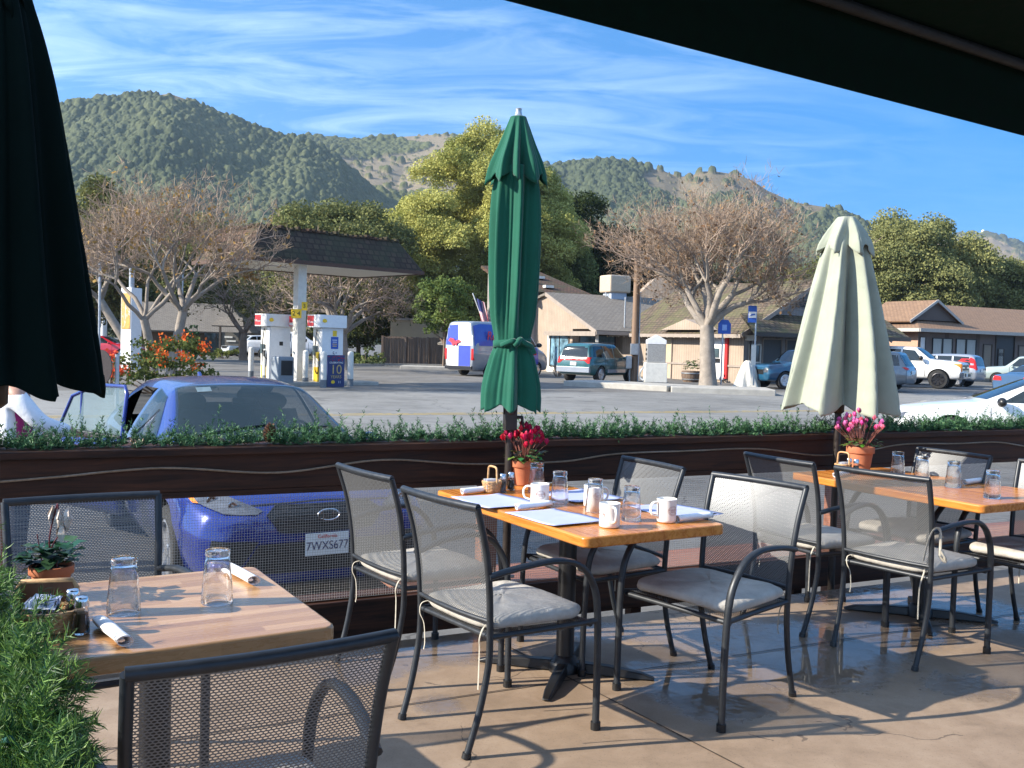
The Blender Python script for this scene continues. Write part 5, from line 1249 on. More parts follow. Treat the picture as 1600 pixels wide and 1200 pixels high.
NAVY = car_paint('slate_blue_paint', (.03, .085, .18), .3)
q_ = atd(1582, 606, 37.5); hg = 58; fwd = V((sin(R(hg)), cos(R(hg)), 0)); gp = V((q_.x, q_.y, 0))+fwd*2.4; gp.z = gz(gp.x, gp.y)
t, bvh = vehicle('parked_car', 'slate blue sedan with bright red tail lamps above the white sedan roof', 'car', gp, hg, NAVY, SEDAN, (1.5, -1.45, .80, .33, .22), [d for d in SEDW if d[0] != 'tail_light']+both('tail_light', 'taillight', '-x', [(.42, .80), (.46, .95), (.80, .97), (.80, .80)], .014), mirrors=(.72, 1.02, 1.0, 1))
REDP = car_paint('red_car_paint', (.50, .015, .03), .3)
q_ = atd(165, 560, 60); vehicle('parked_car', 'red car beyond the orange-flowered shrub at far left', 'car', V((q_.x, q_.y, gz(q_.x, q_.y))), 95, REDP, SEDAN, (1.5, -1.45, .80, .33, .22), SEDW, mirrors=(.72, 1.02, 1.0, 1))
q_ = atd(392, 552, 80); vehicle('parked_suv', 'white suv parked facing left in front of the small brown roofed kiosk', 'suv', V((q_.x, q_.y, gz(q_.x, q_.y))), 232, car_paint('silver_white_paint', (.62, .66, .70), .3), SUV, (1.38, -1.35, .78, .36, .24), SUVW, mirrors=(.6, 1.0, 1.12, 1))
q_ = atd(455, 556, 70); vehicle('pickup_truck', 'white pickup with red tail lamps seen between the two fuel pumps', 'pickup', V((q_.x, q_.y, gz(q_.x, q_.y))), 84, car_paint('plain_white_paint', (.68, .70, .73), .3), PICK, (1.95, -1.75, .88, .42, .28), PICKW+both('tail_light', 'taillight', '-x', [(.80, .95), (.80, 1.3), (.93, 1.3), (.93, .95)], .014), mirrors=(1.15, 1.15, 1.5, 1.2))
# ================================================================ shared materials for buildings
def shingle(name, c1, c2, moss=None, bw=.16, rh=.13, ms=.012):
    m = NT(name); tc_ = m.n('ShaderNodeTexCoord')
    br = m.n('ShaderNodeTexBrick'); m.l(tc_.outputs['UV'], br.inputs['Vector']); br.inputs['Scale'].default_value = 1
    br.inputs['Brick Width'].default_value = bw; br.inputs['Row Height'].default_value = rh; br.inputs['Mortar Size'].default_value = ms; br.inputs['Mortar Smooth'].default_value = .2
    br.inputs['Color1'].default_value = (*c1, 1); br.inputs['Color2'].default_value = (*c2, 1); br.inputs['Mortar'].default_value = (*g(c1, .25), 1); br.inputs['Bias'].default_value = .0
    f = m.noise(m.coord('Object'), 1.3, 5, .65); col = br.outputs[0]
    f2 = m.noise(m.coord('Object'), 9, 3, .6); col = m.mix(m.math('MULTIPLY', f2, .5), col, g(c1, .55))
    if moss: col = m.mix(m.ramp(f, [(.45, (0, 0, 0)), (.62, (.6, .6, .6))]), col, moss)
    m.p(col=col, rough=.9)
    b = m.n('ShaderNodeBump'); m.l(m.math('SUBTRACT', 1, br.outputs[1]), b.inputs['Height']); b.inputs['Strength'].default_value = .8; b.inputs['Distance'].default_value = .03; m.l(b.outputs[0], m.b.inputs['Normal'])
    return m.mat
def siding(name, c, pitch=.2):
    m = NT(name); tc_ = m.n('ShaderNodeTexCoord'); sp = m.n('ShaderNodeSeparateXYZ'); m.l(tc_.outputs['UV'], sp.inputs[0])
    fr = m.math('FRACT', m.math('DIVIDE', sp.outputs[0], pitch)); gr = m.math('LESS_THAN', fr, .13)
    f = m.noise(m.coord('Object'), 1.2, 5, .6)
    m.p(col=m.mix(m.math('MULTIPLY', gr, .6), m.ramp(f, [(.3, g(c, .85)), (.7, g(c, 1.1))]), g(c, .4)), rough=.85); return m.mat
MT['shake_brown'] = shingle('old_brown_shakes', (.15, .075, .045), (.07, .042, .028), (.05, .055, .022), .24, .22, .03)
MT['shake_moss'] = shingle('mossy_shakes', (.19, .135, .09), (.09, .065, .045), (.12, .12, .045), .32, .26, .045)
MT['shake_grey'] = shingle('grey_shingles', (.25, .22, .185), (.19, .165, .14), None, .3, .17)
MT['shake_tan'] = shingle('tan_shingles', (.31, .19, .115), (.24, .145, .09), None, .3, .16)
MT['tan_siding'] = siding('tan_board_siding', (.36, .285, .22)); MT['grey_siding'] = siding('grey_brown_siding', (.30, .27, .255))
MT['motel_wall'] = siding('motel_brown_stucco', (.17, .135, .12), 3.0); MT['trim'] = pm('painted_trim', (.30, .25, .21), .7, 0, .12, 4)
MT['darktrim'] = pm('dark_brown_trim', (.075, .06, .05), .7, 0, .15, 4)
MT['winglass'] = pm('window_glass', (.05, .08, .09), .05, 0, .3, 1.5, spec=.8)
MT['curtain'] = pm('window_curtain', (.42, .43, .40), .4, 0, .2, 8, stretch=(6, 6, .2))
MT['weathered'] = wood_mat('weathered_fence', (.09, .06, .045), (.20, .14, .10), .8, axis='Z', scale=1.2)
MT['poleswood'] = wood_mat('utility_pole_wood', (.16, .10, .065), (.27, .18, .12), .85, axis='Z', scale=1.5)
def hit(P0, d, px, py=540):
    r = ray(px, py); return (P0.x*r.y-P0.y*r.x)/(d.y*r.x-d.x*r.y)
def flat(b, P0, d, t0, t1, z0, z1, off=None):   # vertical rectangle
    o_ = off if off else V((0, 0, 0)); a = P0+d*t0+o_; c = P0+d*t1+o_
    return b.quad(V((a.x, a.y, z0)), V((c.x, c.y, z0)), V((c.x, c.y, z1)), V((a.x, a.y, z1)))
def slab_roof(b, p0, p1, p2, p3, th=.14):
    n = (p1-p0).cross(p3-p0).normalized(); n = n if n.z > 0 else -n
    q = [p-n*th for p in (p0, p1, p2, p3)]; P_ = [p0, p1, p2, p3]
    b.add(P_+q, [(0, 1, 2, 3), (7, 6, 5, 4), (0, 4, 5, 1), (1, 5, 6, 2), (2, 6, 7, 3), (3, 7, 4, 0)])
def pane(name, P0, d, n, t0, t1, z0, z1, mat, parent, depth=.05, fmat='darktrim', fw=.07, mull=0):
    f = MB()
    A = lambda t, z, k: V((P0.x+d.x*t+n.x*k, P0.y+d.y*t+n.y*k, z))
    for (a0, a1, b0, b1) in ((t0-fw, t1+fw, z1, z1+fw), (t0-fw, t1+fw, z0-fw, z0), (t0-fw, t0, z0, z1), (t1, t1+fw, z0, z1)):
        f.bar(A((a0+a1)/2, b0, .03), A((a0+a1)/2, b1, .03), abs(a1-a0), .07, up=(n.x, n.y, 0))
    for k in range(mull):
        tt = t0+(t1-t0)*(k+1)/(mull+1); f.bar(A(tt, z0, .03), A(tt, z1, .03), .05, .06, up=(n.x, n.y, 0))
    fo = f.build('window_frame' if 'window' in name else 'frame', MT[fmat], None)
    b = MB(); flat(b, P0, d, t0, t1, z0, z1, n*.012); o = b.build(name, MT[mat] if isinstance(mat, str) else mat, parent)
    fo.parent = o; return o
def xyz(p, z): return V((p.x, p.y, z))

# ================================================================ filling station
ZC = 4.08
N_ = at(392, 402, ZC); R_ = at(662, 426, ZC); L_ = at(320, 412, ZC)
e1 = (R_-N_); l1 = e1.length; e1.normalize(); e2 = V((-e1.y, e1.x, 0)); l2 = max(3.9, (L_-N_).dot(e2))
gc = N_+e1*l1/2+e2*l2/2; gz_ = gz(gc.x, gc.y)
can = thing('station_canopy', 'filling station canopy with brown shake mansard on one white column', 'canopy', (0, 0, 0))
def cp(a, b_, z, ins=0): return xyz(N_+e1*(ins+(l1-2*ins)*a)+e2*(ins+(l2-2*ins)*b_), z)
zt = ZC+1.16; ins = .72
b = MB()
cor = [(0, 0), (1, 0), (1, 1), (0, 1)]
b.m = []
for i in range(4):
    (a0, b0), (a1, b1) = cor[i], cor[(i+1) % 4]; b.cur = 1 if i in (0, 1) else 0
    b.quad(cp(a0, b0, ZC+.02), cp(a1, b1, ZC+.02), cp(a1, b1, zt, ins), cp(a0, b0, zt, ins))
MT['shake_dark'] = shingle('mossy_dark_shakes', (.095, .062, .042), (.03, .024, .018), (.04, .045, .022), .26, .24, .035)  # mossy, and base shakes darkened on the slopes turned from the sun
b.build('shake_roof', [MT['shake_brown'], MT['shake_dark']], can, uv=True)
b = MB(); b.quad(cp(0, 0, zt-.02, ins), cp(1, 0, zt-.02, ins), cp(1, 1, zt-.02, ins), cp(0, 1, zt-.02, ins)); b.build('roof_deck', MT['darktrim'], can)
b = MB(); k_ = .06
for i in range(4):
    (a0, b0), (a1, b1) = cor[i], cor[(i+1) % 4]; b.bar(cp(a0, b0, ZC-.02), cp(a1, b1, ZC-.02), .09, .13)
b.build('fascia', pm('rust_brown_fascia', (.085, .045, .03), .7), can)
rnd = random.Random(8); b = MB()
for i in range(4):
    (a0, b0), (a1, b1) = cor[i], cor[(i+1) % 4]; p, q = cp(a0, b0, zt+.02, ins), cp(a1, b1, zt+.02, ins); n_ = int((q-p).length/.22)
    for k in range(n_): b.box(p.lerp(q, (k+.5)/n_)+V((0, 0, rnd.uniform(-.02, .05))), (.16, .16, .10), rz=UA)
b.build('ridge_cap', MT['shake_brown'], can, uv=True)
m = NT('soffit_boards'); tcn = m.coord('Object', (1, 1, 1), (0, 0, atan2(e1.y, e1.x))); sp = m.n('ShaderNodeSeparateXYZ'); m.l(tcn, sp.inputs[0])
gr = m.math('LESS_THAN', m.math('FRACT', m.math('DIVIDE', sp.outputs[0], .3)), .06); m.p(col=m.mix(m.math('MULTIPLY', gr, .5), (.72, .69, .62), (.3, .27, .22)), rough=.7)
b = MB(); b.quad(cp(0, 0, ZC-.05, .05), cp(0, 1, ZC-.05, .05), cp(1, 1, ZC-.05, .05), cp(1, 0, ZC-.05, .05)); b.build('soffit', m.mat, can)
cb_ = atg(466, 600); sq = .17
MB().box((0, 0, 0), (.34, .34, ZC-gz_-.05), Matrix.Translation((cb_.x, cb_.y, (ZC+gz_)/2-.02)) @ Matrix.Rotation(atan2(e1.y, e1.x), 4, 'Z')).build('column', MT['offwhite'], can, bevel=.01)
pz = lambda px, py, d_: atd(px, py, d_)
ne1 = V((e1.y, -e1.x, 0))    # outward normal of the long shaded side
def board(px0, px1, y0, y1, d_, name, mat, parent, nrm, th=.05):
    c0 = atd((px0+px1)/2, (y0+y1)/2, d_); w_ = (px1-px0)*d_/F; h_ = (y1-y0)*d_/F; x = V((-nrm.y, nrm.x, 0)); 
    k = abs(x.x-(c0.x/c0.y)*x.y); M = frame(c0, x, (0, 0, 1)); MB().box((0, 0, 0), (w_/max(k, .3), h_, th), M).build(name, mat if not isinstance(mat, str) else MT[mat], parent)
    return frame(c0+nrm*(th/2+.004), x, (0, 0, 1))
nL = -e1
toC = V((.6, -.8, 0)).normalized()
dC = cb_.y
for (x0_, x1_, y0_, y1_, dd, txt) in ((455, 463, 483, 497, -.35, '2'), (463, 471, 483, 497, -.35, '4'), (471.5, 480, 472, 485, -.3, '3')):
    s_ = thing('pump_number_sign', f'small yellow pump number sign with a {txt} fixed to the canopy column', 'sign', (0, 0, 0), 0, 'yellow pump number signs on the column')
    M = board(x0_, x1_, y0_, y1_, dC+dd, 'panel', 'yellow', s_, V((0, -1, 0)), .04); lettering(txt, .22, MT['black'], s_, M)
s_ = thing('column_sign', 'small red and white sign low behind the canopy column', 'sign'); M = board(452, 461, 494, 510, dC+.3, 'panel', 'red', s_, V((0, -1, 0)), .04)
MB().box((0, -.10, 0), (.18, .10, .006), M).build('white_band', MT['white'], s_)
# pumps
def fan(parent, M, r_):
    b = MB(); pts = [(0, -r_*.7)]
    for k in range(13): a = R(205-k*19.2); q = r_*(1+.06*(k % 2)); pts.append((q*cos(a), q*.95*sin(a)))
    b.prism(pts, .008, M); return b.build('scallop_emblem', MT['yellow'], parent)
def pump(px, py, lab, front):
    p = atg(px, py); ang = atan2(e1.y, e1.x)
    t = thing('fuel_pump', lab, 'fuel pump', p, ang, 'white fuel pumps under the canopy')
    MB().box((0, .18, 1.02), (.78, .42, 2.04)).build('cabinet', MT['offwhite'], t, bevel=.015)
    MB().box((-.34, -.12, 1.0), (.10, .20, 2.0)).box((.34, -.12, 1.0), (.10, .20, 2.0)).build('side_fins', MT['white'], t, bevel=.01)
    hp = [(-.62, -.36), (.52, -.36), (.52, .52), (-.62, .52)]
    b = MB(); pts = []
    for (cx_, cy_, a0) in ((.50, -.34, -90), (.50, .50, 0), (-.48, .38, 90), (-.48, -.22, 180)):
        rr_2 = .14 if cx_ < 0 else .02
        for k in range(6): a = R(a0+18*k); pts.append((cx_+rr_2*cos(a), cy_+rr_2*sin(a)))
    b.prism(pts, .44, Matrix.Translation((0, 0, 2.03))); h = b.build('header', MT['white'], t, 40)
    M = frame((-.628, .06, 2.25), (0, -1, 0), (0, 0, 1)); MB().box((-.13, 0, .0), (.40, .36, .01), M).build('red_panel', MT['red'], h); lettering('V-Power', .125, MT['white'], h, frame((-.637, .19, 2.22), (0, -1, 0), (0, 0, 1)))
    M = frame((-.40, -.365, 2.25), (1, 0, 0), (0, 0, 1)); fan(h, M, .085)
    b = MB(); b.tube(crom([(-.42, .10, 1.95), (-.50, .06, 1.4), (-.46, .1, .55), (-.42, .0, .45), (-.40, -.06, .9), (-.41, .02, 1.18)], 8), .018, 8); b.build('hose', MT['black'], t, 60)
    b = MB(); b.box((-.425, .20, 1.22), (.05, .26, .34)); b.build('display', MT['winglass'], t, bevel=.01)
    b = MB(); b.box((-.44, .0, 1.06), (.10, .06, .22)); b.tube([(-.46, 0, .98), (-.44, -.10, .86)], .016, 6); b.build('nozzle', MT['yellow'] if front else MT['black'], t, bevel=.01)
    MB().box((-.40, .12, .34), (.03, .34, .60)).build('yellow_panel', MT['yellow'], t)
    if front:
        f_ = -.235; M = lambda x, z: frame((x, f_, z), (1, 0, 0), (0, 0, 1))
        MB().box((0, 0, 0), (.86, .03, 2.0), Matrix.Translation((.02, -.215, 1.02))).build('front_panel', MT['white'], t)
        MB().box((.10, f_-.0, 1.83), (.16, .012, .20)).build('yellow_sticker', MT['yellow'], t)
        MB().box((.10, f_, 1.50), (.30, .012, .42)).build('blue_sticker', MT['blue'], t)
        for k in range(4): MB().box((.10, f_-.008, 1.60-.07*k), (.20-.03*(k % 2), .004, .022)).build('sticker_line', MT['yellow'] if k > 1 else MT['white'], t)
        lettering('5', .2, MT['ink'], t, M(.06, 1.12) @ Matrix.Translation((0, 0, .004))); lettering('¢', .1, MT['ink'], t, M(.17, 1.16) @ Matrix.Translation((0, 0, .004)))
    else:
        MB().box((.05, -.215, 1.02), (.80, .03, 2.0)).build('front_panel', MT['white'], t); MB().box((.08, -.235, 1.42), (.14, .012, .14)).build('keypad', MT['black'], t)
    return t
pump(512, 602, 'white fuel pump nearer the viewer with a blue sticker and a 5 on its panel', True)
pump(430, 598, 'white fuel pump farther left, behind the grey bin and bollards', False)
ps = atg(526, 605); ps = ps+V((0, -.25, 0))
t = thing('promotion_board', 'navy promotional board with a big gold 10 standing before the right fuel pump', 'advertising board', ps, atan2(e1.y, e1.x))
navy = pm('navy_poster', (.02, .035, .13), .45, 0, .1); gold = pm('gold_print', (.50, .36, .14), .4, .3, .2)
MB().box((0, 0, .56), (.68, .05, 1.08)).build('board', navy, t, bevel=.01)
M = lambda z: frame((0, -.031, z), (1, 0, 0), (0, 0, 1))
lettering('CELEBRATING', .085, MT['white'], t, M(.84)); lettering('10', .44, gold, t, M(.60), 1.05); lettering('YEARS', .15, gold, t, M(.36))
fan(t, frame((-.12, -.03, .18), (1, 0, 0), (0, 0, 1)), .07); lettering('11', .12, MT['white'], t, frame((.14, -.031, .18), (1, 0, 0), (0, 0, 1)))
b = MB(); rnd = random.Random(3)
for k in range(40): b.box((rnd.uniform(-.32, .32), -.028, rnd.uniform(.9, 1.08)), (.02, .006, .02))
b.build('confetti', MT['taillight'], t)
bin_ = thing('waste_bin', 'grey waste bin with a dark flap in front of the left fuel pump', 'bin', atg(441, 603), atan2(e1.y, e1.x))
MB().box((0, 0, .5), (.62, .5, 1.0)).build('bin_body', pm('grey_bin', (.22, .25, .28), .5, 0, .1), bin_, bevel=.05)
MB().box((.02, -.255, .62), (.44, .02, .5)).build('flap', MT['black'], bin_, bevel=.02)
b0 = None
for (px, py, lab) in ((392, 590, 'white bollard leftmost by the left fuel pump'), (414, 598, 'white bollard between the left pump and the waste bin'), (449, 592, 'white bollard just right of the waste bin'), (477, 602, 'white bollard immediately right of the canopy column'), (505, 606, 'white bollard left of the navy promotional board'), (547, 604, 'white bollard right of the navy promotional board')):
    p = atg(px, py)
    if b0 is None:
        b0 = o = thing('bollard', lab, 'bollard', p, 0, 'white bollards round the fuel pumps')
        MB().lathe([(.105, .27), (.105, 1.16), (.095, 1.20), (.05, 1.225), (.002, 1.23)], 16).build('post', MT['offwhite'], o, 50); MB().lathe([(.108, 0), (.108, .27)], 16).build('grey_foot', pm('grey_foot', (.16, .18, .2), .7), o, 50)
    else: o = copy_tree(b0); o['label'] = lab
    o.location = p
b = MB(); p = atg(490, 603); b.box((0, 0, .06), (5.4, 1.1, .14), Matrix.Translation(p+e2*.5) @ Matrix.Rotation(atan2(e1.y, e1.x), 4, 'Z')); tag(b.build('pump_island', MT['concrete'], None, bevel=.02), kind='structure')

# ================================================================ right building (shop with mossy roof)
C = atg(1160, 600); C.z = 0; zg = gz(C.x, C.y)
nF, nS = -W, -U
def wbuilding(nm, lab, C, lenW, lenU, ze, rise, wallS, wallF, roofm, over=.6, overF=.5):
    t = thing(nm, lab, 'building', (0, 0, 0)); za = ze+rise; h = lenU/2
    P = lambda u_, w_, z: C+U*u_+W*w_+V((0, 0, z-C.z))
    b = MB(); b.quad(P(0, lenW, zg-.1), P(0, 0, zg-.1), P(0, 0, ze), P(0, lenW, ze)); b.quad(P(lenU, 0, zg-.1), P(lenU, lenW, zg-.1), P(lenU, lenW, ze), P(lenU, 0, ze))
    b.build('wall', MT[wallS], t, uv=True)
    b = MB(); b.add([P(0, 0, zg-.1), P(lenU, 0, zg-.1), P(lenU, 0, ze), P(h, 0, za), P(0, 0, ze)], [(0, 1, 2, 3, 4)]); b.build('gable_wall', MT[wallF], t, uv=True); b = MB(); b.add([P(0, lenW, zg-.1), P(lenU, lenW, zg-.1), P(lenU, lenW, ze), P(h, lenW, za), P(0, lenW, ze)], [(4, 3, 2, 1, 0)])
    b.build('gable_wall', MT[wallF], t, uv=True)
    sl = rise/h; b = MB(); dz = .10
    for sg in (0, 1):
        e_ = -over if sg == 0 else lenU+over; ez = ze-over*sl
        slab_roof(b, P(e_, -overF, ez+dz), P(e_, lenW+overF, ez+dz), P(h, lenW+overF, za+dz), P(h, -overF, za+dz))
    rf = b.build('roof', MT[roofm], t, uv=True)
    b = MB(); b.bar(P(-over, -overF-.03, ze-over*sl-.02), P(h, -overF-.03, za-.02), .05, .2); b.bar(P(lenU+over, -overF-.03, ze-over*sl-.02), P(h, -overF-.03, za-.02), .05, .2)
    b.bar(P(-over-.03, -overF, ze-over*sl-.03), P(-over-.03, lenW+overF, ze-over*sl-.03), .06, .18); b.build('fascia', MT['trim'], t)
    return t, P
br_, P = wbuilding('shop_building', 'tan boarded shop with mossy shake roof, cash machine and grey shaded gable', C, 10.8, 8.8, 2.5, 2.55, 'tan_siding', 'grey_siding', 'shake_moss')  # gable siding is greyed to carry its shade; side walls stay tan
b = MB(); slab_roof(b, P(-.75, -1.7, 2.30), P(9.4, -1.7, 2.30), P(9.4, -.03, 3.25), P(-.3, -.03, 3.25), .12); b.build('porch_roof', MT['shake_moss'], br_, uv=True)
b = MB(); b.bar(P(-.75, -1.72, 2.22), P(9.4, -1.72, 2.22), .06, .2); b.build('porch_fascia', MT['darktrim'], br_)
b = MB()
for u_ in (-.5, 4.4, 9.1): b.bar(P(u_, -1.55, zg), P(u_, -1.55, 2.25), .12, .12)
b.build('porch_post', MT['darktrim'], br_) if False else None
tW = lambda px: hit(C, W, px)
tU = lambda px: hit(C, U, px)
# cash machine on the lit wall
t0_, t1_ = tW(1137), tW(1103); atm = thing('cash_machine', 'white cash machine in a red surround on the tan shop wall', 'cash machine')
PS = lambda t_, z, k: V((C.x+W.x*t_-U.x*k, C.y+W.y*t_-U.y*k, z))
b = MB(); b.bar(PS(t0_, zg+.2, .06), PS(t0_, 2.22, .06), .22, .12, up=-U); b.bar(PS(t1_, zg+.2, .06), PS(t1_, 2.22, .06), .22, .12, up=-U); b.bar(PS(t0_-.11, 2.14, .07), PS(t1_+.11, 2.14, .07), .14, .18); b.build('red_surround', MT['red'], atm, bevel=.01)
b = MB(); b.bar(PS((t0_+t1_)/2, zg+.15, .05), PS((t0_+t1_)/2, 2.05, .05), abs(t1_-t0_)-.22, .10, up=-U); b.build('cabinet', MT['white'], atm)
b = MB(); b.bar(PS((t0_+t1_)/2, 1.05, .12), PS((t0_+t1_)/2, 1.5, .12), abs(t1_-t0_)*.42, .05, up=-U); b.build('screen', MT['winglass'], atm); b = MB(); b.bar(PS((t0_+t1_)/2, .82, .15), PS((t0_+t1_)/2, 1.0, .15), abs(t1_-t0_)*.5, .12, up=-U); b.build('keypad', MT['black'], atm)
pane('door', C, W, nS, tW(1050), tW(1022), zg+.05, 1.95, pm('tan_door', (.50, .40, .26), .6), br_, fmat='trim')
b = MB(); b.bar(PS(0, .65, .03), PS(10.8, .65, .03), .05, .10); b.build('rail_trim', MT['trim'], br_)
tm = (tW(1128)+tW(1050))/2; hw_ = abs(tW(1128)-tW(1050))/2
b = MB(); b.add([PS(tm-hw_, 2.42, .75), PS(tm+hw_, 2.42, .75), PS(tm, 2.42+hw_*.26, .75), PS(tm-hw_, 2.42, .3), PS(tm+hw_, 2.42, .3), PS(tm, 2.42+hw_*.26, -1.8)], [(0, 1, 2), (0, 2, 5, 3), (2, 1, 4, 5)]); b.build('entry_pediment', MT['tan_siding'], br_, uv=True)
PF = lambda t_, z, k: V((C.x+U.x*t_-W.x*k, C.y+U.y*t_-W.y*k, z))
for (a, c, lab) in ((1192, 1220, 0), (1229, 1262, 1)): pane('garage_door', C, U, nF, tU(a), tU(c), zg+.05, 2.0, pm('dark_grey_door', (.085, .09, .095), .6), br_, fmat='trim')
b = MB(); tm = tU(1250); b.bar(PF(tm, 3.70, .05), PF(tm, 3.98, .05), .75, .05, up=-W); sg = b.build('name_board', MT['black'], br_); 
b = MB(); b.bar(PF(tm-.25, 4.0, .04), PF(tm-.25, 4.6, .04), .35, .04, up=-W); b.bar(PF(tm+.25, 4.0, .04), PF(tm+.25, 4.6, .04), .35, .04, up=-W); b.build('gable_vent', pm('vent_louvre', (.16, .15, .145), .7), br_)
sl_ = thing('string_lights', 'row of small pale bulbs strung along the eave of the tan shop', 'string lights'); b = MB(); b2 = MB(); pts = []
for k in range(40):
    t_ = -.2+k*.30; z = 2.10-.06*(k % 2); pts.append(PS(t_, z+.06, .62)); b2.lathe([(.001, -.05), (.035, -.02), (.03, .03), (.012, .05)], 8, PS(t_, z, .62))
b.tube(pts, .012, 5).build('cable', MT['black'], sl_); o = b2.build('bulbs', pm('pale_bulb', (.75, .70, .58), .25), sl_, 60); tag(o, kind='stuff')
b = MB(); q = PF(.35, 0, .08); b.tube([(q.x, q.y, zg), (q.x, q.y, 2.1), (q.x-.4, q.y-.3, 2.3)], .05, 8); b.build('downpipe', MT['black'], br_, 60)
MB().box((PF(.25, 2.0, .2).x, PF(.25, 2, .2).y, 2.06), (.5, .35, .28)).build('wall_unit', MT['offwhite'], br_, bevel=.02)
pane('notice_window', C, U, nF, tU(1172), tU(1187), .9, 1.7, 'winglass', br_, fmat='offwhite')
# planter half barrel, wrapped bundle
t = thing('barrel_planter', 'half barrel planter with a small green plant by the tan shop wall', 'planter', atg(1080, 597))
MB().lathe([(.40, 0), (.50, .30), (.48, .55), (.44, .55), (.42, .45), (.01, .45)], 20).build('barrel', MT['weathered'], t, 40)
for z in (.12, .42): MB().lathe([(.455+.06*(z > .3), z), (.475+.05*(z > .3), z), (.48+.045*(z > .3), z+.05), (.46+.05*(z > .3), z+.05)], 20).build('hoop', MT['steel'], t, 50)
vs_, cols_ = [], []; leaf_blob.f = []; rnd = random.Random(5); leaf_blob((vs_, cols_), (0, 0, .75), 60, .3, .2, rnd, (.03, .09, .03), (.12, .2, .07), 1.2); np_mesh('plant', vs_, leaf_blob.f, MT['cyc_leaf'], t, cols=cols_)
p = atg(1176, 606); b = MB()
def bund(s, q):
    a = 2*pi*s; z = 1.2*q; r_ = (.55*(1-q)**.45+.10*sin(5*a+4*q)*(1-q)+.03*sin(11*a)); r_ = r_ if q < .86 else r_*.6+.08
    return V((p.x-.25+r_*cos(a), p.y+r_*.8*sin(a), p.z+z))
tag(b.grid(bund, 40, 16, wrap=True).build('wrapped_bundle', MT['offwhite'], None, 180), 'white sheet-wrapped bundle tied at the top, at the foot of the bus stop post', 'bundle')

# ================================================================ centre building
C0 = atd(929, 575, 55.0); C0.z = 0
PC = lambda u_, w_, z: V((C0.x+U.x*u_+W.x*w_, C0.y+U.y*u_+W.y*w_, z))
cbd = thing('store_building', 'tan store with grey shingled roof and half gable behind the dark green suv', 'building')
ze = 2.42; zr_ = 4.55; wd_ = 5.6; lu = 16
b = MB(); b.add([PC(0, .0, ze), PC(0, wd_, ze), PC(0, wd_, zr_)], [(0, 1, 2)]); b.quad(PC(0, wd_, -.2), PC(0, 12, -.2), PC(0, 12, zr_), PC(0, wd_, zr_)); b.build('gable_wall', MT['tan_siding'], cbd, uv=True)
b = MB(); b.quad(PC(0, 2.6, -.2), PC(0, wd_, -.2), PC(0, wd_, ze), PC(0, 2.6, ze)); b.quad(PC(.0, 2.6, -.2), PC(lu, 2.6, -.2), PC(lu, 2.6, ze), PC(0, 2.6, ze)); b.quad(PC(3.2, .4, -.2), PC(lu, .4, -.2), PC(lu, .4, ze), PC(3.2, .4, ze)); b.quad(PC(3.2, 2.6, -.2), PC(3.2, .4, -.2), PC(3.2, .4, ze), PC(3.2, 2.6, ze)); b.build('wall', MT['tan_siding'], cbd, uv=True)
b = MB(); slab_roof(b, PC(-.25, -.5, ze-.08), PC(lu, -.5, ze-.08), PC(lu, wd_, zr_+.12), PC(-.25, wd_, zr_+.12)); slab_roof(b, PC(-.25, wd_, zr_+.12), PC(lu, wd_, zr_+.12), PC(lu, 13, zr_-1.4), PC(-.25, 13, zr_-1.4)); b.build('roof', MT['shake_grey'], cbd, uv=True)
b = MB(); b.bar(PC(-.28, -.5, ze-.2), PC(-.28, wd_, zr_), .05, .22); b.bar(PC(-.28, -.53, ze-.22), PC(lu, -.53, ze-.22), .06, .2); b.bar(PC(-.3, -.5, ze-.28), PC(-.3, wd_, ze-.28), .06, .26); b.build('fascia', MT['trim'], cbd)
b = MB(); b.bar(PC(.1, .0, -.2), PC(.1, .0, ze-.2), .16, .16); b.bar(PC(.05, 5.2, -.2), PC(.05, 5.2, ze-.2), .9, .12, up=U); b.build('porch_post', MT['offwhite'], cbd)
pane('shop_window', PC(0, 2.6, 0), U, -W, .5, 2.9, .2, 2.05, pm('poster_window', (.10, .17, .22), .15, 0, .9, 1.6), cbd, fmat='darktrim', mull=1)
pane('shop_window', PC(0, 2.6, 0), W, -U, .4, 2.6, .2, 2.05, pm('side_poster_window', (.14, .25, .32), .15, 0, .9, 1.8), cbd, fmat='darktrim', mull=1)
# upper roof block with skylights
b = MB(); slab_roof(b, PC(-1.7, wd_+1.2, 4.75), PC(3.8, wd_+1.2, 4.75), PC(2.2, wd_+6.5, 6.6), PC(-1.7, wd_+6.5, 6.6), .2); b.build('upper_roof', MT['shake_brown'], cbd, uv=True)
b = MB(); b.quad(PC(-1.4, wd_+1.7, -.2), PC(3.4, wd_+1.7, -.2), PC(3.4, wd_+1.7, 4.7), PC(-1.4, wd_+1.7, 4.7)); b.quad(PC(-1.4, wd_+6, -.2), PC(-1.4, wd_+1.7, -.2), PC(-1.4, wd_+1.7, 4.7), PC(-1.4, wd_+6, 6.2)); b.build('upper_wall', MT['grey_siding'], cbd, uv=True)
for (u_, w_) in ((-1.2, 1.9), (1.0, 2.0), (-.4, 4.2), (1.4, 4.0), (.3, 3.1)):
    z = 4.75+(w_-1.2)*.349+.12; MB().box((0, 0, 0), (.6, .4, .16), Matrix.Translation(PC(u_, wd_+w_, z)) @ Matrix.Rotation(pi/2-UA, 4, 'Z')).build('roof_vent', MT['offwhite'], cbd)
hv_ = thing('rooftop_cooler', 'beige rooftop cooler box on a pale blue base on the store roof', 'air cooler'); q = atd(961, 448, 62)
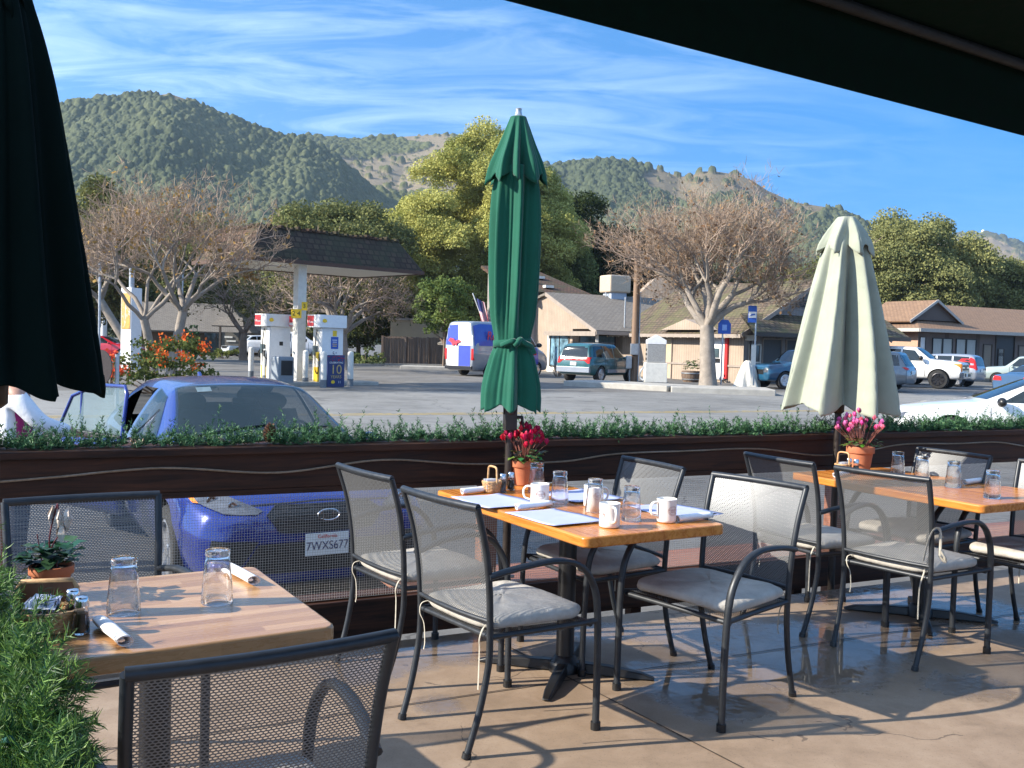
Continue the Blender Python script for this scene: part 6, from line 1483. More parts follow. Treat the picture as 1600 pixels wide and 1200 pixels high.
def boxm(c_, d_, mat, nm, par, bv=.03, rz=pi/2-UA): return MB().box((0, 0, 0), d_, Matrix.Translation(c_) @ Matrix.Rotation(rz, 4, 'Z')).build(nm, mat, par, bevel=bv)
boxm(V((q.x, q.y, q.z+.15)), (1.55, 1.35, 1.1), pm('beige_cooler', (.50, .40, .29), .6), 'housing', hv_, .1); boxm(V((q.x, q.y, q.z-.75)), (1.15, 1.0, .9), pm('pale_blue_base', (.38, .44, .52), .6), 'base', hv_)
boxm(V((q.x-.6, q.y-.4, q.z-.55)), (.08, .08, .5), MT['steel'], 'bracket', hv_)
b = MB(); q2 = atd(1030, 445, 66); b.grid(lambda s, t_: V((q2.x+1.9*(2*s-1), q2.y+2*t_, q2.z-.6+1.3*(1-abs(2*s-1)**1.5))), 14, 3); 
MB().add([V((q2.x-1.6, q2.y, q2.z-.9)), V((q2.x+1.8, q2.y, q2.z-.9)), V((q2.x+.3, q2.y, q2.z+.5)), V((q2.x-.2, q2.y, q2.z+.5)), V((q2.x-1.6, q2.y+3, q2.z-.9)), V((q2.x+1.8, q2.y+3, q2.z-.9)), V((q2.x+.3, q2.y+3, q2.z+.5)), V((q2.x-.2, q2.y+3, q2.z+.5))], [(0, 1, 2, 3), (7, 6, 5, 4), (0, 3, 7, 4), (2, 1, 5, 6), (3, 2, 6, 7)]).build('roof_gable', MT['tan_siding'], cbd, uv=True)
b = MB(); q3 = atd(976, 505, 56); b.tube([V((q3.x, q3.y, 2.2)), V((q3.x, q3.y, 4.3))], .05, 8); b.build('vent_pipe', MT['steel'], cbd, 60)
# little grey gabled piece left of the umbrella, behind the van, with the flag
lb = thing('grey_annex', 'grey gabled annex behind the van, left of the green umbrella', 'building'); q = atd(788, 520, 64)
P2 = lambda u_, w_, z: V((q.x+U.x*u_+W.x*w_, q.y+U.y*u_+W.y*w_, z))
b = MB(); b.add([P2(-2.2, 0, -.2), P2(3, 0, -.2), P2(3, 0, 2.6), P2(2, 0, 3.4), P2(-2.2, 0, 1.5)], [(0, 1, 2, 3, 4)]); b.build('wall', MT['grey_siding'], lb, uv=True)
b = MB(); slab_roof(b, P2(-2.7, -.4, 1.35), P2(2.1, -.4, 3.55), P2(2.1, 5, 3.55), P2(-2.7, 5, 1.35)); slab_roof(b, P2(2.1, -.4, 3.55), P2(5, -.4, 2.2), P2(5, 5, 2.2), P2(2.1, 5, 3.55)); b.build('roof', MT['shake_grey'], lb, uv=True)
fl = thing('flag', 'american flag hanging from a slanted pole above the van roof', 'flag'); q = atd(741, 462, 58)
MB().tube([V((q.x-.1, q.y, q.z+.15)), V((q.x+1.0, q.y+.3, q.z-2.6))], .03, 8).build('pole', MT['white'], fl, 60)
m = NT('flag_cloth'); tcx = m.n('ShaderNodeTexCoord'); sp = m.n('ShaderNodeSeparateXYZ'); m.l(tcx.outputs['UV'], sp.inputs[0])
st_ = m.math('LESS_THAN', m.math('FRACT', m.math('MULTIPLY', sp.outputs[0], 6.5)), .52); cant = m.math('MULTIPLY', m.math('LESS_THAN', sp.outputs[0], .54), m.math('GREATER_THAN', sp.outputs[1], .58))
m.p(col=m.mix(cant, m.mix(st_, (.72, .70, .70), (.42, .03, .06)), (.03, .04, .16)), rough=.85)
b = MB(); b.grid(lambda s, t_: V((q.x+.15+.5*s+.12*(1-t_)+.25*(1-t_), q.y+.12*sin(9*s+3*t_), q.z-.15-.25*s-1.75*(1-t_))), 18, 14); o = b.build('cloth', m.mat, fl, 180)
ul = o.data.uv_layers.new(name='UVMap')
for p_ in o.data.polygons:
    for li in p_.loop_indices: vi = o.data.loops[li].vertex_index; ul.data[li].uv = ((vi % 18)/17, (vi//18)/13)

# ================================================================ motel at far right
M0 = atd(1433, 560, 63); M0.z = 0
PM = lambda u_, w_, z: V((M0.x+U.x*u_+W.x*w_, M0.y+U.y*u_+W.y*w_, z))
mo = thing('motel', 'long brown motel with tan shingle roof and curtained windows at far right', 'building'); ze = 3.15; zr_ = 5.1
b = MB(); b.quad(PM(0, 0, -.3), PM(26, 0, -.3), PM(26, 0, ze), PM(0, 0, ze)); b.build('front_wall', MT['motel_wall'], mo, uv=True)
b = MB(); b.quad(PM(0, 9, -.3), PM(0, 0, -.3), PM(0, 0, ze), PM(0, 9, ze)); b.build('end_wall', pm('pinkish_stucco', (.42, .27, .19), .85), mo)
b = MB(); ov = .9; slab_roof(b, PM(-ov, -ov, ze), PM(26, -ov, ze), PM(26, 4.5, zr_), PM(4.0, 4.5, zr_)); slab_roof(b, PM(-ov, 9.9, ze), PM(-ov, -ov, ze), PM(4, 4.5, zr_), PM(3.99, 4.55, zr_)); slab_roof(b, PM(-9, 4.6, ze+.3), PM(3.2, 4.6, ze+.3), PM(3.2, 9, zr_+1.0), PM(-9, 9, zr_+1.0)); b.build('roof', MT['shake_tan'], mo, uv=True)
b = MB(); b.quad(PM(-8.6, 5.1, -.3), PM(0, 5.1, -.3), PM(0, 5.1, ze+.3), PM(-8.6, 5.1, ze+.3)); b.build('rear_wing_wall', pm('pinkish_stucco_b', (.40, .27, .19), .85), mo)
b = MB(); b.bar(PM(-ov, -ov-.03, ze-.10), PM(26, -ov-.03, ze-.10), .06, .22); b.bar(PM(-ov-.03, -ov, ze-.10), PM(-ov-.03, 9.5, ze-.10), .06, .22); b.build('fascia', pm('cream_fascia', (.40, .37, .33), .7), mo)
# decorative gable dormer
g0, g1 = hit(PM(0, .6, 0), U, 1419), hit(PM(0, .6, 0), U, 1492); gm = (g0+g1)/2
b = MB(); b.add([PM(g0, .5, 3.75), PM(g1, .5, 3.75), PM(gm, .5, 4.95)], [(0, 1, 2)]); b.build('dormer_gable', MT['motel_wall'], mo)
b = MB(); slab_roof(b, PM(g0-.3, .3, 3.65), PM(gm, .3, 5.1), PM(gm, 4.6, 5.1), PM(g0-.3, 4.6, 3.65), .1); slab_roof(b, PM(gm, .3, 5.1), PM(g1+.3, .3, 3.65), PM(g1+.3, 4.6, 3.65), PM(gm, 4.6, 5.1), .1); b.build('dormer_roof', MT['shake_tan'], mo, uv=True)
b = MB(); b.bar(PM(g0-.3, .26, 3.6), PM(gm, .26, 5.05), .05, .16); b.bar(PM(gm, .26, 5.05), PM(g1+.3, .26, 3.6), .05, .16); b.build('dormer_trim', pm('cream_trim', (.40, .38, .35), .7), mo)
th = lambda px: hit(PM(0, 0, 0), U, px)
for (a, c) in ((1457, 1471), (1473, 1487), (1494, 1508), (1510, 1524)): pane('window', PM(0, 0, 0), U, -W, th(a), th(c), .55, 2.55, 'curtain', mo, fmat='black', fw=.05)
for (a, c) in ((1537, 1549), (1592, 1604)): pane('door', PM(0, 0, 0), U, -W, th(a), th(c), -.2, 2.25, pm('tan_door_b', (.24, .19, .14), .6), mo, fmat='darktrim')
pane('dark_entry', PM(0, 0, 0), U, -W, th(1556), th(1584), -.2, 2.9, 'black', mo, fmat='darktrim')
pane('notice_board', PM(0, 0, 0), U, -W, th(1560), th(1568), .6, 2.0, 'offwhite', mo, fmat='darktrim', fw=.03)
pane('wall_sign', PM(0, 0, 0), U, -W, th(1437), th(1445), 1.7, 2.6, 'white', mo, fmat='darktrim', fw=.02)
sw = thing('garden_wall', 'low brown wall with scalloped tile top left of the motel', 'wall'); b = MB(); b.quad(PM(-9, -.8, -.3), PM(-.3, -.8, -.3), PM(-.3, -.8, 1.4), PM(-9, -.8, 1.4)); b.build('wall', pm('brown_stucco', (.13, .10, .09), .85), sw); b = MB()
for k in range(30): b.lathe([(.15, -.1), (.15, .1)], 10, M=Matrix.Translation(PM(-9+.3*k, -.8, 1.42)) @ Matrix.Rotation(pi/2, 4, 'X'))
b.build('tile_coping', pm('clay_tile', (.22, .12, .08), .8), sw)

# ================================================================ street furniture
up_ = atg(990, 598); t = thing('utility_pole', 'weathered wooden utility pole with grey meter boxes low on it', 'utility pole', up_)
MB().tube([(0, 0, 0), (0, 0, 3), (0, 0, 6.55)], [.17, .155, .135], 14).build('pole', MT['poleswood'], t, 60)
MB().box((-.05, -.24, 1.55), (.36, .24, .52)).box((-.28, -.2, .95), (.26, .2, .6)).build('meter_box', MT['steel'], t, bevel=.02)
MB().box((.0, 0, 5.5), (1.3, .1, .12)).build('cross_arm', MT['poleswood'], t, bevel=.01)
MB().tube([(.18, -.05, 0), (.18, -.05, 4.2)], .03, 8).tube([(-.19, -.02, .0), (-.20, -.02, .6)], .04, 8).build('conduit', MT['steel'], t, 60)
va = atg(1023, 603); t = thing('vacuum_station', 'tall white and grey coin vacuum machine on the concrete kerb island', 'vacuum machine', va+V((0, 0, .16)), pi/2-UA-.5)
MB().box((0, 0, .42), (.95, .75, .84)).build('base', MT['offwhite'], t, bevel=.02)
MB().box((0, 0, 1.24), (.80, .62, .80)).build('cabinet', pm('grey_cabinet', (.34, .33, .31), .5, .3), t, bevel=.02)
b = MB(); b.prism([(-.41, 0), (.41, 0), (.41, .18), (.0, .40), (-.41, .18)], .64, frame((0, .32, 1.64), (1, 0, 0), (0, 0, 1))); b.build('cap', MT['white'], t, bevel=.01)
b = MB()
for z in (1.0, 1.2, 1.4):
    for y in (-.12, .14): b.box((-.405, y, z), (.02, .12, .10))
b.build('coin_slots', MT['black'], t)
MB().tube(crom([(-.42, -.1, .7), (-.62, -.15, .5), (-.66, -.1, .2), (-.5, -.2, .06)], 6), .04, 8).build('hose', MT['steel'], t, 60)
def kerb(pa_, pb_, lab, dpt, hgt=.26):
    a, c = atg(*pa_), atg(*pb_); t_ = pi/2-UA; d = (c-a); d.z = 0; Ld = d.length; mid2 = (a+c)/2; ang = atan2(d.y, d.x)
    o = MB().box((0, dpt/2, hgt/2-.04), (Ld, dpt, hgt), Matrix.Translation(mid2) @ Matrix.Rotation(ang, 4, 'Z')).build('kerb_island', MT['concrete'], None, bevel=.03); return tag(o, lab, 'kerb island')
kerb((880, 603), (1042, 612), 'pale concrete kerb island under the vacuum machine and utility pole', 2.4)
kerb((1049, 613), (1212, 619), 'pale concrete kerb island under the pruned tree and blue sign', 2.4)
def post_sign(px, py, lab, ph): return thing('street_sign', lab, 'sign', atg(px, py)+V((0, 0, .16)))
t = post_sign(1126, 607, 'small blue street sign on a thin grey post in front of the cash machine', 3)
MB().tube([(0, 0, 0), (0, 0, 3.15)], .035, 8).build('post', MT['steel'], t, 60); q = [(-.30, 0), (.30, 0), (.30, .42), (.16, .60), (-.16, .60), (-.30, .42)]
MB().prism(q, .03, frame((0.05, -.05, 2.15), (1, .3, 0), (0, 0, 1))).build('panel', MT['blue'], t, bevel=.01); MB().box((.05, -.088, 2.42), (.22, .012, .24), None, .29).build('white_symbol', pm('pale_blue_symbol', (.25, .4, .75), .5), t)
t = post_sign(1177, 608, 'blue and white bus stop sign with timetable on a tall post', 3.6)
MB().tube([(0, 0, 0), (0, 0, 3.3)], .035, 8).build('post', MT['steel'], t, 60)
MB().box((-.17, -.04, 3.03), (.36, .03, .72)).build('panel', MT['blue'], t, bevel=.01); MB().box((-.17, -.06, 3.0), (.32, .012, .26)).build('white_band', MT['white'], t); b = MB().prism([(-.12, -.05), (.12, .0), (.1, .05), (-.05, .03)], .012, frame((-.17, -.068, 3.0), (1, 0, 0), (0, 0, 1))); b.build('symbol', MT['blue'], t)
MB().box((-.06, -.05, 1.3), (.2, .06, .85)).build('timetable', MT['offwhite'], t, bevel=.01)
# wooden fence and tan wall behind it
fa, fb = atd(597, 567, 70), atd(702, 570, 72); fa.z = fb.z = 0
t = thing('board_fence', 'weathered vertical board fence behind the small round tree', 'fence'); d = (fb-fa).normalized(); Lf = (fb-fa).length; rnd = random.Random(6)
for seg in range(3):
    b = MB(); k0 = seg*Lf/3; n_ = int(Lf/3/.2)
    for k in range(n_):
        p = fa+d*(k0+.1+k*.2); b.bar(V((p.x, p.y+.0+rnd.uniform(-.01, .01), -.3)), V((p.x, p.y, 1.72+rnd.uniform(-.04, .04))), .19, .03, up=(0, -1, 0))
    b.build('board_panel', MT['weathered'], t)
for k in range(4): MB().bar(V(((fa+d*Lf*k/3).x, (fa+d*Lf*k/3).y-.08, -.3)), V(((fa+d*Lf*k/3).x, (fa+d*Lf*k/3).y-.08, 1.78)), .14, .14, up=(0, -1, 0)).build('post', MT['weathered'], t)
ta, tb = atd(609, 560, 78), atd(730, 560, 78); t = thing('tan_building', 'plain tan block building behind the board fence', 'building'); b = MB(); ta.z = tb.z = 0
b.box(((ta.x+tb.x)/2, 81, 1.4), (tb.x-ta.x, 6, 3.4)); b.build('wall', pm('tan_block', (.42, .30, .19), .85, 0, .12, 1), t); MB().box(((ta.x+tb.x)/2, 81, 3.16), (tb.x-ta.x+.3, 6.3, .14)).build('parapet', MT['trim'], t)
MB().box((atg(680, 577).x, atg(680, 577).y, gz(0, 60)+.08), (4, 1.8, .2)).build('kerb', MT['concrete'], None, bevel=.03); o = bpy.data.objects['kerb']; tag(o, 'low concrete kerb island round the small tree by the board fence', 'kerb island'); o.name = 'kerb_island'
# left background
t = thing('sign_pylon', 'tall white advertising pylon with an orange picture beside the bare tree', 'advertising sign'); q = atd(205, 520, 44); 
bx = Matrix.Translation((q.x, q.y, 0)) @ Matrix.Rotation(R(65), 4, 'Z'); zt_ = atd(205, 450, 44).z
MB().box((0, 0, zt_/2-.1), (.62, .62, zt_+.2), bx).build('cabinet', MT['white'], t, bevel=.01)
m = NT('autumn_picture'); f = m.noise(m.coord('Object', (2, 2, 1)), 2.2, 5, .7, 1.5); m.p(col=m.ramp(f, [(.30, (.62, .60, .58)), (.45, (.55, .28, .05)), (.58, (.68, .40, .08)), (.7, (.25, .08, .03))]), rough=.5)
MB().box((-.325, 0, zt_-1.05), (.02, .52, 1.6), bx).build('picture', m.mat, t); MB().tube([(q.x, q.y, zt_), (q.x, q.y, zt_+1.0)], .12, 10).build('post', MT['steel'], t, 60)
t = thing('station_sign', 'blue and white filling station price sign on white posts at far left', 'sign'); q = atd(150, 540, 70); z0_ = q.z
MB().tube([V((q.x+.55, q.y, -.2)), V((q.x+.55, q.y, 4.6))], .22, 10).tube([V((q.x-.75, q.y, -.2)), V((q.x-.75, q.y, 2.2))], .22, 10).build('post', MT['white'], t, 60)
MB().box((q.x-.75, q.y-.1, 2.6), (1.5, .3, 1.2)).build('price_panel', MT['white'], t, bevel=.02); MB().box((q.x+.5, q.y-.1, 4.2), (1.3, .25, .5)).build('blue_panel', MT['blue'], t, bevel=.02); MB().box((q.x-.6, q.y-.27, 2.65), (.7, .02, .6)).build('price_figures', MT['ink'], t)
t = thing('station_canopy', 'bright blue edged canopy of a distant station at far left', 'canopy'); q = atd(118, 466, 85); MB().box((q.x-2.5, q.y+2, q.z), (9, 6, .9)).build('fascia', pm('bright_blue', (.02, .22, .75), .4), t, bevel=.2); MB().tube([V((q.x+.0, q.y+2, -.2)), V((q.x, q.y+2, q.z))], .2, 10).build('column', MT['white'], t)
for (px, y1, dd, lab) in ((155, 410, 40, 'thin grey pole in front of the red car at far left'), (284, 428, 60, 'thin white lamp pole between the bare tree and the canopy')):
    q = atd(px, 540, dd); zt_ = atd(px, y1, dd).z; o = MB().tube([V((q.x, q.y, -.25)), V((q.x, q.y, zt_))], .055, 8).build('pole', MT['steel'], None, 60); tag(o, lab, 'pole')
q = atd(158, 574, 22); t = thing('round_board', 'brown round-topped board on a grey post beside the dark umbrella', 'sign'); 
MB().prism([(.26*cos(a), .40*sin(a)) for a in np.linspace(0, 2*pi, 28)[:-1]], .05, frame(q, (1, 0, 0), (0, 0, 1))).build('board', pm('brown_board', (.10, .075, .065), .7), t); MB().tube([V((q.x+.32, q.y+.1, GZN)), V((q.x+.32, q.y+.1, q.z+.3))], .05, 8).build('post', MT['steel'], t)
# brown timber building and kiosk behind the bare tree
bd = thing('timber_building', 'low brown timber building with wide grey gabled roof behind the bare tree', 'building'); q = atd(300, 545, 82); Xd = V((.96, .28, 0)); Yd = V((-.28, .96, 0))
PB = lambda a, b_, z: V((q.x+Xd.x*a+Yd.x*b_, q.y+Xd.y*a+Yd.y*b_, z))
def gx(px, dd): return atd(px, 520, dd)
b = MB(); b.quad(PB(-4.5, 0, -.3), PB(3.4, 0, -.3), PB(3.4, 0, 2.2), PB(-4.5, 0, 2.2)); b.add([PB(3.4, 0, -.3), PB(3.4, 8, -.3), PB(3.4, 8, 2.2), PB(3.4, 3, 4.0), PB(3.4, 0, 2.2)], [(0, 1, 2, 3, 4)]); b.build('wall', pm('brown_timber', (.13, .085, .055), .8, 0, .2, 2), bd)
b = MB(); slab_roof(b, PB(-5, -1.2, 1.75), PB(4.8, -1.2, 1.75), PB(3.0, 3.2, 4.2), PB(-5, 3.2, 4.2)); slab_roof(b, PB(3.0, 3.2, 4.2), PB(4.8, -1.2, 1.75), PB(6.5, 4, 1.6), PB(6.5, 4.1, 1.6)); b.build('roof', MT['shake_grey'], bd, uv=True)
pane('window', PB(0, 0, 0), Xd, -Yd, 1.0, 2.9, .2, 1.7, 'winglass', bd, fmat='darktrim', mull=1)
kq = atd(359, 547, 74); k_ = thing('kiosk', 'small open timber notice kiosk with a little shingle roof behind the white suv', 'kiosk')
b = MB(); [b.box((kq.x+dx, kq.y, .95), (.14, .14, 2.5)) for dx in (-.75, .75)]; b.build('post', MT['darktrim'], k_); MB().box((kq.x, kq.y+.03, 1.2), (1.3, .06, 1.0)).build('notice_panel', pm('notice_panel', (.13, .12, .10), .7), k_)
b = MB(); b.box((kq.x-.1, kq.y-.04, 1.35), (.6, .03, .14)); b.box((kq.x+.1, kq.y-.04, 1.05), (.7, .03, .12)); b.build('notices', MT['offwhite'], k_)
b = MB(); slab_roof(b, V((kq.x-1.2, kq.y-.7, 2.2)), V((kq.x+1.2, kq.y-.7, 2.2)), V((kq.x+.9, kq.y+.1, 2.85)), V((kq.x-.9, kq.y+.1, 2.85)), .1); slab_roof(b, V((kq.x+1.2, kq.y+.9, 2.2)), V((kq.x-1.2, kq.y+.9, 2.2)), V((kq.x-.9, kq.y+.1, 2.85)), V((kq.x+.9, kq.y+.1, 2.85)), .1); b.build('roof', MT['shake_grey'], k_, uv=True)
sb = thing('side_building', 'grey roofed timber building partly hidden behind the left fuel pump', 'building'); q = atd(432, 545, 86)
b = MB(); b.quad(V((q.x-3.2, q.y, -.3)), V((q.x+4, q.y, -.3)), V((q.x+4, q.y, 2.2)), V((q.x-3.2, q.y, 2.2))); b.build('wall', pm('brown_timber_b', (.10, .065, .045), .8), sb); b = MB(); slab_roof(b, V((q.x-3.9, q.y-1, 1.95)), V((q.x+5, q.y-1, 1.95)), V((q.x+1.0, q.y+5, 4.4)), V((q.x+.2, q.y+5, 4.4))); b.build('roof', MT['shake_grey'], sb, uv=True)
MB().bar((q.x-3, q.y-.05, .6), (q.x+2.5, q.y-.05, .6), .06, .12).build('pale_rail', MT['offwhite'], sb)

# ================================================================ person at the open car door (head hidden by the dark umbrella)
def skinned(name, verts, edges, rad, mat, parent, sub=2):
    me = bpy.data.meshes.new(name); me.from_pydata(verts, edges, []); o = bpy.data.objects.new(name, me); COL.objects.link(o)
    md = o.modifiers.new('s', 'SKIN'); sv = me.skin_vertices[0].data
    for i, r_ in enumerate(rad): sv[i].radius = (r_, r_) if not isinstance(r_, tuple) else r_
    sv[0].use_root = True; md2 = o.modifiers.new('d', 'SUBSURF'); md2.levels = sub; md2.render_levels = sub
    dg = bpy.context.evaluated_depsgraph_get(); dg.update(); m2 = bpy.data.meshes.new_from_object(o.evaluated_get(dg)); o.modifiers.clear(); o.data = m2; m2.materials.clear(); m2.materials.append(mat)
    m2.polygons.foreach_set('use_smooth', [True]*len(m2.polygons)); o.parent = parent; return o
sk = pm('skin', (.45, .24, .17), .55, 0, .06, 20); wj = pm('white_jacket', (.72, .73, .76), .8, 0, .06, 10, .3, 30, .01)
pq = atd(24, 700, 7.3); pe = thing('person', 'person in a white jacket and magenta top standing at the open car door', 'person', (pq.x, pq.y, GZN-.04), R(-58))
# local: x right, y forward
B_ = [(0, 0, .92), (0, .01, 1.10), (0, .0, 1.30), (0, -.0, 1.42), (0, .02, 1.50), (.10, 0, .88), (.11, .02, .48), (.11, -.02, .08), (.11, .11, .04), (-.10, 0, .88), (-.11, .02, .48), (-.11, -.02, .08), (-.11, .11, .04),
      (.17, -.01, 1.37), (.27, .14, 1.16), (.22, .40, 1.08), (-.17, -.01, 1.37), (-.24, .05, 1.10), (-.16, .26, 1.0), (0, .03, 1.58), (0, .05, 1.66)]
Eg = [(0, 1), (1, 2), (2, 3), (3, 4), (0, 5), (5, 6), (6, 7), (7, 8), (0, 9), (9, 10), (10, 11), (11, 12), (3, 13), (13, 14), (14, 15), (3, 16), (16, 17), (17, 18), (4, 19), (19, 20)]
rad = [(.15, .11), (.135, .10), (.16, .11), (.13, .09), .055, .085, .06, .045, .035, .085, .06, .045, .035, .06, .048, .036, .06, .048, .036, .085, .085]
body = skinned('body', B_, Eg, rad, sk, pe)
skinned('trousers', [(0, 0, .93), (.10, 0, .86), (.11, .02, .48), (.11, -.01, .10), (-.10, 0, .86), (-.11, .02, .48), (-.11, -.01, .10)], [(0, 1), (1, 2), (2, 3), (0, 4), (4, 5), (5, 6)], [(.165, .125), .10, .08, .07, .10, .08, .07], pm('dark_trousers', (.03, .035, .06), .8), pe)
skinned('top', [(0, 0, .90), (0, .015, 1.10), (0, .01, 1.30), (0, 0, 1.42)], [(0, 1), (1, 2), (2, 3)], [(.165, .122), (.15, .115), (.172, .12), (.10, .08)], pm('magenta_top', (.32, .02, .14), .8), pe)
skinned('jacket', [(0, -.04, 1.40), (.17, -.02, 1.37), (.27, .14, 1.16), (.225, .36, 1.09), (-.17, -.02, 1.37), (-.245, .05, 1.10), (-.175, .22, 1.01), (0, -.05, 1.15), (0, -.05, .88)], [(0, 1), (1, 2), (2, 3), (0, 4), (4, 5), (5, 6), (0, 7), (7, 8)], [(.14, .09), .078, .068, .055, .078, .068, .055, (.18, .09), (.185, .10)], wj, pe)
skinned('hair', [(0, -.0, 1.60), (0, -.01, 1.68), (0, .01, 1.73), (0, -.04, 1.52)], [(0, 1), (1, 2), (0, 3)], [.09, .098, .07, .06], pm('brown_hair', (.07, .04, .025), .6), pe)
hv_, he_, hr_ = [(.22, .41, 1.075), (.215, .47, 1.065)], [(0, 1)], [(.036, .02), (.04, .018)]
for k, (dx, L_) in enumerate(((-.03, .07), (-.01, .08), (.01, .078), (.03, .062))):
    i = len(hv_); hv_ += [(.215+dx, .50, 1.06), (.215+dx*1.15, .50+L_*.55, 1.05), (.215+dx*1.2, .50+L_, 1.03)]; he_ += [(1, i), (i, i+1), (i+1, i+2)]; hr_ += [.010, .009, .0075]
i = len(hv_); hv_ += [(.175, .44, 1.06), (.155, .475, 1.045), (.15, .505, 1.035)]; he_ += [(0, i), (i, i+1), (i+1, i+2)]; hr_ += [.012, .010, .008]
skinned('hand', hv_, he_, hr_, sk, pe, 1)
MB().bar((-.14, .16, 1.0), (-.14, .22, .5), .03, .01).build('bag_strap', pm('tan_strap', (.55, .30, .12), .6), pe)
# ================================================================ trees
MT['leaf'] = foliage_mat('tree_leaves', .75, .22, .08)
def bark(name, c): return pm(name, c, .9, 0, .3, 3, .5, 12, .03)
MT['bark_grey'] = bark('pale_grey_bark', (.27, .23, .19)); MT['bark_brown'] = bark('brown_bark', (.20, .14, .10)); MT['bark_dark'] = bark('dark_bark', (.09, .07, .055)); MT['twig'] = bark('twig_bark', (.32, .24, .185))
def leaf_cards(P_, N_, size, cols, elong=1.5):
    n = len(P_); a = unit(rng.normal(size=(n, 3))+N_*.8); b_ = unit(np.cross(a, rng.normal(size=(n, 3)))); c = np.cross(a, b_)
    s = (size*rng.uniform(.55, 1.25, n))[:, None]
    q = np.stack([P_-b_*s*elong*.5, P_+c*s*.5+a*s*.1, P_+b_*s*elong*.5, P_-c*s*.5+a*s*.1], 1).reshape(-1, 3)
    f = np.arange(n*4).reshape(n, 4); return q, f, np.repeat(cols, 4, 0)
def crown(clumps, per, size, c1, c2, parent, name='crown', flat_=1.0, elong=1.5):
    if name == 'crown': per, size = per*2.3, size*.66
    Ps, Ns, Cs = [], [], []
    for (c, r_) in clumps:
        k = int(per*(r_**2)); 
        if k < 3: continue
        d = unit(rng.normal(size=(k, 3))); d[:, 2] = np.where(d[:, 2] < -.35, -d[:, 2]*.6, d[:, 2]); rr = r_*rng.uniform(.35, 1.05, (k, 1))**.6
        Ps.append(np.array(c)+d*rr*np.array([1, 1, flat_])); Ns.append(d); t_ = rng.uniform(0, 1); m_ = np.clip(t_*.7+rng.uniform(0, .45, (k, 1)), 0, 1); Cs.append(np.array(c1)*(1-m_)+np.array(c2)*m_)
    q, f, cl = leaf_cards(np.concatenate(Ps), np.concatenate(Ns), size, np.concatenate(Cs), elong)
    return np_mesh(name, q, f, MT['leaf'], parent, cols=cl)
def tree(name, lab, px, d_, ytop, pxw, c1, c2, seed, shape='round', nclump=46, leaf=.22, base=.22, barkm='bark_dark', ground=None, group=None, per=150, trunk_r=.22, lean=0, gap=0):
    q = atd(px, 560, d_); gzv = gz(q.x, q.y) if ground is None else ground
    top = atd(px, ytop, d_).z; hgt = top-gzv; rx = pxw/2*d_/F
    t = thing(name, lab, 'tree', (q.x, q.y, gzv), 0, group); r_ = random.Random(seed)
    cl = []; zc0 = hgt*base; cz = (hgt+zc0)/2; rz_ = (hgt-zc0)/2
    while len(cl) < nclump:
        x, y, z = r_.uniform(-1, 1), r_.uniform(-1, 1), r_.uniform(-1, 1); e = x*x+y*y+z*z
        if e > 1 or e < .12: continue
        if gap and mnoise.noise(V((x*2+seed, y*2, z*2))) < -.25+gap*.3: continue
        if shape == 'cone':
            k = (1-(z*.5+.5))*.85+.18; 
            if x*x+y*y > k*k*1.0: continue
        if shape == 'dome' and z < -.55: continue
        if shape == 'tall' and x*x+y*y > (1.02-max(0, z)*.75-max(0, -z-.5)*.5)**2: continue
        sc = r_.uniform(.16, .30) if shape != 'tall' else r_.uniform(.08, .17)
        cl.append(((x*rx*(1-sc*.6)+lean*z, y*rx*(1-sc*.6), cz+z*rz_*(1-sc*.6)), max(.5, (rx*.5+rz_*.5)*sc*1.15)))
    crown(cl, per, leaf, c1, c2, t)
    b = MB(); b.tube(crom([(0, 0, -.1), (.05*hgt*r_.uniform(-.3, .3), 0, hgt*.25), (r_.uniform(-.3, .3), 0, hgt*.6)], 4), np.linspace(trunk_r, trunk_r*.4, 9), 9)
    for k in range(12):
        c, rr = cl[r_.randrange(len(cl))]; z0 = min(c[2]*.7, hgt*r_.uniform(.18, .5)); m_ = V((c[0]*.45, c[1]*.45, z0+(c[2]-z0)*.6)); b.tube(crom([(0, 0, z0), m_, c], 4), np.linspace(trunk_r*.42, .025, 9), 6)
    b.build('trunk', MT[barkm], t, 60); return t
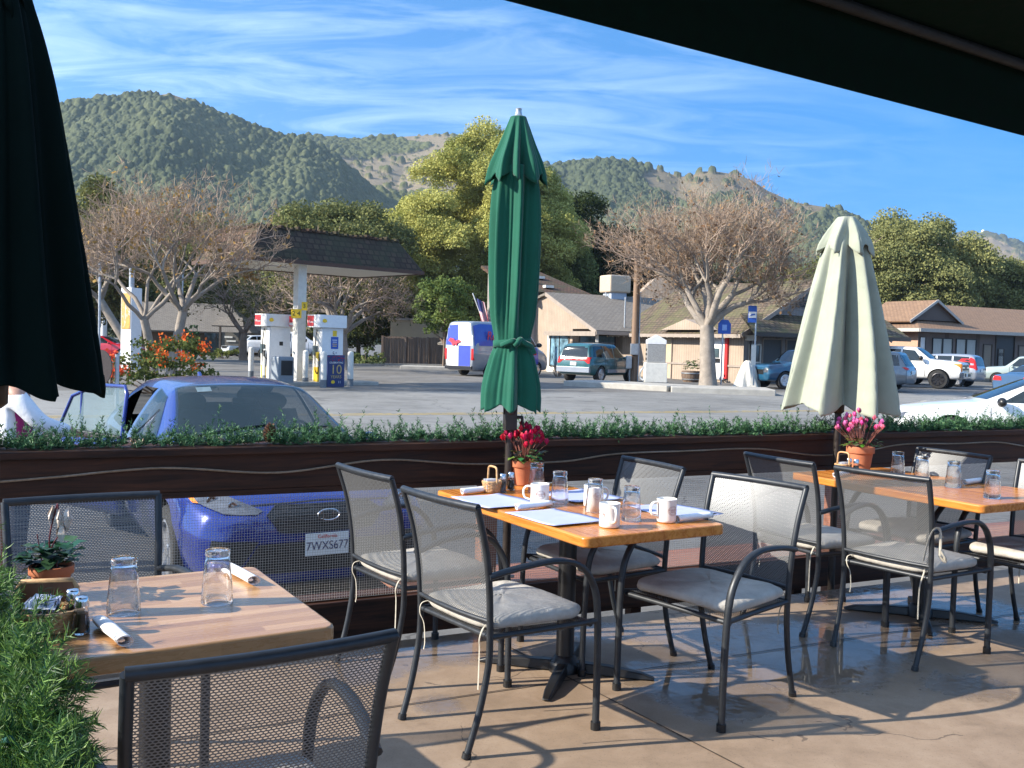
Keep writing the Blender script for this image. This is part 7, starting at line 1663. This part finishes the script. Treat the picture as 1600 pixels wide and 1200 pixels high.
def bare(name, lab, base, hgt, spread, seed, trunks, barkm, leafcol=None, nleaf=500, lens=(1.0, .72), trunk_h=2.2, r0=.2, depth=6, flatk=.85, group=None, upw=.35):
    t = thing(name, lab, 'tree', base, 0, group); r_ = random.Random(seed); big, small = MB(), MB(); tips = []
    def grow(p, d, L, r, lev):
        n = 4 if lev < 3 else 3; pts = [p]; q = p.copy(); dd = d.copy()
        for k in range(n):
            dd = (dd+V((r_.gauss(0, .16), r_.gauss(0, .16), r_.gauss(.03, .12)))).normalized(); q = q+dd*L/n; pts.append(q.copy())
        re = r*.66; (big if lev < 3 else small).tube(pts, list(np.linspace(r, re, n+1)), 7 if lev < 2 else (5 if lev < 4 else 3), cap=False)
        if lev >= depth or re < .006: tips.append(q); return
        kids = 3 if lev in (1, 2) else (2 if r_.random() < .38 else 3)
        ex = max((V((q.x, q.y, 0)).length/spread), (q.z-trunk_h)/(hgt-trunk_h))
        if ex > 1.0: L *= .5
        for k in range(kids):
            ax_ = dd.orthogonal().normalized(); ax_.rotate(Matrix.Rotation(r_.uniform(0, 2*pi), 3, dd)); nd = dd*1.0+ax_*r_.uniform(.45, .95)
            nd.z = nd.z*flatk+upw*.35; nd.normalize(); grow(q.copy(), nd, L*r_.uniform(.62, .88), re*r_.uniform(.62, .82), lev+1)
        if lev >= 2:
            for k in range(3):
                i = r_.randrange(1, len(pts)); ax_ = dd.orthogonal().normalized(); ax_.rotate(Matrix.Rotation(r_.uniform(0, 2*pi), 3, dd)); nd = (dd*.6+ax_).normalized(); grow(pts[i].copy(), nd, L*.5, re*.45, max(lev+2, 4))
    for (bp, bd, th, rr, limbs) in trunks:
        bp, bd = V(bp), V(bd).normalized(); pts = [bp]; q = bp.copy(); dd = bd.copy()
        for k in range(5): dd = (dd+V((r_.gauss(0, .05), r_.gauss(0, .05), .02))).normalized(); q = q+dd*th/5; pts.append(q.copy())
        big.tube([bp-V((0, 0, .2))]+pts, [rr*1.5, rr*1.15]+list(np.linspace(rr, rr*.82, 5)), 12)
        for k in range(limbs):
            a = 2*pi*(k+r_.uniform(-.25, .25))/limbs; tilt = r_.uniform(.5, 1.15); nd = V((cos(a)*tilt, sin(a)*tilt, 1)).normalized(); grow(q-dd*.15*r_.random(), nd, hgt*.24*r_.uniform(.8, 1.15), rr*r_.uniform(.42, .6), 1)
    tr = big.build('trunk', MT[barkm], t, 60); small.build('twigs', MT['twig'] if barkm != 'bark_grey' else MT['twig'], t, 60)
    if tips and barkm == 'bark_grey':
        nt_ = len(tips)*3; B_ = np.repeat(np.array([np.array(q) for q in tips]), 3, 0)+rng.normal(size=(nt_, 3))*.05; D_ = unit(rng.normal(size=(nt_, 3))+np.array([0, 0, .7])+.9*unit(B_-np.array([0, 0, trunk_h])))
        kk = rng.uniform(.75, 1.2, (nt_, 1)); needles('fine_twigs', B_, D_, rng.uniform(.18, .5, nt_), np.full(nt_, .016), np.array([[.34, .25, .18]])*kk, MT['leaf'], t, .35)
    if leafcol and tips:
        P_ = np.array([np.array(r_.choice(tips)) for _ in range(nleaf)])+rng.normal(size=(nleaf, 3))*.05; P_[:, 2] -= .05
        k = rng.uniform(0, 1, (nleaf, 1)); q, f, cl = leaf_cards(P_, rng.normal(size=(nleaf, 3)), .11, np.array(leafcol[0])*(1-k)+np.array(leafcol[1])*k)
        np_mesh('dry_leaves', q, f, MT['leaf'], t, cols=cl)
    return t
OLV = ((.085, .10, .04), (.24, .25, .09)); DRK = ((.035, .05, .024), (.14, .16, .065)); YEL = ((.10, .12, .018), (.28, .27, .045)); MID = ((.06, .10, .03), (.2, .25, .07))
GB = 'background trees beyond the street'
# pruned bare tree on the right kerb island
bp = atg(1106, 607); bp.z += .16
T = bare('bare_tree', 'wide bare tree with a thick pale trunk and few brown leaves on the kerb island', bp, 8.9, 6.3, 21, [((0, 0, 0), (-.07, 0, 1), 2.5, .34, 9)], 'bark_grey', ((.20, .11, .06), (.33, .21, .11)), 2200, trunk_h=2.4, depth=7, flatk=.72, upw=.75)
lb_ = atd(252, 600, 31.5); lb_.z = gz(lb_.x, lb_.y)
T = bare('bare_tree', 'bare double-trunked tree rising behind the orange-flowered shrub', lb_, 7.2, 3.0, 33, [((-.2, 0, 0), (-.06, 0, 1), 2.2, .155, 5), ((.25, .1, 0), (.08, 0, 1), 2.5, .17, 6)], 'bark_grey', ((.30, .18, .06), (.36, .24, .08)), 700, trunk_h=2.2, depth=7, flatk=.75, upw=.55)
q = atd(540, 570, 52); q.z = gz(q.x, q.y)
bare('bare_tree', 'pale-limbed tree spreading behind the filling station canopy', q, 8.0, 4.4, 5, [((0, 0, 0), (-.08, 0, 1), 2.0, .30, 8)], 'bark_grey', ((.06, .07, .02), (.14, .13, .04)), 2600, trunk_h=1.8, depth=5, flatk=.85, upw=.4)
q = atd(380, 545, 66); q.z = gz(q.x, q.y)
bare('bare_tree', 'dark-trunked spreading tree behind the notice kiosk', q, 6.6, 3.6, 15, [((0, 0, 0), (0, 0, 1), 1.9, .25, 6)], 'bark_brown', ((.05, .06, .02), (.14, .13, .04)), 2200, trunk_h=1.6, depth=5)
q = atd(196, 545, 56); q.z = gz(q.x, q.y)
bare('bare_tree', 'leaning pale-trunked tree beside the white pylon', q, 8, 3.6, 19, [((.6, 0, 0), (-.45, 0, 1), 4.2, .26, 6)], 'bark_grey', ((.06, .07, .02), (.12, .13, .04)), 2600, trunk_h=3, depth=5)
tree('conifer_tree', 'tall yellow-green airy conifer behind the tall green umbrella', 752, 84, 188, 330, (.20, .22, .055), (.50, .48, .15), 2, 'tall', 420, .20, .05, 'bark_brown', per=330, trunk_r=.4, gap=.2)
tree('evergreen_tree', 'dark evergreen with an open top right of the green umbrella', 903, 92, 282, 130, (.014, .026, .010), (.05, .07, .022), 4, 'round', 60, .26, .12, per=130, gap=.4)
tree('evergreen_tree', 'very dark tree behind the rooftop cooler', 965, 90, 330, 130, (.010, .018, .008), (.035, .05, .018), 6, 'round', 60, .26, .06, per=130)
tree('evergreen_tree', 'dark green tree between the conifer and the tan store roof', 870, 86, 330, 130, (.06, .09, .03), (.18, .21, .07), 61, 'round', 60, .26, .06, per=130)
tree('oak_tree', 'broad olive oak rising behind the canopy roof', 520, 74, 302, 250, *OLV, 8, 'dome', 90, .24, .2, per=170)
tree('oak_tree', 'dark oak at the left behind the bare tree crown', 140, 62, 268, 190, (.075, .09, .03), (.23, .23, .08), 10, 'round', 80, .24, .05, per=150)
tree('oak_tree', 'olive oak low behind the timber building', 300, 92, 330, 210, *OLV, 12, 'round', 70, .26, .05, per=130)
tree('oak_tree', 'olive oak behind the left half of the canopy', 400, 90, 350, 190, (.075, .09, .03), (.20, .21, .075), 14, 'round', 70, .26, .0, per=130)
tree('oak_tree', 'dark oak low behind the right fuel pump', 560, 84, 400, 210, *DRK, 16, 'round', 70, .24, .0, per=140)
tree('round_tree', 'small leafy green tree with a thin trunk in front of the board fence', 693, 62, 428, 118, *MID, 18, 'round', 46, .20, .30, 'bark_brown', per=240, trunk_r=.10)
tree('oak_tree', 'broad sunlit oak behind the motel and sage umbrella', 1415, 98, 338, 250, (.09, .11, .045), (.29, .29, .11), 20, 'dome', 120, .27, .15, 'bark_grey', per=150)
tree('oak_tree', 'rounded oak behind the motel, right of the broad one', 1528, 100, 392, 170, (.08, .105, .04), (.26, .26, .095), 22, 'round', 70, .27, .1, 'bark_grey', per=150)
tree('oak_tree', 'olive oak cut off by the right edge of the photo', 1612, 98, 402, 120, (.08, .095, .035), (.25, .25, .085), 24, 'round', 50, .27, .1, per=150)
tree('oak_tree', 'dark oak between the motel roof and the sage umbrella top', 1320, 104, 395, 190, (.06, .08, .03), (.2, .21, .075), 26, 'round', 60, .27, .0, per=130)
tree('oak_tree', 'low yellow-olive oak behind the ridge of the mossy roofed shop', 1215, 96, 412, 150, (.075, .09, .03), (.24, .23, .07), 28, 'round', 50, .26, .0, per=130)
tree('oak_tree', 'dark oak behind the pruned tree trunk', 1110, 92, 400, 170, *DRK, 30, 'round', 60, .26, .0, per=130)
tree('oak_tree', 'dark oak behind the store roof and utility pole', 1030, 96, 385, 140, *DRK, 31, 'round', 50, .26, .0, per=130)
tree('oak_tree', 'olive oak left of the conifer, behind the canopy end', 640, 96, 360, 130, (.07, .09, .03), (.19, .2, .065), 32, 'round', 60, .26, .0, per=130)
tree('oak_tree', 'dark oak low behind the tan block building', 640, 88, 440, 170, (.025, .045, .015), (.10, .13, .035), 34, 'round', 50, .24, .0, per=130)
tree('oak_tree', 'dark oak low behind the white pylon', 215, 90, 400, 190, *DRK, 36, 'round', 60, .26, .0, per=120)
tree('oak_tree', 'dark oak beyond the distant station at far left', 90, 100, 330, 200, *DRK, 38, 'round', 60, .28, .0, per=110)
# shrubs
def shrub(lab, px, py, d_, w_, h_, c1, c2, seed, flowers=None, name='shrub', ncl=40, leaf=.11, per=420):
    q = atd(px, py, d_); gzv = gz(q.x, q.y); t = thing(name, lab, 'shrub', (q.x, q.y, gzv)); r_ = random.Random(seed); cl = []
    for k in range(ncl):
        a = r_.uniform(0, 2*pi); rr = sqrt(r_.random()); z = r_.random(); x = rr*cos(a); y = rr*sin(a); env = sqrt(max(.05, 1-rr*rr*.8)); cl.append(((x*w_/2, y*w_/3, .12+z*(h_-.3)*env), r_.uniform(.18, .34)*min(1.2, w_/3)))
    crown(cl, per, leaf, c1, c2, t, 'leaves')
    b = MB()
    for k in range(10): c = cl[r_.randrange(ncl)][0]; b.tube([(c[0]*.15, c[1]*.15, -.05), (c[0]*.6, c[1]*.6, c[2]*.5), c], [.03, .02, .008], 5)
    b.build('stems', MT['bark_brown'], t, 60)
    if flowers:
        Ps = []
        for k in range(26):
            c, rr = cl[r_.randrange(ncl)]; 
            if c[2] < h_*.35: continue
            o_ = np.array(c)+np.array([r_.uniform(-.1, .1), -rr*.8, rr*.9]); Ps.append(o_+rng.normal(size=(34, 3))*np.array([.11, .11, .08]))
        P_ = np.concatenate(Ps); k = rng.uniform(0, 1, (len(P_), 1)); qv, f, cc = leaf_cards(P_, rng.normal(size=P_.shape), .06, np.array(flowers[0])*(1-k)+np.array(flowers[1])*k); tag(np_mesh('flowers', qv, f, MT['leaf'], t, cols=cc), kind='stuff')
    return t
shrub('large green shrub covered in orange-red flower clusters behind the blue car', 255, 590, 27, 2.9, 1.75, (.03, .06, .018), (.16, .18, .05), 1, ((.62, .07, .02), (.80, .20, .04)), 'flowering_shrub', 60, .085, 700)
shrub('small flowering shrub beside the thin pole at far left', 172, 585, 26, 1.0, 1.25, (.04, .08, .02), (.2, .22, .06), 3, ((.62, .07, .03), (.75, .14, .05)), 'flowering_shrub', 16, .08, 700)
shrub('low pale green shrub on the verge left of the board fence', 573, 560, 62, 2.6, 1.25, (.05, .08, .03), (.18, .20, .07), 5, None, 'shrub', 26, .13)
shrub('low dark shrub row behind the filling station verge', 545, 565, 66, 3.2, .9, (.03, .06, .02), (.12, .15, .05), 7, None, 'shrub', 26, .13)
shrub('small grassy shrub beside the white suv at far left', 352, 556, 70, 2.4, .9, (.06, .09, .02), (.2, .22, .06), 9, None, 'shrub', 20, .13)
shrub('pale dry cactus-like shrub between the van and the dark green suv', 872, 585, 50.5, .9, 1.7, (.16, .16, .08), (.34, .32, .2), 11, None, 'shrub', 16, .12)
shrub('green leafy bush beside the bare tree trunk', 290, 560, 60, 2.4, 2.9, (.02, .06, .025), (.08, .14, .06), 13, None, 'shrub', 30, .14)
o = MB(); a, c = atd(505, 585, 58), atd(598, 572, 62); o.bar(V((a.x, a.y, gz(a.x, a.y)+.03)), V((c.x, c.y, gz(c.x, c.y)+.03)), .3, .22); tag(o.build('verge_kerb', MT['concrete']), kind='structure')
b = MB(); pts = [atd(470, 560, 75), atd(598, 570, 62), atd(600, 560, 80), atd(470, 553, 95)]; b.quad(*[V((p.x, p.y, gz(p.x, p.y)+.06)) for p in pts]); tag(b.build('grass_verge', pm('verge_grass', (.10, .12, .04), .9, 0, .4, 2)), kind='structure')

# ================================================================ hills
m = NT('hill_cover'); a = m.n('ShaderNodeAttribute', attribute_name='Col'); f = m.noise(m.coord('Object'), .55, 6, .8)
m.p(col=m.mix(m.ramp(f, [(.38, (0, 0, 0)), (.62, (.5, .5, .5))]), a.outputs['Color'], (.03, .035, .015)), rough=.95, spec=.1); MT['hill'] = m.mat
def hill(ridge, Rr, Rb, cell, bump_, treecol, grasscol, grassy, seed, naz=520, nr=420, gully=.17):
    px_ = np.array([p[0] for p in ridge], float); el = []
    for p in ridge: r_ = ray(*p); el.append((atan2(r_.x, r_.y), r_.z/sqrt(r_.x**2+r_.y**2)))
    az = np.array([e[0] for e in el]); sl = np.array([e[1] for e in el])
    A = np.linspace(az[0], az[-1], naz); S = np.interp(A, az, sl)
    k = np.ones(5)/5; S = np.convolve(np.pad(S, 2, mode='edge'), k, 'valid')
    ts = np.concatenate([np.linspace(0, 1, nr), np.linspace(1.02, 1.5, 30)])
    rg = np.random.default_rng(seed)
    def vnoise(x, y, s):     # smooth value noise
        xi = np.floor(x).astype(int); yi = np.floor(y).astype(int); fx_ = x-xi; fy_ = y-yi; fx_ = fx_*fx_*(3-2*fx_); fy_ = fy_*fy_*(3-2*fy_)
        h = lambda i, j: (np.sin(i*127.1+j*311.7+s*74.7)*43758.5453) % 1.0
        return (h(xi, yi)*(1-fx_)+h(xi+1, yi)*fx_)*(1-fy_)+(h(xi, yi+1)*(1-fx_)+h(xi+1, yi+1)*fx_)*fy_
    AA, TT = np.meshgrid(A, ts); RD = Rb+(Rr-Rb)*TT; X = RD*np.sin(AA); Y = RD*np.cos(AA)
    Hr = (S*Rr+H)[None, :]*np.ones_like(TT); prof = np.where(TT <= 1, TT**1.12, np.maximum(0, 1-(TT-1)*1.6))
    gx_ = X/(Rr*.14); gy_ = Y/(Rr*.32)
    gl = np.abs(vnoise(gx_+.6*vnoise(gx_*1.3, gy_*1.3, seed+5), gy_, seed)-.5)*2; gl2 = np.abs(vnoise(gx_*2.3, gy_*2.0, seed+2)-.5)*2
    env = np.clip(4*TT*(1.02-TT), 0, 1)
    Z = Hr*prof+Hr.mean()*gully*env*((gl-.45)*1.5+(gl2-.45)*.55)
    bare_ = vnoise(X/(Rr*.09), Y/(Rr*.16), seed+9)*.84+vnoise(X/(Rr*.03), Y/(Rr*.05), seed+11)*.16
    isg = bare_ < grassy
    amp_ = .45+.9*vnoise(X/(Rr*.035), Y/(Rr*.05), seed+31)
    cover = np.zeros_like(Z); tone = np.zeros_like(Z)
    for cs, wt in ((cell*1.15, 1.0), (cell*.7, .7), (cell*.45, .5)):
        XR, YR = X*.83+Y*.56, -X*.56+Y*.83; ci = np.floor(XR/cs).astype(int); cj = np.floor(YR/cs).astype(int)
        for di in (-1, 0, 1):
            for dj in (-1, 0, 1):
                i, j = ci+di, cj+dj; h1 = (np.sin(i*12.9898+j*78.233+seed)*43758.5453) % 1; h2 = (np.sin(i*39.346+j*11.135+seed)*24634.6345) % 1; h3 = (np.sin(i*73.156+j*52.235+seed)*18634.633) % 1
                cx_ = (i+h1)*cs; cy_ = (j+h2)*cs; rr = cs*(.40+.55*h3*h3); d2 = ((XR-cx_)**2+(YR-cy_)**2)/rr**2
                hgt = np.where((d2 < 1) & (h3 > .16), np.sqrt(np.maximum(0, 1-d2)), 0)*rr*bump_*wt*(.5+.8*h1)*amp_
                up_2 = hgt > cover; cover = np.where(up_2, hgt, cover); tone = np.where(up_2, h3*.6+h2*.4, tone)
    cover = np.where(isg, cover*(tone > .86), cover)
    Z2 = Z+cover+(.22*cell*rg.uniform(-.5, .5, Z.shape)+.3*cell*vnoise(X/(cell*.3), Y/(cell*.3), seed+4))*(cover > .2)
    tone = np.clip(tone*.7+vnoise(X/(Rr*.05), Y/(Rr*.08), seed+21)*.55-.1, 0, 1)[..., None]; tc1, tc2 = np.array(treecol[0]), np.array(treecol[1])
    C_ = tc1*(1-tone)+tc2*tone; soil = np.array(grasscol); C_ = np.where((cover > .15)[..., None], C_, np.where(isg[..., None], soil, soil*.22+tc1*.5))  # gaps between crowns get a dark colour in place of shade
    nz_ = A.size; vs = np.stack([X.ravel(), Y.ravel(), (Z2-3).ravel()], 1); idx = np.arange(Z.size).reshape(Z.shape); fs = np.stack([idx[:-1, :-1], idx[:-1, 1:], idx[1:, 1:], idx[1:, :-1]], -1).reshape(-1, 4)
    return tag(np_mesh('hills', vs, fs, MT['hill'], None, True, cols=C_.reshape(-1, 3)), kind='structure')
TC = ((.034, .052, .03), (.125, .14, .075)); GR = (.27, .21, .13)
hill([(-260, 200), (-60, 185), (40, 166), (80, 160), (110, 153), (150, 148), (200, 144), (240, 143), (265, 140), (285, 147), (310, 157), (350, 172), (400, 190), (440, 202), (480, 213), (530, 240), (600, 300), (680, 345), (760, 390), (860, 440)], 760, 330, 3.6, 1.1, TC, GR, .15, 1, 760, 560)
hill([(300, 260), (400, 225), (480, 211), (520, 213), (560, 215), (600, 211), (650, 207), (700, 204), (740, 209), (790, 228), (840, 246), (900, 280), (1000, 330), (1080, 370)], 1150, 520, 4.8, 1.0, ((.04, .055, .022), (.12, .13, .055)), (.26, .21, .145), .42, 2)
hill([(720, 330), (780, 290), (830, 262), (870, 250), (900, 247), (950, 245), (1000, 252), (1040, 261), (1060, 269), (1080, 268), (1095, 262), (1115, 261), (1150, 265), (1175, 275), (1200, 292), (1240, 309), (1290, 316), (1320, 325), (1345, 336), (1380, 356), (1420, 380), (1500, 425)], 900, 380, 4.0, 1.1, TC, (.20, .165, .115), .33, 3, 760, 520)
hill([(1300, 420), (1400, 390), (1460, 372), (1490, 367), (1520, 364), (1550, 363), (1570, 370), (1600, 380), (1680, 395), (1800, 410), (1950, 440)], 2300, 1300, 11, .7, ((.05, .06, .03), (.12, .12, .06)), (.34, .25, .15), .62, 4, 300, 200)
q = atd(1536, 362, 2280); t = thing('hilltop_dome', 'tiny white radome on top of the distant bare hill', 'radome', (q.x, q.y, q.z)); MB().lathe([(4, -3), (4, 1), (3, 3.4), (1.5, 4.6), (.1, 5)], 12).build('dome', MT['white'], t, 60)
MB().lathe([(7, -9), (7, -2), (.1, -1.9)], 12).build('drum', MT['white'], t, 60)
# ================================================================ haze
HZ = 1.5e-4
m = bpy.data.materials.new('haze'); m.use_nodes = True; n_ = m.node_tree; n_.nodes.clear(); o_ = n_.nodes.new('ShaderNodeOutputMaterial'); v_ = n_.nodes.new('ShaderNodeVolumePrincipled'); n_.links.new(v_.outputs[0], o_.inputs['Volume'])
v_.inputs['Color'].default_value = (.62, .78, .98, 1); v_.inputs['Density'].default_value = HZ; v_.inputs['Anisotropy'].default_value = .2

HB = 5200
b = MB().box((0, 0, (360-1.7)/2), (2*HB, 2*HB, 360+1.7)); o = b.build('haze', m); tag(o, kind='stuff')
